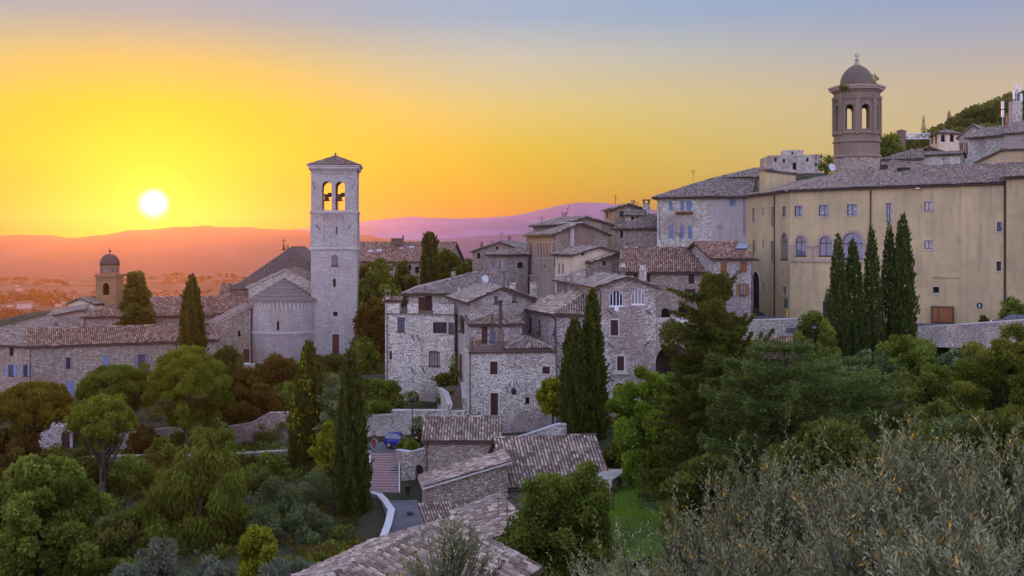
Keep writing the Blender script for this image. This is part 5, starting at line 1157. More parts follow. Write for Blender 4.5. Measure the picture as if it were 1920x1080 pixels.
def plant(name, label, cat, px, ytop, d, wpx, mat, prof, ybase=None, zb=None, per=420, leaf=.34, lw=.6, nclump=None, crad=.30, flat=.85, trunk=.16, depth=1.0, group=None,
          bark='bark', upb=.15, droop=0, skew=0, trunk_part='trunk', crown_part='crown', out=1.0, rnd=.7, limbn=7):
    """tree or bush whose crown radius follows prof [(t, fraction)] from foot to top"""
    s = d / FPX; x = (px - 960) * s; zt = Z(ytop, d); zb = zb if zb is not None else (Z(ybase, d) if ybase else gzf(x, d)); H = zt - zb; Rm = wpx / 2 * s
    r = root(name, label, cat, (x, d, zb), group)
    tz = np.array([p[0] for p in prof]); fr_ = np.array([p[1] for p in prof]); cs, rs = [], []
    area = Rm * H; nclump = nclump or int(max(10, min(150, 14 + area * 2.2)))
    t0, t1 = tz[0], tz[-1]; w = np.interp(np.linspace(t0, t1, 60), tz, fr_) + .08; cdf = np.cumsum(w); cdf /= cdf[-1]
    for k in range(nclump):
        t = np.interp((k + rng.random()) / nclump, cdf, np.linspace(t0, t1, 60)); f = np.interp(t, tz, fr_); a = rng.random() * 2 * math.pi
        rc = Rm * crad * rng.uniform(.65, 1.3) * (.55 + .45 * f); rr = max(0, Rm * f - rc * .6) * math.sqrt(rng.uniform(.15, 1.05)); rr = rr * (1 + .18 * math.sin(3 * a + 7 * t)) * (1.22 if rng.random() < .12 else 1)
        cs.append((x + math.cos(a) * rr + skew * Rm * t, d + math.sin(a) * rr * depth, min(zb + t * H, zt - rc * .5 * flat))); rs.append(rc)
    P_, A_, T_ = clump_leaves(cs, rs, per / max(leaf / .34, .4) ** 2, flat, out, rnd, upb - droop)
    keep = P_[:, 2] > zb - .2; P_, A_, T_ = P_[keep], A_[keep], T_[keep]
    leaf_mesh(crown_part, P_, A_, leaf * rng.uniform(.7, 1.3, len(P_)), leaf * lw * rng.uniform(.7, 1.3, len(P_)), T_, M[mat], r, (x, d, zb))
    tops = [cs[i] for i in rng.choice(len(cs), min(limbn, len(cs)), replace=False)]
    limbs(r, (x, d, zb), tops, trunk, bark, trunk_part, trunk_top=(x + skew * Rm * .5, d, zb + H * min(.8, t0 + (t1 - t0) * .55)))
    return r
ROUND = [(.0, .55), (.2, .95), (.5, 1.0), (.75, .85), (.92, .5), (1, .2)]
TREE = [(.22, .5), (.4, .95), (.6, 1.0), (.8, .8), (.93, .45), (1, .15)]
BUSH = [(0, .8), (.3, 1), (.6, .95), (.85, .65), (1, .3)]
CONE = [(.05, .9), (.25, 1), (.5, .8), (.7, .62), (.85, .45), (.95, .28), (1, .12)]
def bush(label, px, ytop, d, wpx, mat, ybase, per=420, leaf=.30, name='bush', cat='bush', **k):
    return plant(name, label, cat, px, ytop, d, wpx, mat, k.pop('prof', BUSH), ybase=ybase, per=per, leaf=leaf, trunk=.07, trunk_part='stem', crown_part='foliage', **k)
def cypress(label, px, ytop, d, wpx, ybase, n=5200, mat='lf_cyp', group=None, prof=None, extra=None, name='cypress_tree', lean=0):
    s = d / FPX; x = (px - 960) * s; zt, zb = Z(ytop, d), Z(ybase, d); H = zt - zb; Rm = wpx / 2 * s
    r = root(name, label, 'cypress', (x, d, zb), group); prof = prof or [(0, .62), (.06, .85), (.2, 1), (.45, .95), (.65, .78), (.82, .52), (.93, .27), (1, .03)]
    tz = np.array([p[0] for p in prof]); fr_ = np.array([p[1] for p in prof]); w = np.interp(np.linspace(0, 1, 80), tz, fr_) + .05; cdf = np.cumsum(w) / w.sum()
    t = np.interp(rng.random(n), cdf, np.linspace(0, 1, 80)); a = rng.random(n) * 2 * math.pi; ph = rng.random(6) * 6
    lob = 1 + .10 * np.sin(5 * a + ph[0] + 5 * t) + .08 * np.sin(9 * a + ph[1] - 11 * t) + .07 * np.sin(2 * a + 23 * t + ph[2]) + .05 * np.sin(41 * t + 3 * a + ph[3])
    tuft = np.where(np.sin(13 * a + 37 * t + ph[5]) * np.sin(29 * t - 5 * a) > .72, rng.uniform(1, 1.38, n), 1); lean = lean or rng.uniform(-.16, .16)
    rr = Rm * np.interp(t, tz, fr_) * lob * rng.random(n) ** .22 * tuft
    P_ = np.stack([x + rr * np.cos(a) + lean * t * Rm, d + rr * np.sin(a), zb + t * H - .1], -1)
    A_ = np.stack([np.cos(a) * .38, np.sin(a) * .38, np.full(n, 1.0)], -1) + rng.normal(0, .22, (n, 3))
    T_ = .35 + .22 * np.sin(6 * a + 9 * t + ph[4]) + rng.normal(0, .2, n); L = np.clip(Rm * .42, .22, .62)
    leaf_mesh('crown', P_, A_, L * rng.uniform(.6, 1.25, n), L * .38 * rng.uniform(.7, 1.3, n), T_, M[mat], r, (x, d, zb))
    if extra:
        m, e0, e1, ne = extra; t = rng.uniform(e0, e1, ne); a = rng.uniform(math.pi * .8, math.pi * 2.2, ne); cl = np.sin(a * 3 + 17 * t) + np.sin(31 * t - 2 * a) > .1; t, a = t[cl], a[cl]
        rr = Rm * np.interp(t, tz, fr_) * rng.uniform(.95, 1.16, len(t)); q = np.stack([x + rr * np.cos(a), d + rr * np.sin(a), zb + t * H], -1)
        leaf_mesh('creeper', q, rng.normal(0, 1, (len(t), 3)) + [0, -.6, .2], .30, .22, rng.random(len(t)), M[m], r, (x, d, zb))
    g = G(); g.tube([(x, d, zb - .6), (x, d, zb + H * .5), (x + lean * Rm * .9, d, zb + H * .93)], [Rm * .16 + .05, Rm * .1 + .04, .03], 6); g.build('trunk', M['bark'], r)
    return r
def umbrella_pine(label, px, ytop, ybot, d, wpx, tpx, ybase, mat='lf_pine', per=560, group='umbrella pines below the convent', leaf=.27, lowfill=.35):
    s = d / FPX; x = (px - 960) * s; zt, zc, zb = Z(ytop, d), Z(ybot, d), Z(ybase, d); Rm = wpx / 2 * s; tx = (tpx - 960) * s; Hc = zt - zc
    r = root('umbrella_pine', label, 'pine tree', (tx, d, zb), group); cs, rs = [], []
    for k in range(150):
        u = (k + .5) / 150; rr = math.sqrt(u) * .98; a = k * 2.39996 + rng.normal(0, .15); rc = Rm * rng.uniform(.11, .19)
        z = zc + Hc * (.30 + .70 * math.sqrt(max(0, 1 - rr ** 2.2))) - rc * .8 + rng.normal(0, .06) * Hc; cs.append((x + Rm * .88 * rr * math.cos(a), d + Rm * .88 * rr * math.sin(a), z)); rs.append(rc)
    for k in range(int(42 * lowfill)):
        a = rng.random() * 6.28; rr = rng.uniform(.3, .85); cs.append((x + Rm * .8 * rr * math.cos(a), d + Rm * .8 * rr * math.sin(a), zc + Hc * rng.uniform(.02, .35))); rs.append(Rm * rng.uniform(.10, .17))
    P_, A_, T_ = clump_leaves(cs, rs, per * 1.15, .75, .9, .5, .75, .3); T_ = T_ * .95 + .05
    leaf_mesh('crown', P_, A_, leaf * rng.uniform(.7, 1.3, len(P_)), leaf * .42, T_, M[mat], r, (tx, d, zb))
    g = G(); fork = Vector((tx + (x - tx) * .3, d, zb + (zc - zb) * .62)); r0 = .055 * Rm + .12
    g.tube([(tx, d, zb - .8), (tx + .1, d, zb + (zc - zb) * .3), fork, Vector((x, d, zc + Hc * .5))], [r0 * 1.3, r0, r0 * .85, r0 * .3], 8)
    for k in range(13):
        a = k * 2.4; e = Vector((x + Rm * .72 * math.cos(a), d + Rm * .72 * math.sin(a), zc + Hc * .38)); st = fork.lerp(Vector((x, d, zc + Hc * .1)), rng.random() * .8); g.tube([st, st.lerp(e, .5) + Vector((0, 0, -.05 * Rm)), e], [r0 * .42, r0 * .28, r0 * .1], 5)
    g.build('trunk', M['bark'], r, smooth=True); return r
def conifer(label, px, ytop, d, wpx, ybase, mat='lf_cedar', per=900, levels=16, droop=.35, upcurl=.35, topfat=.22, hang=.5, name='spruce_tree', cat='conifer', layer=False, zb=None, nb=7, prune=0.0, tmin=.06, lmax=None):
    s = d / FPX; x = (px - 960) * s; zt = Z(ytop, d); zb = zb if zb is not None else Z(ybase, d); H = zt - zb; Rm = wpx / 2 * s
    r = root(name, label, cat, (x, d, zb)); Ps, As, Ts = [], [], []; g = G(); r0 = .03 * H
    g.tube([(x, d, zb - .6), (x, d, zb + H * .5), (x, d, zt - .2)], [r0, r0 * .6, .03], 8)
    for k in range(levels):
        t = tmin + (.97 - tmin) * k / (levels - 1); z = zb + H * t
        for j in range(nb):
            if rng.random() < prune: continue
            a = 2 * math.pi * (j + (k % 2) * .5) / nb + rng.normal(0, .25); Lb = Rm * ((1 - t) ** .75 + topfat * (1 - abs(t - .8) * 3 if abs(t - .8) < .33 else 0)) * rng.uniform(.65, 1.1)
            if Lb < .25: Lb = .25
            u = np.linspace(0, 1, 9); dz = -droop * Lb * u ** 1.2 + upcurl * Lb * u ** 3; dirv = np.array([math.cos(a), math.sin(a), 0]); bx = np.array([x, d, z]) + dirv * (Lb * u)[:, None] + np.array([0, 0, 1]) * dz[:, None]
            g.tube([tuple(q) for q in bx[::2]], [r0 * .22 * (1 - .85 * v) + .012 for v in u[::2]], 4)
            n = int(per * Lb / 3); f = rng.random(n) ** .75; q = np.stack([np.interp(f, u, bx[:, c]) for c in range(3)], -1); side = np.array([-dirv[1], dirv[0], 0])
            wdt = Lb * (.30 if layer else .17) * np.sin(np.clip(f * 1.05 + .12, 0, 1) * math.pi) ** .7 + .08; lat = rng.uniform(-1, 1, n)
            q += side * (lat * wdt)[:, None]; q[:, 2] -= (hang * Lb * .22 * rng.random(n) ** 1.6 + .05) * (1 - .6 * np.abs(lat)); q[:, 2] += rng.normal(0, .04 * Lb, n)
            A_ = dirv * .7 + side * lat[:, None] * .8 + rng.normal(0, .35, (n, 3)); A_[:, 2] += (.1 if layer else -.55 * hang) 
            Ps.append(q); As.append(A_); Ts.append(rng.uniform(.1, .6) + rng.normal(0, .15, n) + .3 * (f - .5))
    P_, A_, T_ = np.concatenate(Ps), np.concatenate(As), np.concatenate(Ts)
    leaf_mesh('crown', P_, A_, rng.uniform(.13, .28, len(P_)), rng.uniform(.04, .08, len(P_)) * 1.3, T_, M[mat], r, (x, d, zb)); g.build('trunk', M['bark'], r); return r

# --- left side
plant('conifer_tree', 'broad dark conifer standing between the convent roofs', 'conifer', 256, 513, 146, 80, 'lf_dark', [(.0, 1), (.25, .98), (.45, .75), (.62, .66), (.8, .6), (.92, .5), (1, .3)], ybase=640, per=520, leaf=.34, crad=.26, nclump=90, upb=.4)
cypress('dark cypress in front of the convent roof at the downpipe', 361, 516, 129, 42, 690, 4200)
plant('small_tree', 'tiny tree top peeping over the convent hall ridge', 'tree', 341, 551, 168, 18, 'lf_dark', TREE, ybase=600, per=300, leaf=.4, nclump=14)
bush('leafy bush at the convent corner below the church aisle wall', 425, 652, 128, 70, 'lf_dark', 715, nclump=40)
umbrella_pine('russet green umbrella pine with bare spreading limbs at the left edge', 62, 722, 800, 101, 150, 68, 868, 'lf_pine_r', lowfill=.5)
umbrella_pine('bright green umbrella pine on a long straight trunk', 192, 748, 838, 84, 128, 192, 1030, 'lf_pine', lowfill=.8)
umbrella_pine('dark umbrella pine behind the bright one', 222, 690, 770, 113, 160, 233, 852, 'lf_pine_d')
umbrella_pine('largest rounded umbrella pine before the convent wall', 355, 664, 795, 109, 164, 352, 850, 'lf_pine', per=620, lowfill=1)
plant('tree', 'russet brown tree below the apse', 'tree', 455, 690, 126, 110, 'lf_rust', ROUND, ybase=800, per=420, crad=.24, nclump=70)
plant('tree', 'russet tree between the apse and the first yellow green cypress', 'tree', 525, 668, 132, 100, 'lf_rust', ROUND, ybase=780, per=420, crad=.24, nclump=70)
plant('tree', 'dark green tree at the foot of the bell tower door', 'tree', 620, 668, 138, 90, 'lf_dark', ROUND, ybase=740, per=420, nclump=50)
plant('tree', 'round green tree between the bell tower and the loggia house', 'tree', 682, 634, 128, 62, 'lf_mid', ROUND, ybase=720, per=420, nclump=50)
plant('broadleaf_tree', 'big leafy broadleaf tree in the bottom left corner', 'tree', 78, 862, 56, 215, 'lf_mid', [(.0, .9), (.3, 1), (.6, 1), (.8, .85), (.92, .6), (1, .3)], zb=Z(1180, 56), per=820, leaf=.24, crad=.17, nclump=230, trunk=.2)
plant('weeping_birch', 'pale barked weeping birch with hanging foliage', 'birch', 375, 800, 77, 215, 'lf_weep', [(.02, .8), (.2, 1), (.45, .98), (.65, .72), (.8, .42), (.92, .22), (1, .08)], ybase=1075, per=760, leaf=.36, lw=.3, crad=.19, nclump=150, bark='bark_p', droop=1.5, flat=1.5, rnd=.4, out=.5, trunk=.14, limbn=16)
for lab, px, yt, d, wd, m, yb in (('dark scrub left of the long pine trunk', 150, 860, 88, 120, 'lf_dark', 1000), ('dark bush behind the long pine trunk', 240, 872, 92, 120, 'lf_mid', 1000), ('green bush left of the birch top', 300, 838, 100, 90, 'lf_mid', 930), ('leafy bush right of the birch top under the lane wall', 430, 858, 100, 90, 'lf_mid', 930), ('broad green bush left of the creeper cypress foot', 505, 860, 94, 90, 'lf_mid', 960), ('green bush before the retaining wall centre', 400, 800, 108.5, 80, 'lf_mid', 858), ('russet bush before the retaining wall left end', 268, 812, 109, 60, 'lf_rust', 860), ('russet bush on the bank between apse and retaining wall', 470, 738, 116, 110, 'lf_rust', 800), ('green bush on the bank above the retaining wall', 560, 730, 118, 90, 'lf_mid', 790), ('dark bush on the bank below the bell tower', 620, 735, 122, 80, 'lf_dark', 790), ('rusty bush under the leftmost pine', 20, 820, 99, 110, 'lf_rust', 900),
        ('brown scrub below the lane wall', 290, 862, 97, 110, 'lf_rust', 960), ('low dark bush on the slope under the long pine', 215, 985, 74, 130, 'lf_dark', 1070), ('shadowy bush right of the birch', 490, 900, 88, 90, 'lf_dark', 1010),
        ('dark bush climbing the lower lane wall', 455, 868, 98, 80, 'lf_dark', 930), ('bush under the first yellow green cypress', 545, 905, 92, 90, 'lf_dark', 990)):
    bush(lab, px, yt - 12, d, wd * 1.15, m, yb, per=380, nclump=70, crad=.22)
cypress('tall cypress overgrown with yellow green creeper near the apse', 578, 643, 98, 62, 925, 7000, extra=('lf_yel', .35, .98, 2400))
cypress('broadest dark cypress left of the brick steps', 662, 656, 84, 62, 1030, 9000, prof=[(0, .8), (.1, 1), (.35, .95), (.55, .82), (.75, .6), (.88, .4), (.95, .22), (1, .03)], mat='lf_cyp2')
bush('tall grey green bush between two cypresses', 622, 705, 96, 52, 'lf_grey', 860, nclump=60, prof=[(0, .9), (.5, 1), (.85, .8), (1, .4)])
bush('bright yellow green bush low between two cypresses', 615, 790, 91, 56, 'lf_yel', 900, nclump=50, prof=[(0, .9), (.5, 1), (.8, .6), (1, .2)])
for lab, px, yt, d, wd, yb in (('grey green olive bush at the foot of the creeper cypress', 520, 895, 84, 80, 1000), ('grey green olive bush left of the broadest cypress', 595, 880, 85, 90, 1010), ('low grey olive bush under the broadest cypress', 570, 950, 78, 120, 1060), ('grey olive bush right of the birch foot', 495, 950, 76, 90, 1060), ('grey bush on the lower lane wall', 440, 905, 96, 70, 960)):
    bush(lab, px, yt, d, wd, 'lf_grey', yb, per=420, leaf=.26, lw=.35, nclump=50, crad=.24, group='grey green olive bushes on the lower slope')
bush('small bright yellow green shrub at the bottom between birch and olives', 482, 988, 57, 78, 'lf_yel', 1085, per=800, leaf=.22, nclump=44, prof=[(0, .7), (.5, 1), (.8, .7), (1, .2)], name='shrub', cat='shrub')
for lab, px, yt, d, wd, yb in (('silver leaved shrub below the birch', 305, 1012, 50, 76, 1100), ('low silver shrub at the bottom edge right of the birch foot', 400, 1050, 48, 90, 1120), ('silver tuft at the bottom edge left of the nearest roof', 545, 1055, 47, 120, 1110), ('silver tuft at the bottom left of the silver shrubs', 232, 1062, 48, 60, 1110)):
    bush(lab, px, yt, d, wd, 'lf_silver', yb, per=900, leaf=.20, lw=.3, nclump=46, crad=.22, name='shrub', cat='shrub', group='silver shrubs along the bottom edge')
# hedges on the terrace by the lane
bush('clipped green hedge above the lane retaining wall', 716, 716, 107, 76, 'lf_mid', 772, per=480, nclump=80, crad=.2, prof=[(0, 1), (.8, 1), (1, .9)], name='hedge', cat='hedge', depth=.5)
bush('low grassy bush trailing over the retaining wall', 705, 755, 105, 60, 'lf_mid', 778, per=380, leaf=.24, nclump=30)
bush('small hedge beside the stone stairs', 838, 733, 106.5, 42, 'lf_mid', 757, nclump=30, name='hedge', cat='hedge')
bush('grey green ball bush behind the street lamp', 773, 736, 105.5, 30, 'lf_grey', 757, nclump=22)
bush('creeping plant in the corner above the stone stairs', 850, 665, 108.5, 22, 'lf_mid', 728, nclump=34, prof=[(0, 1), (.4, .9), (.8, .5), (1, .3)])
bush('plants along the landing above the stone stairs', 832, 702, 108, 36, 'lf_dark', 722, nclump=22)
bush('rose bush with white blooms beside the street lamp', 783, 783, 98.5, 34, 'lf_dark', 842, nclump=34, prof=[(0, 1), (.6, .8), (1, .4)])
bush('low green bush in front of the blue car bonnet', 766, 826, 97.3, 42, 'lf_mid', 848, nclump=26)
def blooms(label, px, py, d, wpx, hpx, n):
    s = d / FPX; c = P(px, py, d); q = np.stack([rng.uniform(-.5, .5, n) * wpx * s + c.x, rng.normal(0, .25, n) + d - .35, rng.uniform(-.5, .5, n) * hpx * s + c.z], -1)
    r = root('flowers', label, 'flowers', c); leaf_mesh('petal', q, sph(n) + [0, -.5, .3], .17, .15, rng.random(n), M['petal'], r, c); r.children and None
    q2 = q + rng.normal(0, .12, (n, 3)); q2 = np.repeat(q2, 3, 0) + rng.normal(0, .14, (n * 3, 3)) + [0, .15, -.05]; leaf_mesh('foliage', q2, sph(len(q2)), .2, .12, rng.random(len(q2)), M['lf_dark'], r, c)
blooms('white roses dotted over the bush by the lamp', 784, 808, 98.2, 32, 50, 70)
blooms('white flowers behind the cottage ridge below the lantern', 888, 779, 92, 40, 12, 90)
blooms('white flowers behind the left end of the cottage ridge', 812, 779, 92, 16, 10, 40)
# behind the towers
plant('broadleaf_tree', 'tall broadleaf tree right of the bell tower', 'tree', 705, 488, 158, 92, 'lf_mid', [(.1, .9), (.4, 1), (.7, .95), (.9, .6), (1, .3)], ybase=640, per=420, leaf=.4, nclump=90, crad=.24)
plant('broadleaf_tree', 'dark broadleaf tree left of the tall cypress', 'tree', 755, 492, 166, 76, 'lf_dark', [(.1, .9), (.4, 1), (.7, .95), (.9, .6), (1, .3)], ybase=640, per=420, leaf=.4, nclump=80, crad=.24)
plant('broadleaf_tree', 'shadowy lower tree between the bell tower and the loggia house', 'tree', 702, 560, 145, 74, 'lf_rust', ROUND, ybase=680, per=380, leaf=.36, nclump=60)
cypress('tall cypress in front of the long house roof', 808, 437, 176, 38, 560, 3600, prof=[(0, 1), (.4, .85), (.7, .7), (.9, .6), (.97, .4), (1, .15)])
plant('pine_tree', 'dark pine right of the tall cypress', 'pine tree', 840, 468, 182, 56, 'lf_pine_d', ROUND, ybase=545, per=380, leaf=.4, nclump=60)
plant('pine_tree', 'small dark pine touching the grey gabled house', 'pine tree', 876, 486, 180, 36, 'lf_pine_d', ROUND, ybase=535, per=380, leaf=.4, nclump=36)
cypress('tiny far cypress left of the grey gabled house chimney', 903, 452, 240, 9, 490, 900)
# right side
plant('round_tree', 'small yellow green round headed tree against the red doored house', 'tree', 1036, 712, 95, 56, 'lf_yel', [(.3, .5), (.45, .95), (.7, 1), (.9, .6), (1, .25)], ybase=800, per=560, leaf=.26, nclump=60, trunk=.1)
cypress('right and taller of the twin cypresses before the gabled house', 1111, 545, 93, 50, 830, 7000, lean=.02, group='twin cypresses', prof=[(0, .9), (.2, 1), (.5, .85), (.7, .62), (.85, .42), (.95, .2), (1, .03)])
cypress('left and shorter of the twin cypresses before the gabled house', 1079, 598, 92.4, 48, 830, 6000, lean=-.05, group='twin cypresses', prof=[(0, .9), (.2, 1), (.5, .95), (.75, .8), (.9, .5), (1, .08)])
plant('deciduous_tree', 'bright green deciduous tree left of the big spruce', 'tree', 1212, 694, 79, 150, 'lf_bright', [(.12, .6), (.3, .95), (.5, 1), (.7, .85), (.88, .5), (1, .2)], ybase=925, per=640, leaf=.26, crad=.2, nclump=120)
def armed_spruce(label, tpx, ytop, ybase, d, arms, clumps, mat, per=1.0):
    s = d / FPX; x = (tpx - 960) * s; zt, zb = Z(ytop, d), Z(ybase, d); r = root('spruce_tree', label, 'conifer', (x, d, zb)); g = G(); H = zt - zb
    g.tube([(x, d, zb - .6), (x, d, zb + H * .5), (x, d, zt - .3)], [.34, .2, .04], 8); Ps, As, Ts = [], [], []
    def arm(z0, tip, wd, hang, n):
        p0 = np.array([x, d, z0]); p1 = np.array(tip); u = np.linspace(0, 1, 9); ln = np.linalg.norm(p1 - p0); bx = p0 + (p1 - p0) * u[:, None]; bx[:, 2] -= np.sin(u * math.pi) * ln * .07
        g.tube([tuple(q) for q in bx[::2]], [.07 * (1 - .85 * v) + .012 for v in u[::2]], 4); dirv = (p1 - p0) / ln; side = np.array([-dirv[1], dirv[0], 0]); side /= np.linalg.norm(side)
        nt = 16; ti = rng.integers(0, nt, n); th = rng.uniform(.25, 1.5, nt)[ti]; f = np.clip((ti + .5) / nt + rng.normal(0, .013, n), .02, 1); q = np.stack([np.interp(f, u, bx[:, c]) for c in range(3)], -1); env = np.clip((1 - f) ** .75 * 1.15 + .05, .05, 1)
        tuft = th; lat = rng.uniform(-1, 1, n); q += side * (lat * wd * env)[:, None]; q[:, 2] -= hang * env * tuft * rng.random(n) ** 1.3 * (1 - .5 * np.abs(lat)) - .06; q += rng.normal(0, .05, (n, 3))
        a = dirv * .5 + side * lat[:, None] * .5 + rng.normal(0, .35, (n, 3)); a[:, 2] -= .75; Ps.append(q); As.append(a); Ts.append(rng.uniform(.05, .55) + rng.normal(0, .16, n) + .3 * (f - .5))
    for x0, y0, x1, y1, wpx in arms:
        for sub in range(3):
            k_ = (1, .8, .62)[sub]; tip = P(tpx + (x1 - tpx) * k_, y1 + rng.normal(0, 5) + sub * 5, d + rng.uniform(-1.1, .8)); arm(Z(y0 + sub * 7, d), tip, wpx * s * .26, wpx * s * .85, int(1100 * per * (wpx / 40) * max(.5, abs(x1 - x0) / 90)))
    zl = np.linspace(zb + .5, zt - 2.6, 28)
    for z in zl:                                             # arms to every side, longer lower down
        for k in range(7):
            a = rng.random() * 6.28; t = (z - zb) / H; L = (5.8 * (1 - t) ** .75 + .45) * rng.uniform(.6, 1.05); arm(z, (x + L * math.cos(a), d + L * math.sin(a), z - .16 * L + rng.normal(0, .2)), .7, 1.2, int(760 * per))
    cs, rs = [tuple(P(cx, cy, d + rng.normal(0, .5))) for cx, cy, _ in clumps], [c[2] * s for c in clumps]
    P_, A_, T_ = clump_leaves(cs, rs, 2600, 1.2, .6, .6, .5); Ps.append(P_); As.append(A_); Ts.append(T_ * .5 + .45)
    P_, A_, T_ = np.concatenate(Ps), np.concatenate(As), np.concatenate(Ts)
    leaf_mesh('crown', P_, A_, rng.uniform(.12, .26, len(P_)), rng.uniform(.05, .10, len(P_)), T_, M[mat], r, (x, d, zb)); g.build('trunk', M['bark'], r)
armed_spruce('big drooping spruce with a dense bushy top in front of the road bridge', 1342, 512, 945, 70,
    [(1342, 548, 1252, 540, 26), (1342, 582, 1258, 574, 26), (1342, 540, 1388, 518, 18), (1342, 655, 1258, 600, 46), (1342, 640, 1285, 607, 40), (1342, 640, 1412, 586, 52), (1342, 660, 1400, 612, 46), (1342, 715, 1242, 652, 48), (1342, 720, 1450, 612, 44), (1342, 700, 1430, 650, 48),
     (1342, 760, 1236, 716, 50), (1342, 770, 1246, 760, 56), (1342, 790, 1440, 720, 56), (1342, 830, 1240, 820, 66), (1342, 850, 1450, 800, 70), (1342, 900, 1235, 890, 70), (1342, 905, 1450, 880, 70)],
    [(1342 + rng.normal(0, 13), y, rng.uniform(9, 16)) for y in np.linspace(522, 612, 34)] + [(1342 + rng.normal(0, 30), y, rng.uniform(16, 26)) for y in np.linspace(620, 930, 46)], 'lf_spruce')
conifer('great layered cedar with flat dark branches', 1470, 640, 62, 440, 960, 'lf_cedar2', per=820, levels=10, droop=.05, upcurl=.12, hang=.35, name='cedar_tree', cat='cedar', layer=True, nb=9, topfat=.55)
conifer('second layered cedar right behind the great cedar', 1590, 668, 72, 260, 900, 'lf_cedar2', per=620, levels=8, droop=.05, upcurl=.1, hang=.35, name='cedar_tree', cat='cedar', layer=True, nb=8, topfat=.5)
row = 'row of cypresses in front of the yellow building'
for lab, px, yt, d, wd, yb, n in (('spindly young cypress at the left end of the row', 1551, 540, 100, 18, 690, 1400), ('cypress with a side spike second from the left of the row', 1573, 440, 100, 38, 690, 4600), ('dark cypress in the middle of the row', 1602, 450, 101, 42, 690, 4800),
        ('slim cypress standing a little apart in the row', 1636, 425, 101.5, 36, 690, 4400), ('darker cypress tucked behind the tallest of the row', 1667, 418, 103, 34, 680, 4200), ('tallest cypress at the right end of the row', 1692, 404, 102, 46, 680, 5200)):
    cypress(lab, px, yt, d, wd, yb, n, 'lf_cyp2', row, prof=[(0, .9), (.15, 1), (.4, .92), (.6, .74), (.8, .5), (.92, .28), (1, .03)])
for lab, px, yt, d, wd, m, yb in (('dark glossy bush left of the cypress row', 1525, 585, 97, 84, 'lf_mid', 690), ('green bush right of the cypress row', 1705, 636, 93, 140, 'lf_mid', 720), ('grey green shrub under the cypress row', 1640, 660, 92, 90, 'lf_grey', 730),
        ('grey green shrub before the cypress bases', 1580, 690, 84, 90, 'lf_grey', 760), ('rounded dark bush left of the orange tinted tree', 1755, 690, 76, 120, 'lf_mid', 830), ('grey green shrub between bush and orange tinted tree', 1795, 655, 84, 80, 'lf_grey', 730), ('dark bush in the lower gap behind the olives', 1740, 760, 58, 160, 'lf_dark', 870),
        ('bush against the ochre wing at the right edge', 1900, 560, 104, 46, 'lf_mid', 605), ('tiny bush at the foot of the big yellow wall', 1844, 593, 106, 14, 'lf_rust', 606), ('dark bush under the round arch', 1262, 702, 90, 60, 'lf_mid', 790), ('dark bush right of the barn roof', 1160, 830, 84, 56, 'lf_dark', 878), ('dark scrub behind the olives below the great cedar', 1560, 800, 46, 260, 'lf_dark', 930), ('dark scrub at the right edge behind the olives', 1880, 780, 44, 200, 'lf_dark', 930), ('dark scrub left of the great cedar foot', 1330, 860, 56, 170, 'lf_dark', 985)):
    bush(lab, px, yt, d, wd, m, yb, per=420, leaf=.28, nclump=70, crad=.22)
plant('sumac_tree', 'spreading green tree with orange tinted leaf tips at the right edge', 'tree', 1900, 612, 72, 260, 'lf_sumac', [(.15, .8), (.35, 1), (.6, .92), (.8, .65), (.93, .35), (1, .15)], ybase=880, per=700, leaf=.30, lw=.32, crad=.15, nclump=150, flat=.6)
for lab, px, yt, d, wd, m, yb in (('bush just beyond the right edge under the parapet', 2010, 680, 88, 160, 'lf_mid', 800), ('dark bush beyond the right edge on the slope', 2080, 740, 66, 220, 'lf_dark', 900), ('grey green bush beyond the right edge', 2120, 820, 48, 240, 'lf_grey', 960), ('tall green bush beyond the right edge by the road', 2110, 640, 84, 150, 'lf_mid', 800)):
    bush(lab, px, yt, d, wd, m, yb, per=380, nclump=70, crad=.22)
for px, yt, d, wd, lab in ((1205, 868, 70, 34, 'thin young tree on the lawn'), (1150, 905, 66, 20, 'small sapling on the lawn')):
    plant('sapling', lab, 'sapling', px, yt, d, wd, 'lf_dark', [(.45, .7), (.7, 1), (1, .4)], ybase=945, per=160, leaf=.22, nclump=14, trunk=.05)
# ivy mass over an old wall
def ivy_mass():
    d = 55; r = root('ivy_mass', 'huge mound of ivy smothering a ruined wall beside the lawn', 'ivy', P(1050, 1080, d)); g = G()
    c0 = P(1052, 980, d); g.box((c0.x, d + 1.2, -18.2), (3.2, 1.6, 8.6)); g.build('ruined_wall', M['rubble_b'], r)
    cs, rs = [], []
    for k in range(430):
        u = rng.random(); ytop = np.interp(u, [0, .1, .2, .3, .39, .5, .65, .79, .9, .96, 1], [1095, 1060, 1025, 985, 912, 890, 874, 860, 870, 925, 1000]); px = 888 + 250 * u; v = rng.random() ** .8
        yy = ytop + 8 + v * (1120 - ytop); dd = d + rng.uniform(-1.3, 1.3) - v * 1.2; cs.append(tuple(P(px + rng.normal(0, 4), yy, dd))); rs.append(rng.uniform(.28, .6))
    P_, A_, T_ = clump_leaves(cs, rs, 1000, .9, .7, .7, .0); leaf_mesh('foliage', P_, A_ + [0, -.3, 0], rng.uniform(.12, .22, len(P_)), rng.uniform(.10, .18, len(P_)), T_, M['lf_ivy'], r, P(1050, 1080, d))
ivy_mass()
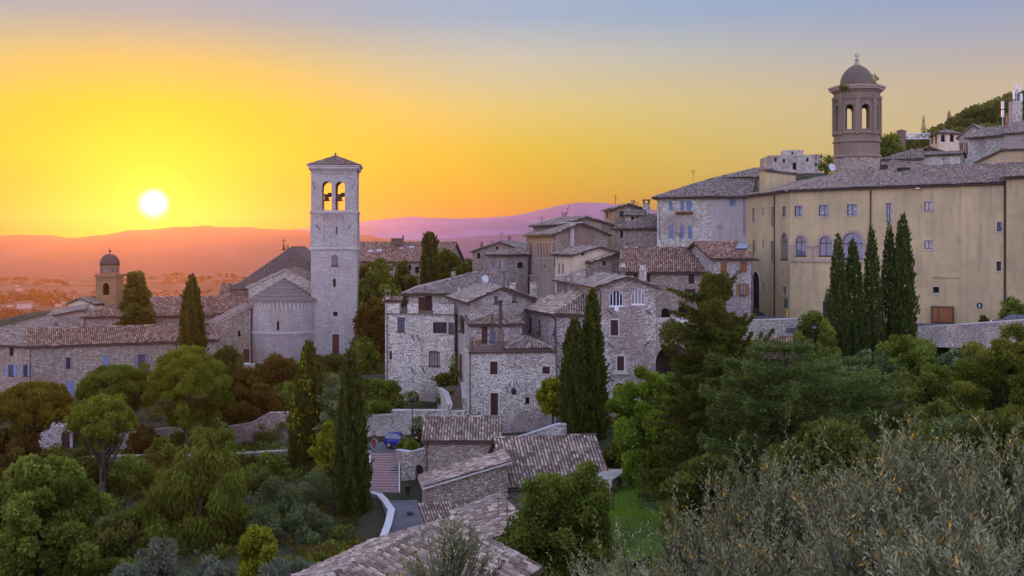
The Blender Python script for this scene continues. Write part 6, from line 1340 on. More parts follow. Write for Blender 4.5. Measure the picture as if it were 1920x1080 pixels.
def olive(label, px, ytop, d, wpx, nshoot=420, hgt=2.4, shl=.62, nl=38, tall=.0, sc_=1.12):
    s = d / FPX; x = (px - 960) * s; zt = Z(ytop, d); zb = gzf(x, d); Rm = wpx / 2 * s; r = root('olive_tree', label, 'olive tree', (x, d, zb), 'olive trees in the foreground')
    zc = zt - hgt * .5; nb = max(14, nshoot // 13); qb = sph(nb); qb[:, 2] = np.abs(qb[:, 2]) * 1.15 - .35; rb = rng.random(nb) ** .3; k = rng.integers(0, nb, nshoot); q = qb[k]; rad = rb[k]
    o = np.stack([x + q[:, 0] * Rm * rad, d + q[:, 1] * Rm * .75 * rad, zc + q[:, 2] * hgt * .5 * rad - shl * .75], -1) + rng.normal(0, 1, (nshoot, 3)) * [.11, .11, .24]
    db = unit(qb * [.55, .55, .2] + [0, 0, 1.0] + rng.normal(0, .18, (nb, 3))); dr = unit(db[k] + rng.normal(0, .17, (nshoot, 3))); ln = shl * rng.uniform(.55, 1.25, nshoot) * (1 + tall * (rng.random(nshoot) < .22))
    t = np.tile(np.linspace(.02, 1, nl), nshoot); o2, d2, l2 = np.repeat(o, nl, 0), np.repeat(dr, nl, 0), np.repeat(ln, nl)
    side = unit(np.cross(d2, sph(nshoot * nl)))
    pos = o2 + d2 * (t * l2)[:, None] + side * .006 + np.stack([np.sin(t * 3 + o2[:, 0] * 7), np.cos(t * 3 + o2[:, 1] * 5), 0 * t], -1) * (.05 * t * l2)[:, None] + np.repeat(rng.normal(0, .2, (nshoot, 3)) * [1, 1, .25] - [0, 0, .06], nl, 0) * (t ** 2 * l2)[:, None]
    A_ = d2 * rng.uniform(.5, 1.1, len(t))[:, None] + side * rng.uniform(.45, .95, len(t))[:, None]; L = (.070 - .030 * t ** 3) * rng.uniform(.75, 1.3, len(t)) * sc_
    T_ = np.repeat(rng.uniform(0, .45, nb)[k] + rng.uniform(-.05, .25, nshoot), nl) + rng.normal(0, .2, len(t)); T_ = np.minimum(T_ + .45 * (t - .55), .95); T_[rng.random(len(T_)) < .02] = 1.0; leaf_mesh('crown', pos, A_, L, L * .27, T_, M['lf_olive'], r, (x, d, zb), fold=.15)  # random leaves take the painted orange glint colour
    g = G(); base = Vector((x, d, zb)); g.tube([base - Vector((0, 0, .5)), base + Vector((.1, 0, (zc - zb) * .5)), Vector((x - .1, d, zc - hgt * .2))], [.22, .16, .12], 8)
    for i in rng.choice(nshoot, min(60, nshoot), replace=False): e = Vector(o[i]); st = Vector((x, d, zc - hgt * .25)).lerp(e, .15 * random.random()); g.tube([st, st.lerp(e, .55) - Vector((0, 0, .12)), e, e + Vector(dr[i]) * ln[i] * .9], [.035, .02, .012, .004], 4)
    g.build('trunk', M['bark'], r); return r
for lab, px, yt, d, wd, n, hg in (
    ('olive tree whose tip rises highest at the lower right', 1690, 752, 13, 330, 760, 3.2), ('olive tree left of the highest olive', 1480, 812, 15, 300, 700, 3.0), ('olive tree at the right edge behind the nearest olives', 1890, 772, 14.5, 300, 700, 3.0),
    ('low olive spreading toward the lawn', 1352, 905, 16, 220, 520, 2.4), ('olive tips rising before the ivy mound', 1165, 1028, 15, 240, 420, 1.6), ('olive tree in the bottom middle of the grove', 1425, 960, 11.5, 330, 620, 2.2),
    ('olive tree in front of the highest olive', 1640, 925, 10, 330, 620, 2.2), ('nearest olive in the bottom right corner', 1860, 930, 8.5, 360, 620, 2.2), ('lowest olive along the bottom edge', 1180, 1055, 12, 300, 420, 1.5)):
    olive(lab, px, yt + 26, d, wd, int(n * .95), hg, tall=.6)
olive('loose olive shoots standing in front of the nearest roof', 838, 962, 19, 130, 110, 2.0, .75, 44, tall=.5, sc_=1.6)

# wooded hill behind the upper town, woods and houses of the plain
def wood_mass(name, label, pts, mat, per, leaf):
    cs = [p[0] for p in pts]; rs = [p[1] for p in pts]; P_, A_, T_ = clump_leaves(cs, rs, per, .8, 1, .7, .2); o = leaf_mesh(name, P_, A_, leaf * rng.uniform(.7, 1.3, len(P_)), leaf * .75, T_, M[mat]); tag(o, label, 'wood', kind='stuff')
pts = []
while len(pts) < 1100:
    px = rng.uniform(1690, 2080); d = rng.uniform(270, 430); x = (px - 960) * d / FPX; rc = rng.uniform(1.8, 4.6); z = gzf(x, d) + rng.uniform(.5, 4.5)
    sky = np.interp(px, [1690, 1735, 1760, 1800, 1835, 1870, 1890, 1920, 2100], [262, 250, 238, 214, 196, 185, 174, 168, 160])
    if HOR - (z + rc * .8) * FPX / d < sky: continue
    pts.append(((x, d, z), rc))
wood_mass('wood', 'dark wood covering the hillside above the upper town', pts, 'lf_dark', 34, 1.1)
plant('broadleaf_tree', 'tree clump between the domed tower and the round turret', 'tree', 1668, 254, 205, 60, 'lf_mid', ROUND, ybase=300, per=260, leaf=.55, nclump=50)
plant('pine_tree', 'small rounded pine between the fortress and the domed tower', 'pine tree', 1549, 292, 190, 28, 'lf_mid', ROUND, ybase=325, per=300, leaf=.45, nclump=24)
cypress('slim dark cypress behind the truss bridge', 1731, 216, 225, 10, 290, 1200, group='far cypresses of the upper town'); cypress('small cypress on the skyline of the wooded hill', 1780, 206, 300, 9, 245, 900, group='far cypresses of the upper town')
bush('tuft of weeds growing on the ledge beside the dome', 1639, 140, 149.5, 14, 'lf_mid', 163, per=500, leaf=.35, nclump=14, name='weeds', cat='weeds')
bush('small weeds on the cornice left of the dome', 1580, 158, 147.4, 18, 'lf_mid', 166, per=400, leaf=.3, nclump=10, name='weeds', cat='weeds')
bush('weed sprouting beside the church roof cross', 540, 461, 165, 10, 'lf_yel', 470, per=400, leaf=.3, nclump=8, name='weeds', cat='weeds')
pts = []
for k in range(1500):
    d = 900 + 3900 * rng.random() ** 1.1; px = rng.uniform(-150, 1150); x = (px - 960) * d / FPX
    if math.sin(x * .006 + d * .004) + math.sin(x * .0023 - d * .0071) + rng.normal(0, .8) < .5: continue
    for j in range(rng.integers(1, 7)): pts.append(((x + rng.normal(0, 18) + 14 * j, d + rng.normal(0, 12), PLAIN + rng.uniform(1, 4)), rng.uniform(4, 9)))
wood_mass('hedgerows', 'hazy tree lines between the fields of the plain', pts, 'lf_far', .9, 5.0)
hv = G(); hv.box((0, 0, 3), (15, 9, 8)); hv.hexa([Vector(p) for p in [(-9.5, -5.5, 7.5), (9.5, -5.5, 7.5), (9.5, 5.5, 7.5), (-9.5, 5.5, 7.5), (-9.5, -.2, 10.5), (9.5, -.2, 10.5), (9.5, .2, 10.5), (-9.5, .2, 10.5)]], 1)
h0 = hv.build('farmhouse', [M['greyplas'], M['tile_r']])
far_spots = []
while len(far_spots) < 110:
    d = 1750 + 2900 * rng.random() ** 1.2; px = rng.uniform(-60, 1060) ; x = (px - 960) * d / FPX
    if math.sin(x * .004 + d * .003) + rng.normal(0, .6) > .2: far_spots.append((x, d))
for i, (x, d) in enumerate(far_spots):
    o = h0 if i == 0 else h0.copy()
    if i: COL.objects.link(o)
    o.location = (x, d, PLAIN); o.rotation_euler = (0, 0, rng.uniform(-.6, .6)); k = rng.uniform(.6, 1.5); o.scale = (k, k * rng.uniform(.8, 1.2), k * .8)
    tag(o, 'tiny pale house among the hazy fields of the plain', 'house', 'farmhouses scattered over the plain')
for i, (px0, px1, py) in enumerate(((112, 150, 508.5), (155, 176, 507.5))):
    d = 110 * FPX / (508 - HOR); g = G(); a, b = P(px0, 509, d), P(px1, py - .5, d); g.hexa([a + Vector((0, 0, -2)), b + Vector((0, 0, -2)), b + Vector((0, 60, -2)), a + Vector((0, 60, -2)), a + Vector((0, 0, 4)), b + Vector((0, 0, 4)), b + Vector((0, 60, 7)), a + Vector((0, 60, 7))])
    tag(g.build('greenhouse', M['greenhouse']), ['longer pale greenhouse roof shining in the plain', 'shorter shining greenhouse roof nearest the domed belfry'][i], 'greenhouse', 'greenhouses in the plain')
# low undergrowth over the slopes
def undergrowth(label, mat, n, seed):
    q = np.random.default_rng(seed); cs, rs = [], []
    while len(cs) < n:
        if q.random() < .55: px, d = q.uniform(-40, 720), q.uniform(52, 150)
        else: px, d = q.uniform(1120, 2000), q.uniform(26, 104)
        if 684 < px < 806 and 70 < d < 108 or 1080 < px < 1260 and 48 < d < 86 or 425 < px < 480 and d > 136 or px > 1380 and d > 99: continue
        x = (px - 960) * d / FPX; 
        if math.sin(x * .31 + seed) + math.sin(d * .27 + seed * 2) + q.normal(0, .7) < -.2: continue
        rc = q.uniform(.25, .85); cs.append((x, d, gzf(x, d) - .3 + rc * .3)); rs.append(rc)
    P_, A_, T_ = clump_leaves(cs, rs, 230, .75, .8, .7, .5); tag(leaf_mesh('undergrowth', P_, A_, rng.uniform(.16, .36, len(P_)), rng.uniform(.08, .2, len(P_)), T_, M[mat]), label, 'undergrowth', kind='stuff')
undergrowth('dark low scrub over the garden slopes', 'lf_dark', 1500, 3); undergrowth('russet bramble over the garden slopes', 'lf_rust', 800, 5); undergrowth('grey green herbs over the garden slopes', 'lf_grey', 420, 8); undergrowth('green weeds over the garden slopes', 'lf_mid', 900, 11)
# lawn between ivy and spruce
lv, lf = [], []
nx, ny = 34, 30
for j in range(ny):
    for i in range(nx):
        d = 50 + 34 * j / (ny - 1); px = np.interp(j, [0, ny - 1], [1060, 1110]) + 260 * i / (nx - 1); x = (px - 960) * d / FPX; lv.append((x, d, gzf(x, d) - .22))
for j in range(ny - 1):
    for i in range(nx - 1): a = j * nx + i; lf.append((a, a + 1, a + nx + 1, a + nx))
me = bpy.data.meshes.new('lawn'); me.from_pydata(lv, [], lf); m, t, b = base('lawn_green'); n = noise(t, coords(t), .9, 5, .7); t.put(b.inputs['Base Color'], t.mix(t.smooth(n, .35, .65), (.04, .085, .014, 1), (.085, .135, .024, 1)))
tag(link_mesh('lawn', me, m), kind='structure')
n = 26000; d = rng.uniform(50, 84, n); px = 1070 + 260 * rng.random(n); x = (px - 960) * d / FPX; z = np.concatenate([gz(x[i:i + 4000], d[i:i + 4000]) for i in range(0, n, 4000)]) - .24
o = leaf_mesh('grass', np.stack([x, d, z], -1), rng.normal(0, .35, (n, 3)) + [0, 0, 1], rng.uniform(.10, .28, n), .05, rng.random(n), M['lf_grass']); tag(o, 'short green grass of the lawn', 'grass', kind='stuff')
# ------------------------------------------------------------------ lane, steps, walls, vehicles, people
M.update(asphalt=plaster('asphalt', (.15, .15, .165), (.11, .11, .125), (.06, .06, .065), .4), riser=plain('pale_step_edge', (.42, .34, .34), .85, .3), brickstep=plain('brick_paving', (.32, .155, .135), .85, .5, scale=9),
         carblue=plain('blue_car_paint', (.015, .035, .33), .25, .05, .2, spec=.6), cardark=plain('dark_car_paint', (.035, .035, .045), .25, .1, .3, spec=.6), tyre=plain('tyre_rubber', (.02, .02, .02), .9, .2), rim=plain('wheel_rim', (.5, .5, .52), .35, .1, .7),
         lampglass=plain('headlamp_glass', (.75, .75, .78), .12, .05, spec=.9), red=plain('red_trousers', (.33, .03, .025), .9, .2), green=plain('green_jacket', (.05, .09, .06), .9, .3), skin=plain('skin', (.38, .22, .16), .6, .15), hair=plain('dark_hair', (.025, .018, .014), .8, .3),
         bluecloth=plain('blue_cloth', (.06, .12, .42), .9, .2), yellowpole=plain('yellow_pole_paint', (.5, .33, .04), .6, .2), greenpaint=plain('dark_green_paint', (.02, .06, .045), .5, .2))
def sheet(name, pts, mat, th=.5, label=None, kind='structure', lift=0):
    g = G(); up_ = [Vector(p) + Vector((0, 0, lift)) for p in pts]; g.face(up_); lo_ = [p - Vector((0, 0, th)) for p in up_]; g.face(lo_[::-1])
    for i in range(len(pts)): k = (i + 1) % len(pts); g.face([up_[i], lo_[i], lo_[k], up_[k]])
    return tag(g.build(name, M[mat]), kind=kind)
sheet('lane', [P(700, 924, 87), P(800, 924, 87.4), P(800, 1012, 74.5), P(724, 1012, 75), P(734, 985, 78), P(739, 958, 81.5), P(728, 940, 84.4)], 'asphalt', .4, lift=-.12)
sheet('lane', [P(684, 851, 98), P(806, 846, 98.6), P(806, 829, 102.4), P(684, 829, 102.4)], 'asphalt')
st = root('brick_steps', 'long flight of shallow red brick steps with pale edges', 'steps', P(720, 923, 87)); g = G(); h = G(); n = 15
for k in range(n):
    f0, f1 = k / n, (k + 1) / n; y0, d0, y1, d1 = 924 - 74 * f0, 87 + 11 * f0, 924 - 74 * f1, 87 + 11 * f1; z0 = Z(924, 87) + (Z(850, 98) - Z(924, 87)) * f1
    xl0, xr0, xl1, xr1 = 695, 746, 695, 747
    q = lambda px, d, z: Vector(((px - 960) * d / FPX, d, z))
    g.hexa([q(xl0, d0, z0 - 1), q(xr0, d0, z0 - 1), q(xr1, d1, z0 - 1), q(xl1, d1, z0 - 1), q(xl0, d0, z0 + .04), q(xr0, d0, z0 + .04), q(xr1, d1, z0 + .06), q(xl1, d1, z0 + .06)])
    h.hexa([q(xl0, d0 - .02, z0 - .06), q(xr0, d0 - .02, z0 - .06), q(xr0, d0 + .2, z0 - .06), q(xl0, d0 + .2, z0 - .06), q(xl0, d0 - .02, z0 + .07), q(xr0, d0 - .02, z0 + .07), q(xr0, d0 + .2, z0 + .07), q(xl0, d0 + .2, z0 + .07)])
g.build('brick_tread', M['brickstep'], st); h.build('step_edge', M['riser'], st)
g = G()
for xa, xb in ((692, 695), (747, 750)): g.hexa([P(xa, 926, 87) - Vector((0, 0, .6)), P(xb, 926, 87) - Vector((0, 0, .6)), P(xb, 850, 98) - Vector((0, 0, .6)), P(xa, 850, 98) - Vector((0, 0, .6)), P(xa, 923, 87) + Vector((0, 0, .1)), P(xb, 923, 87) + Vector((0, 0, .1)), P(xb, 848, 98) + Vector((0, 0, .1)), P(xa, 848, 98) + Vector((0, 0, .1))])
g.build('side_kerb', M['coping'], st)
def poly_wall(name, label, pts, zdrop, th, mat='rubble', cop='coping', cop_h=.12, cop_over=.06, cat='wall', zb=None):
    """a wall along a polyline of top points"""
    r = root(name, label, cat, pts[0] - Vector((0, 0, zdrop))); g = G(); c = G(); n = len(pts); nr_ = []
    for i in range(n):
        d = (pts[min(i + 1, n - 1)] - pts[max(i - 1, 0)]); d.z = 0; d.normalize(); nr_.append(Vector((d.y, -d.x, 0)))
    for i in range(n - 1):
        a, b = pts[i], pts[i + 1]; na, nb = nr_[i] * th / 2, nr_[i + 1] * th / 2; da = Vector((0, 0, cop_h)); lo = lambda p: Vector((p.x, p.y, zb if zb is not None else p.z - zdrop))
        g.hexa([lo(a + na), lo(b + nb), lo(b - nb), lo(a - na), a + na - da, b + nb - da, b - nb - da, a - na - da])
        ka, kb = nr_[i] * (th / 2 + cop_over), nr_[i + 1] * (th / 2 + cop_over); c.hexa([a + ka - da, b + kb - da, b - kb - da, a - ka - da, a + ka, b + kb, b - kb, a - ka])
    g.build('masonry', M[mat], r); c.build('coping', M[cop], r); return r
poly_wall('kerb_wall', 'curving white capped low wall along the lane', [v + Vector((0, 0, .45)) for v in (P(690, 932, 86.6), P(711, 936, 86), P(722, 948, 84.4), P(734, 966, 81.5), P(728, 993, 78), P(718, 1020, 75))], 2.6, .42, cop_h=.12)
poly_wall('lane_wall', 'stone wall with pale coping right of the brick steps', [P(746, 842, 96), P(772, 846, 91), P(800, 838, 91)], 4.2, .4)
pw = root('wall_niche', 'dark arched doorway in the wall at the foot of the cottage', 'doorway', P(787, 915, 88)); g = G(); wall_face(g, XY(752, 90.0), XY(797, 89.4), -24, Z(848, 89.7), [(1.3, 2.0, Z(915, 89.5), Z(872, 89.5), .35)], reveal=.5); g.build('masonry', M['rubble'], pw); g = G(); g.box((*(XY(788, 90.3)), -20), (1.2, .1, 4)); g.build('door', M['brown'], pw)
poly_wall('retaining_wall', 'rough stone retaining wall behind the blue car', [P(672, 777, 104), P(735, 776, 104), P(736, 768, 104.1), P(835, 768, 103.6), P(880, 770, 101)], 5, .7, 'rubble_w', 'dressed', zb=-22)
poly_wall('garden_wall', 'sloping garden wall with pale coping above the barn roof', [P(936, 829, 93), P(990, 812, 92.6), P(1046, 793, 92), P(1062, 793, 92)], 4, .45, 'rubble_w')
poly_wall('garden_wall', 'short stub wall with a broad pale top beside the lawn', [P(1128, 897, 77), P(1143, 889, 79.5), P(1157, 879, 83)], 2.4, 1.5, 'rubble_w', 'dressed', zb=-19.5)
poly_wall('retaining_wall', 'creeper hung retaining wall above the lower left lane', [P(225, 812, 112), P(330, 800, 112), P(420, 800, 112), P(470, 792, 112), P(505, 773, 112), P(560, 772, 112), P(600, 776, 112)], 5, .7, 'rubble_b', 'rubble_b', zb=-24)
poly_wall('lane_wall', 'long low lane wall with pale coping below the umbrella pines', [P(-20, 862, 106), P(120, 858, 106.5), P(245, 853, 107), P(400, 851, 107), P(560, 842, 107), P(690, 838, 106)], 4, .5, 'rubble_b', 'greyplas', zb=-27)
sheet('lower_lane', [P(-20, 862, 106.4), P(700, 846, 106.4), P(700, 838, 111), P(-20, 850, 111)], 'asphalt', .6, lift=-.55)
gh = root('gatehouse', 'pinkish wall with a dark red arched door under the leftmost pine', 'gatehouse', P(105, 850, 111.5)); g = G(); wall_face(g, XY(60, 111.6), XY(136, 111.6), -26, Z(800, 111.6), [(3.08, 3.95, Z(850, 111.6), Z(808, 111.6), .35)]); wall_face(g, XY(136, 111.6), XY(138, 116), -26, Z(800, 111.6), []); g.face([(*XY(60, 111.6), Z(800, 111.6)), (*XY(136, 111.6), Z(800, 111.6)), (*XY(138, 116), Z(800, 111.6)), (*XY(62, 116), Z(800, 111.6))]); g.build('wall', M['rubble_p'], gh); opening(gh, XY(60, 111.6), V2(1, 0), 3.08, 3.95, Z(850, 111.6), Z(808, 111.6), .35, 'door_redwood')
for lab, px, py, d, wd, hh in (('creeper patch hanging on the left of the retaining wall', 290, 830, 111.4, 50, 34), ('creeper patch in the middle of the retaining wall', 340, 826, 111.4, 36, 30), ('large creeper on the right of the retaining wall', 520, 815, 111.4, 80, 40), ('creeper on the lower lane wall by the creeper cypress', 530, 868, 106.2, 60, 26)):
    s = d / FPX; cs = [(P(px + rng.uniform(-.5, .5) * wd, py + rng.uniform(-.5, .5) * hh, d)) for _ in range(26)]; P_, A_, T_ = clump_leaves([tuple(c) for c in cs], [rng.uniform(.15, .5) for _ in cs], 420, 1, .6, .8); P_[:, 1] = d - .1 - np.abs(P_[:, 1] - d) * .5
    r = root('creeper', lab, 'creeper', P(px, py, d)); leaf_mesh('foliage', P_, A_ + [0, -.4, -.2], .22, .15, T_, M['lf_ivy'], r, P(px, py, d))
# stone stairs between the houses
ss = root('stone_stairs', 'steep worn stone stairs climbing between two stone houses', 'stairs', P(852, 768, 103)); g = G(); n = 13
for k in range(n):
    f = k / n; d0 = 102.5 + 5.5 * f; z = Z(769, 102.5) + (Z(723, 108) - Z(769, 102.5)) * (k + 1) / n; xl, xr = 845 - 14 * f, 867 - 2 * f
    g.hexa([Vector(((p - 960) * dd / FPX, dd, zz)) for zz in (z - 3, z) for p, dd in ((xl, d0), (xr, d0), (xr, d0 + .8), (xl, d0 + .8))])
g.build('tread', M['brickold'], ss)
poly_wall('stair_wall', 'pale stone wall flanking the left of the stone stairs', [P(844, 758, 102.3), P(836, 735, 104), P(824, 726, 107)], 4, .4, 'rubble_w', 'dressed', zb=-21)
poly_wall('stair_wall', 'stone wall flanking the right of the stone stairs', [P(872, 745, 102), P(868, 716, 107)], 4, .4, 'rubble', 'dressed', zb=-21)
# road viaduct and parapets on the right
def arcade_wall(name, label, pa, pb, zb, zt, th, holes, mat='rubble', ring=True):
    r = root(name, label, 'wall', (*((pa + pb) / 2), zb)); e = (pb - pa).normalized(); nin = V2(-e.y, e.x); g = G(); hs = []
    for x0, y0, x1, y1, rise in holes: ua, _ = at_wall(pa, e, x0, y1); ub, _ = at_wall(pa, e, x1, y1); um, zt_ = at_wall(pa, e, (x0 + x1) / 2, y0); _, z0 = at_wall(pa, e, (x0 + x1) / 2, y1); hs.append((ua, ub, max(z0, zb + .01), zt_, (ub - ua) / 2 * rise))
    wall_face(g, pa, pb, zb, zt, hs, reveal=th); pa2, pb2 = pa + nin * th, pb + nin * th
    wall_face(g, pb2, pa2, zb, zt, [((pb - pa).length - h[1], (pb - pa).length - h[0], *h[2:]) for h in hs], reveal=.01); g.face([(*pa, zt), (*pb, zt), (*pb2, zt), (*pa2, zt)]); wall_face(g, pb, pb2, zb, zt, []); wall_face(g, pa2, pa, zb, zt, [])
    g.build('masonry', M[mat], r); c = G(); m_ = (pa + pb) / 2 + nin * th / 2; c.box((m_.x, m_.y, zt + .06), ((pb - pa).length, min(th, .5) + .08, .12), math.atan2(e.y, e.x)) if th < 1 else None
    if c.v: c.build('coping', M['dressed'], r)
    for h in hs:
        if ring and h[4] > 0: opening(r, pa, e, *h[:4], h[4], 'passage', .45)
    return r
arcade_wall('road_bridge', 'stone road bridge with a wide brick ringed arch beside the gabled house', XY(1229, 102.5), XY(1400, 104.5), -19, Z(602, 103.5), 5.5, [(1228.5 + 1, 645, 1293, 745, 1.0)], 'rubble')
g = G(); g.box((*XY(1300, 109), -15), (12, .3, 11)); tag(g.build('bridge_wall', M['brickold']), 'dark brick wall deep inside the round road arch', 'wall')
arcade_wall('parapet_wall', 'pale stone parapet between the spruce and the cypress row', XY(1400, 104.5), XY(1515, 107.5), -15, Z(601, 105.5), .5, [], 'rubble_w')
poly_wall('parapet_wall', 'sloping pale stone parapet of the road right of the cypress row', [P(1690, 615, 106), P(1712, 613, 105.5), P(1800, 607, 103.5), P(1925, 598, 100.5)], 1.5, .5, 'rubble_w', 'dressed', zb=-10.2)
arcade_wall('road_viaduct', 'low arches of rough stone under the sloping parapet', XY(1690, 106.2), XY(1960, 100.2), -19, -9.0, 2.5, [(1736, 634, 1796, 690, .5), (1826, 632, 1890, 690, .5)], 'rubble', False)
sheet('road', [P(1229, 615, 103), P(1515, 615, 107), P(1700, 628, 106.4), P(1990, 610, 100), (60, 115, -8.3), (40, 124, -8.6), (31, 142, -9.4), (24, 128, -9.2), (15, 128, -9)], 'asphalt', .4)
rr_, _ = building('low_house', 'low red tiled roof tucked under the parapet right of the spruce', 'house', rect(1398, 96, 1488, 95, 5.5), -17, Z(662, 95.5), [22, None, 22, 22], 'rubble', 'tile_r', over=.3, gut=False)

def car(label, x, y, z, rz, Lc, Wd, Hc, paint, name='parked_car', sedan=False):
    r = root(name, label, 'car', (x, y, z)); mt = Matrix.Translation((x, y, z)) @ Matrix.Rotation(rz, 4, 'Z'); T = lambda p: mt @ Vector(p)
    # side profile (along the length, height of sill / waist / roof)
    if sedan: prof = [(-.5, .34, .52), (-.47, .28, .62), (-.36, .22, .66), (-.2, .2, .68), (0, .2, .68), (.2, .2, .67), (.32, .2, .62), (.44, .24, .55), (.5, .32, .45)]; cab = [(-.40, .66), (-.26, .97), (-.05, 1.0), (.08, .97), (.27, .655)]
    else: prof = [(-.5, .30, .60), (-.49, .22, .66), (-.4, .18, .67), (-.2, .17, .66), (0, .17, .65), (.2, .17, .63), (.3, .17, .60), (.42, .2, .54), (.49, .24, .46), (.5, .3, .40)]; cab = [(-.485, .66), (-.43, .95), (-.2, 1.0), (.02, .98), (.26, .61)]
    g = G(); rings = []
    for u, a, b in prof:
        w = Wd / 2 * (1 - .12 * abs(u * 2) ** 4); X = u * Lc; rings.append([T((X, -w * .94, a * Hc)), T((X, -w, (a + b) / 2 * Hc)), T((X, -w * .93, b * Hc)), T((X, w * .93, b * Hc)), T((X, w, (a + b) / 2 * Hc)), T((X, w * .94, a * Hc))])
    g.grid(rings, True); body = g.build('body', paint, r); OFF[body.name] = OFF[r.name]
    c = G(); rings = []; wt = lambda h: Wd / 2 * (.90 - .22 * max(0, (h - .62) / .38))
    up_ = [(X * Lc, -wt(h), h * Hc) for X, h in cab] ; c.grid([[T((X, -w_, h)), T((X, w_, h))] for X, w_, h in [(a, -b, c_) for a, b, c_ in up_]], False, caps=False)
    for s in (-1, 1): c.face([T((X * Lc, s * wt(h), h * Hc)) for X, h in cab][::s])
    c.build('cabin', paint, r)
    (x0, h0), (x1, h1), (x2, h2), (x3, h3), (x4, h4) = cab
    for nm, pa, pb in (('windscreen', (x3, h3), (x4, h4)), ('rear_window', (x1, h1), (x0, h0))):
        w_ = G(); f = lambda t: (pa[0] + (pb[0] - pa[0]) * t, pa[1] + (pb[1] - pa[1]) * t); (xa, ha), (xb, hb) = f(.1), f(.9); o = .012 * (1 if nm == 'windscreen' else -1)
        w_.face([T((xa * Lc + o, -wt(ha) * .9, ha * Hc + .012)), T((xb * Lc + o, -wt(hb) * .9, hb * Hc + .012)), T((xb * Lc + o, wt(hb) * .9, hb * Hc + .012)), T((xa * Lc + o, wt(ha) * .9, ha * Hc + .012))]); w_.build(nm, M['glass_dark'], r)
    for s in (-1, 1):
        for xa, xb in ((x0 + .045, (x1 + x2) / 2 + .08), ((x1 + x2) / 2 + .10, x4 - .07)):
            hb_ = .655; tp = lambda X: np.interp(X, [c_[0] for c_ in cab], [c_[1] for c_ in cab]) - .035; q = [(xa, hb_), (xb, hb_)] + [(X, max(tp(X), hb_ + .01)) for X in np.linspace(xb, xa, 6)]
            w_ = G(); w_.face([T((X * Lc, s * (wt(h) + .012), h * Hc)) for X, h in q][::s]); w_.build('side_window', M['glass_dark'], r)
        l = G(); l.box(T((.475 * Lc, s * Wd * .34, .47 * Hc)), (.14, .34, .2), rz); l.build('headlight', M['lampglass'], r); l = G(); l.box(T((-.49 * Lc, s * Wd * .38, .58 * Hc)), (.06, .14, .26), rz); l.build('tail_light', M['red'], r)
        m_ = G(); m_.box(T((.17 * Lc, s * (Wd / 2 + .07), .68 * Hc)), (.1, .14, .1), rz); m_.build('mirror', paint, r)
        for X in (-.31, .31):
            rw = .19 * Hc + .02; cx = T((X * Lc, s * (Wd / 2 - .09), rw)); axd = (T((0, s, 0)) - T((0, 0, 0))).normalized(); A1 = (T((1, 0, 0)) - T((0, 0, 0))).normalized(); A2 = Vector((0, 0, 1))
            ringf = lambda rad, o: [cx + axd * o + A1 * rad * math.cos(t) + A2 * rad * math.sin(t) for t in np.linspace(0, 2 * math.pi, 17)[:-1]]
            wg = G(); wg.grid([ringf(rw * .9, -.08), ringf(rw, -.05), ringf(rw, .08), ringf(rw * .9, .11), ringf(rw * .62, .11)], True); wh = wg.build('wheel', M['tyre'], r); OFF[wh.name] = OFF[r.name]
            wr = G(); wr.grid([ringf(rw * .62, .06), ringf(rw * .62, .115), ringf(rw * .15, .13)], True); wr.build('rim', M['rim'], wh)
    b = G(); b.box(T((.495 * Lc, 0, .30 * Hc)), (.08, Wd * .84, .14 * Hc), rz); b.build('bumper', paint, r)
    pl = G(); pl.box(T((-.5 * Lc, 0, .4 * Hc)), (.03, .45, .1), rz); pl.build('number_plate', M['white'], r); return r
c = P(748, 839, 100); car('small blue hatchback parked in front of the rough retaining wall', c.x, c.y, Z(839, 100) + .02, R(-14), 2.55, 1.25, 1.36, M['carblue'])
c = P(1902, 606, 102.6); car('dark saloon car half hidden behind the sloping parapet', c.x, c.y, -8.25, R(150), 4.2, 1.7, 1.42, M['cardark'], sedan=True)
c = P(1290, 604, 106); car('white car half hidden behind the bridge parapet left of the spruce top', c.x, c.y, -8.55, R(165), 3.8, 1.6, 1.4, M['coping'])

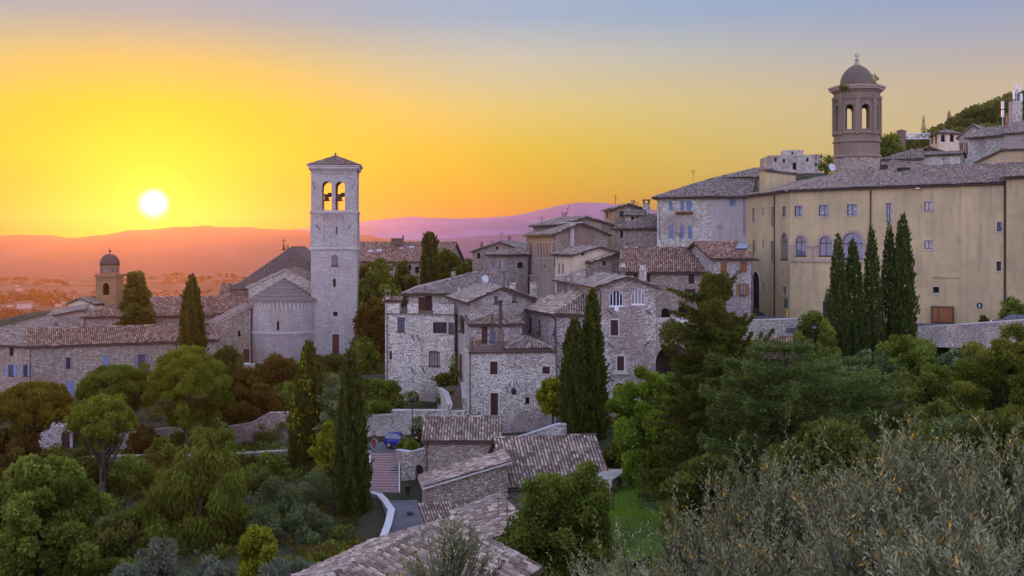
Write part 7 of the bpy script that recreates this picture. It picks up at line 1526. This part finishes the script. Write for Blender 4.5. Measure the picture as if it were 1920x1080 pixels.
def person(label, x, y, z, h, rz, top, legs, arms=((.22, -.02, .62), (.25, .1, .48)), bag=None, walk=.12):
    """one continuous body grown from a skeleton, clothes and hair as parts"""
    r = root('person', label, 'person', (x, y, z)); mt = Matrix.Rotation(rz, 3, 'Z')
    V, E, Rd = [], [], []
    def add(p, rad, par=None):
        V.append(Vector((x, y, z)) + mt @ (Vector(p) * h)); Rd.append(rad * h); 
        if par is not None: E.append((par, len(V) - 1))
        return len(V) - 1
    pel = add((0, 0, .52), .075); ch_ = add((0, -.005, .66), .072, pel); sh = add((0, 0, .78), .070, ch_); nk = add((0, -.005, .85), .032, sh); hd_ = add((0, -.015, .895), .052, nk); tp_ = add((0, -.01, .955), .05, hd_); add((0, -.06, .905), .012, hd_)
    for s in (-1, 1):
        hp = add((s * .05, 0, .48), .055, pel); kn = add((s * .055, -s * walk * .4 - .01, .27), .036, hp); an = add((s * .055, s * walk * .55, .05), .024, kn); add((s * .06, s * walk * .55 - .075, .018), .02, an)
        so = add((s * .105, 0, .775), .036, sh); el = add((s * (arms[0][0] * .62), arms[0][1] + s * .03, arms[0][2]), .026, so); wr = add((s * arms[1][0] * .6, -arms[1][1] * (1 if s > 0 else .3), arms[1][2]), .019, el); pa = add((s * arms[1][0] * .6, -arms[1][1] - .02, arms[1][2] - .035), .018, wr)
        for k in range(4): f = add((s * arms[1][0] * .6 + (k - 1.5) * .012, -arms[1][1] - .03, arms[1][2] - .075 + .006 * abs(k - 1.2)), .0055, pa)
        add((s * arms[1][0] * .6 - s * .03, -arms[1][1] - .035, arms[1][2] - .045), .006, pa)
    def skin(name, keep, mat, k=1.0, par=r):
        idx = sorted(keep); mp_ = {o: i for i, o in enumerate(idx)}; me = bpy.data.meshes.new(name); me.from_pydata([V[i] - Vector((x, y, z)) for i in idx], [(mp_[a], mp_[b]) for a, b in E if a in mp_ and b in mp_], [])
        o = link_mesh(name, me, M[mat], par); m_ = o.modifiers.new('skin', 'SKIN'); sv = me.skin_vertices[0].data
        for i, q in enumerate(idx): sv[i].radius = (Rd[q] * k,) * 2
        sv[0].use_root = True; sb = o.modifiers.new('sub', 'SUBSURF'); sb.levels = 1; sb.render_levels = 1; m_.use_smooth_shade = True; return o
    skin('body', range(len(V)), 'skin')
    arm = lambda b: [b + 4, b + 5, b + 6]
    skin('jacket', [0, 1, 2] + arm(7) + arm(7 + 13), top, 1.16); skin('trousers', [0, 7, 8, 9, 20, 21, 22], legs, 1.18)
    g = G(); g.lathe(V[tp_] + mt @ Vector((0, .012 * h, -.02 * h)), [(.03 * h, -.05 * h), (.055 * h, -.02 * h), (.054 * h, .015 * h), (.03 * h, .038 * h), (.002, .045 * h)], 12); g.build('hair', M['hair'], r, smooth=True)
    g = G()
    for s in (-1, 1): g.box(V[hd_] + mt @ Vector((s * .019 * h, -.047 * h, .018 * h)), (.011 * h,) * 3, rz)
    g.box(V[hd_] + mt @ Vector((0, -.052 * h, -.022 * h)), (.026 * h, .008 * h, .006 * h), rz); g.build('face_features', M['hair'], r)
    if bag:
        g = G(); c = V[6 + 13 + 6] + Vector((0, 0, -.16 * h)); g.lathe(c, [(.02, -.12), (.13, -.1), (.15, .02), (.1, .12), (.03, .16)], 10); tag(g.build('carrier_bag', M['white'], None, off=c), 'white bag carried by the walker in red trousers', 'bag')
    return r
person('person in green jacket and red trousers walking with a white bag on the lane', *P(701, 842, 98.8), 1.7, R(30), 'green', 'red', bag=True)
poly_wall('terrace_wall', 'low terrace wall below the church side door', [P(430, 684, 139), P(445, 683, 139), P(478, 682, 139)], 5, .4, 'rubble', 'dressed', zb=-24)
sheet('terrace', [P(425, 684, 139.3), P(478, 683, 139.3), P(478, 684, 146), P(410, 684, 146)], 'dressed', 5, lift=-.9)
person('person in blue top behind the low terrace wall by the church', *(P(452, 688, 140.5) + Vector((0, 0, -.25))), 1.62, R(10), 'bluecloth', 'hair', walk=.02)
for lab, px in (('left of two white parasols folded on the church terrace', 433), ('right of two white parasols folded on the church terrace', 442.5)):
    b_ = P(px, 690, 141.5); r = root('parasol', lab, 'parasol', b_, 'white parasols on the church terrace'); g = G(); g.tube([b_ - Vector((0, 0, .4)), b_ + Vector((0, 0, 1.35))], .03, 6); g.build('pole', M['steel'], r); g = G(); g.lathe(b_ + Vector((0, 0, 1.05)), [(.5, 0), (.42, .12), (.2, .24), (.02, .3)], 8); g.build('canopy', M['white'], r)
tbl = root('cafe_table', 'small white clothed table at the terrace wall', 'table', P(462, 690, 140)); g = G(); b_ = P(462, 690, 140); g.lathe(b_, [(.25, -.3), (.04, -.25), (.04, .5), (.06, .55)], 8); g.build('pedestal', M['iron'], tbl); g = G(); g.lathe(b_, [(.42, .25), (.44, .56), (.42, .6), (.02, .61)], 12); g.build('tabletop', M['white'], tbl)
# street furniture
lp = root('street_lamp', 'tall thin street lamp beside the blue car', 'street lamp', P(773, 834, 97.6)); g = G(); b_ = P(773, 836, 97.6); t_ = P(773, 756, 97.6); g.tube([b_ - Vector((0, 0, .3)), b_ + Vector((0, 0, .6)), t_], [.09, .06, .045], 8); g.build('pole', M['iron'], lp); g = G(); g.lathe(t_, [(.06, 0), (.22, .12), (.26, .3), (.2, .42), (.34, .46), (.05, .62)], 12); g.build('lantern', M['iron'], lp)
bn = root('litter_bin', 'small dark litter bin at the foot of the lane wall', 'bin', P(764.5, 926, 86)); g = G(); b_ = P(764.5, 927, 86); g.lathe(b_, [(.16, 0), (.21, .55), (.23, .56), (.23, .62), (.18, .62), (.16, .5)], 12); g.build('bin_body', M['iron'], bn); g = G(); g.lathe(b_, [(.24, .68), (.2, .74), (.02, .78)], 12); g.tube([b_ + Vector((.2, 0, .5)), b_ + Vector((.2, 0, .7))], .015, 4); g.tube([b_ + Vector((-.2, 0, .5)), b_ + Vector((-.2, 0, .7))], .015, 4); g.build('lid', M['iron'], bn)
mh = root('drain_cover', 'dark drain cover set in the lane', 'drain cover', P(769, 962, 81.5)); g = G(); b_ = P(769, 962, 81.5); g.box(b_ + Vector((0, 0, .04)), (.5, .5, .03)); g.build('grate', M['iron'], mh)
tl_ = root('traffic_light', 'green traffic light on a yellow post at the yellow building corner', 'traffic light', P(1476, 604, 120)); b_ = P(1476, 604, 120); g = G(); g.tube([b_ - Vector((0, 0, .5)), b_ + Vector((0, 0, 1.5))], .10, 8); g.build('post', M['yellowpole'], tl_); g = G(); hz0 = b_ + Vector((-.12, 0, 2.1)); g.box(hz0, (.34, .3, 1.0)); g.box(hz0 + Vector((0, 0, .52)), (.4, .34, .06))
hs_ = g.build('signal_head', M['greenpaint'], tl_); OFF[hs_.name] = OFF[tl_.name]
for k in range(3):
    g = G(); cc = hz0 + Vector((0, -.16, .3 - .3 * k)); g.tube([cc, cc + Vector((0, -.16, .02))], .12, 8); g.build('visor', M['greenpaint'], hs_)
nb_ = root('notice_board', 'brown wooden notice board on two posts against the big yellow wall', 'notice board', P(1768, 604, 107)); a_, b__ = Mf[2], Mf[3]; e_ = (b__ - a_).normalized(); n_ = V2(e_.y, -e_.x); ang_ = math.atan2(e_.y, e_.x)
u0, u1 = at_wall(a_, e_, 1749, 590)[0], at_wall(a_, e_, 1789, 590)[0]; pm = a_ + e_ * ((u0 + u1) / 2) + n_ * .3; zc_ = Z(589, 114); wB, hB = u1 - u0, 1.65
g = G(); g.box((pm.x, pm.y, zc_), (wB - .1, .06, hB - .1), ang_); g.build('panel', M['orangewood'], nb_); g = G()
for o_, sz in (((-wB / 2, 0), (.12, .14, hB)), ((wB / 2, 0), (.12, .14, hB)), ((-wB / 2 + wB * .3, 0), (.09, .12, hB))): q_ = pm + e_ * o_[0]; g.box((q_.x, q_.y, zc_), sz, ang_)
for s_ in (-1, 1): g.box((pm.x, pm.y, zc_ + s_ * hB / 2), (wB + .12, .15, .1), ang_)
g.build('frame', M['brown'], nb_)
for s_ in (-1, 1): g = G(); q_ = pm + e_ * (s_ * wB / 2); g.box((q_.x, q_.y, zc_ - hB / 2 - .5), (.12, .12, 1.1), ang_); g.build('post', M['brown'], nb_)
sg = root('round_sign', 'small round green sign on the big yellow wall', 'sign', P(1837, 573, 108)); u0 = at_wall(a_, e_, 1837, 573)[0]; pm = a_ + e_ * u0 + n_ * .05; zc_ = at_wall(a_, e_, 1837, 573)[1]; g = G(); g.face([(pm.x + e_.x * .3 * math.cos(t), pm.y + e_.y * .3 * math.cos(t), zc_ + .32 * math.sin(t)) for t in np.linspace(0, 2 * math.pi, 17)[:-1]]); g.build('disc', M['greenpaint'], sg); pm2 = pm + n_ * .01; g = G(); g.hexa([Vector((pm2.x + e_.x * u + n_.x * o, pm2.y + e_.y * u + n_.y * o, zc_ + z_)) for z_ in (-.2, .14) for u, o in ((-.05, .01), (.05, .01), (.05, 0), (-.05, 0))]); g.build('emblem', M['white'], sg)
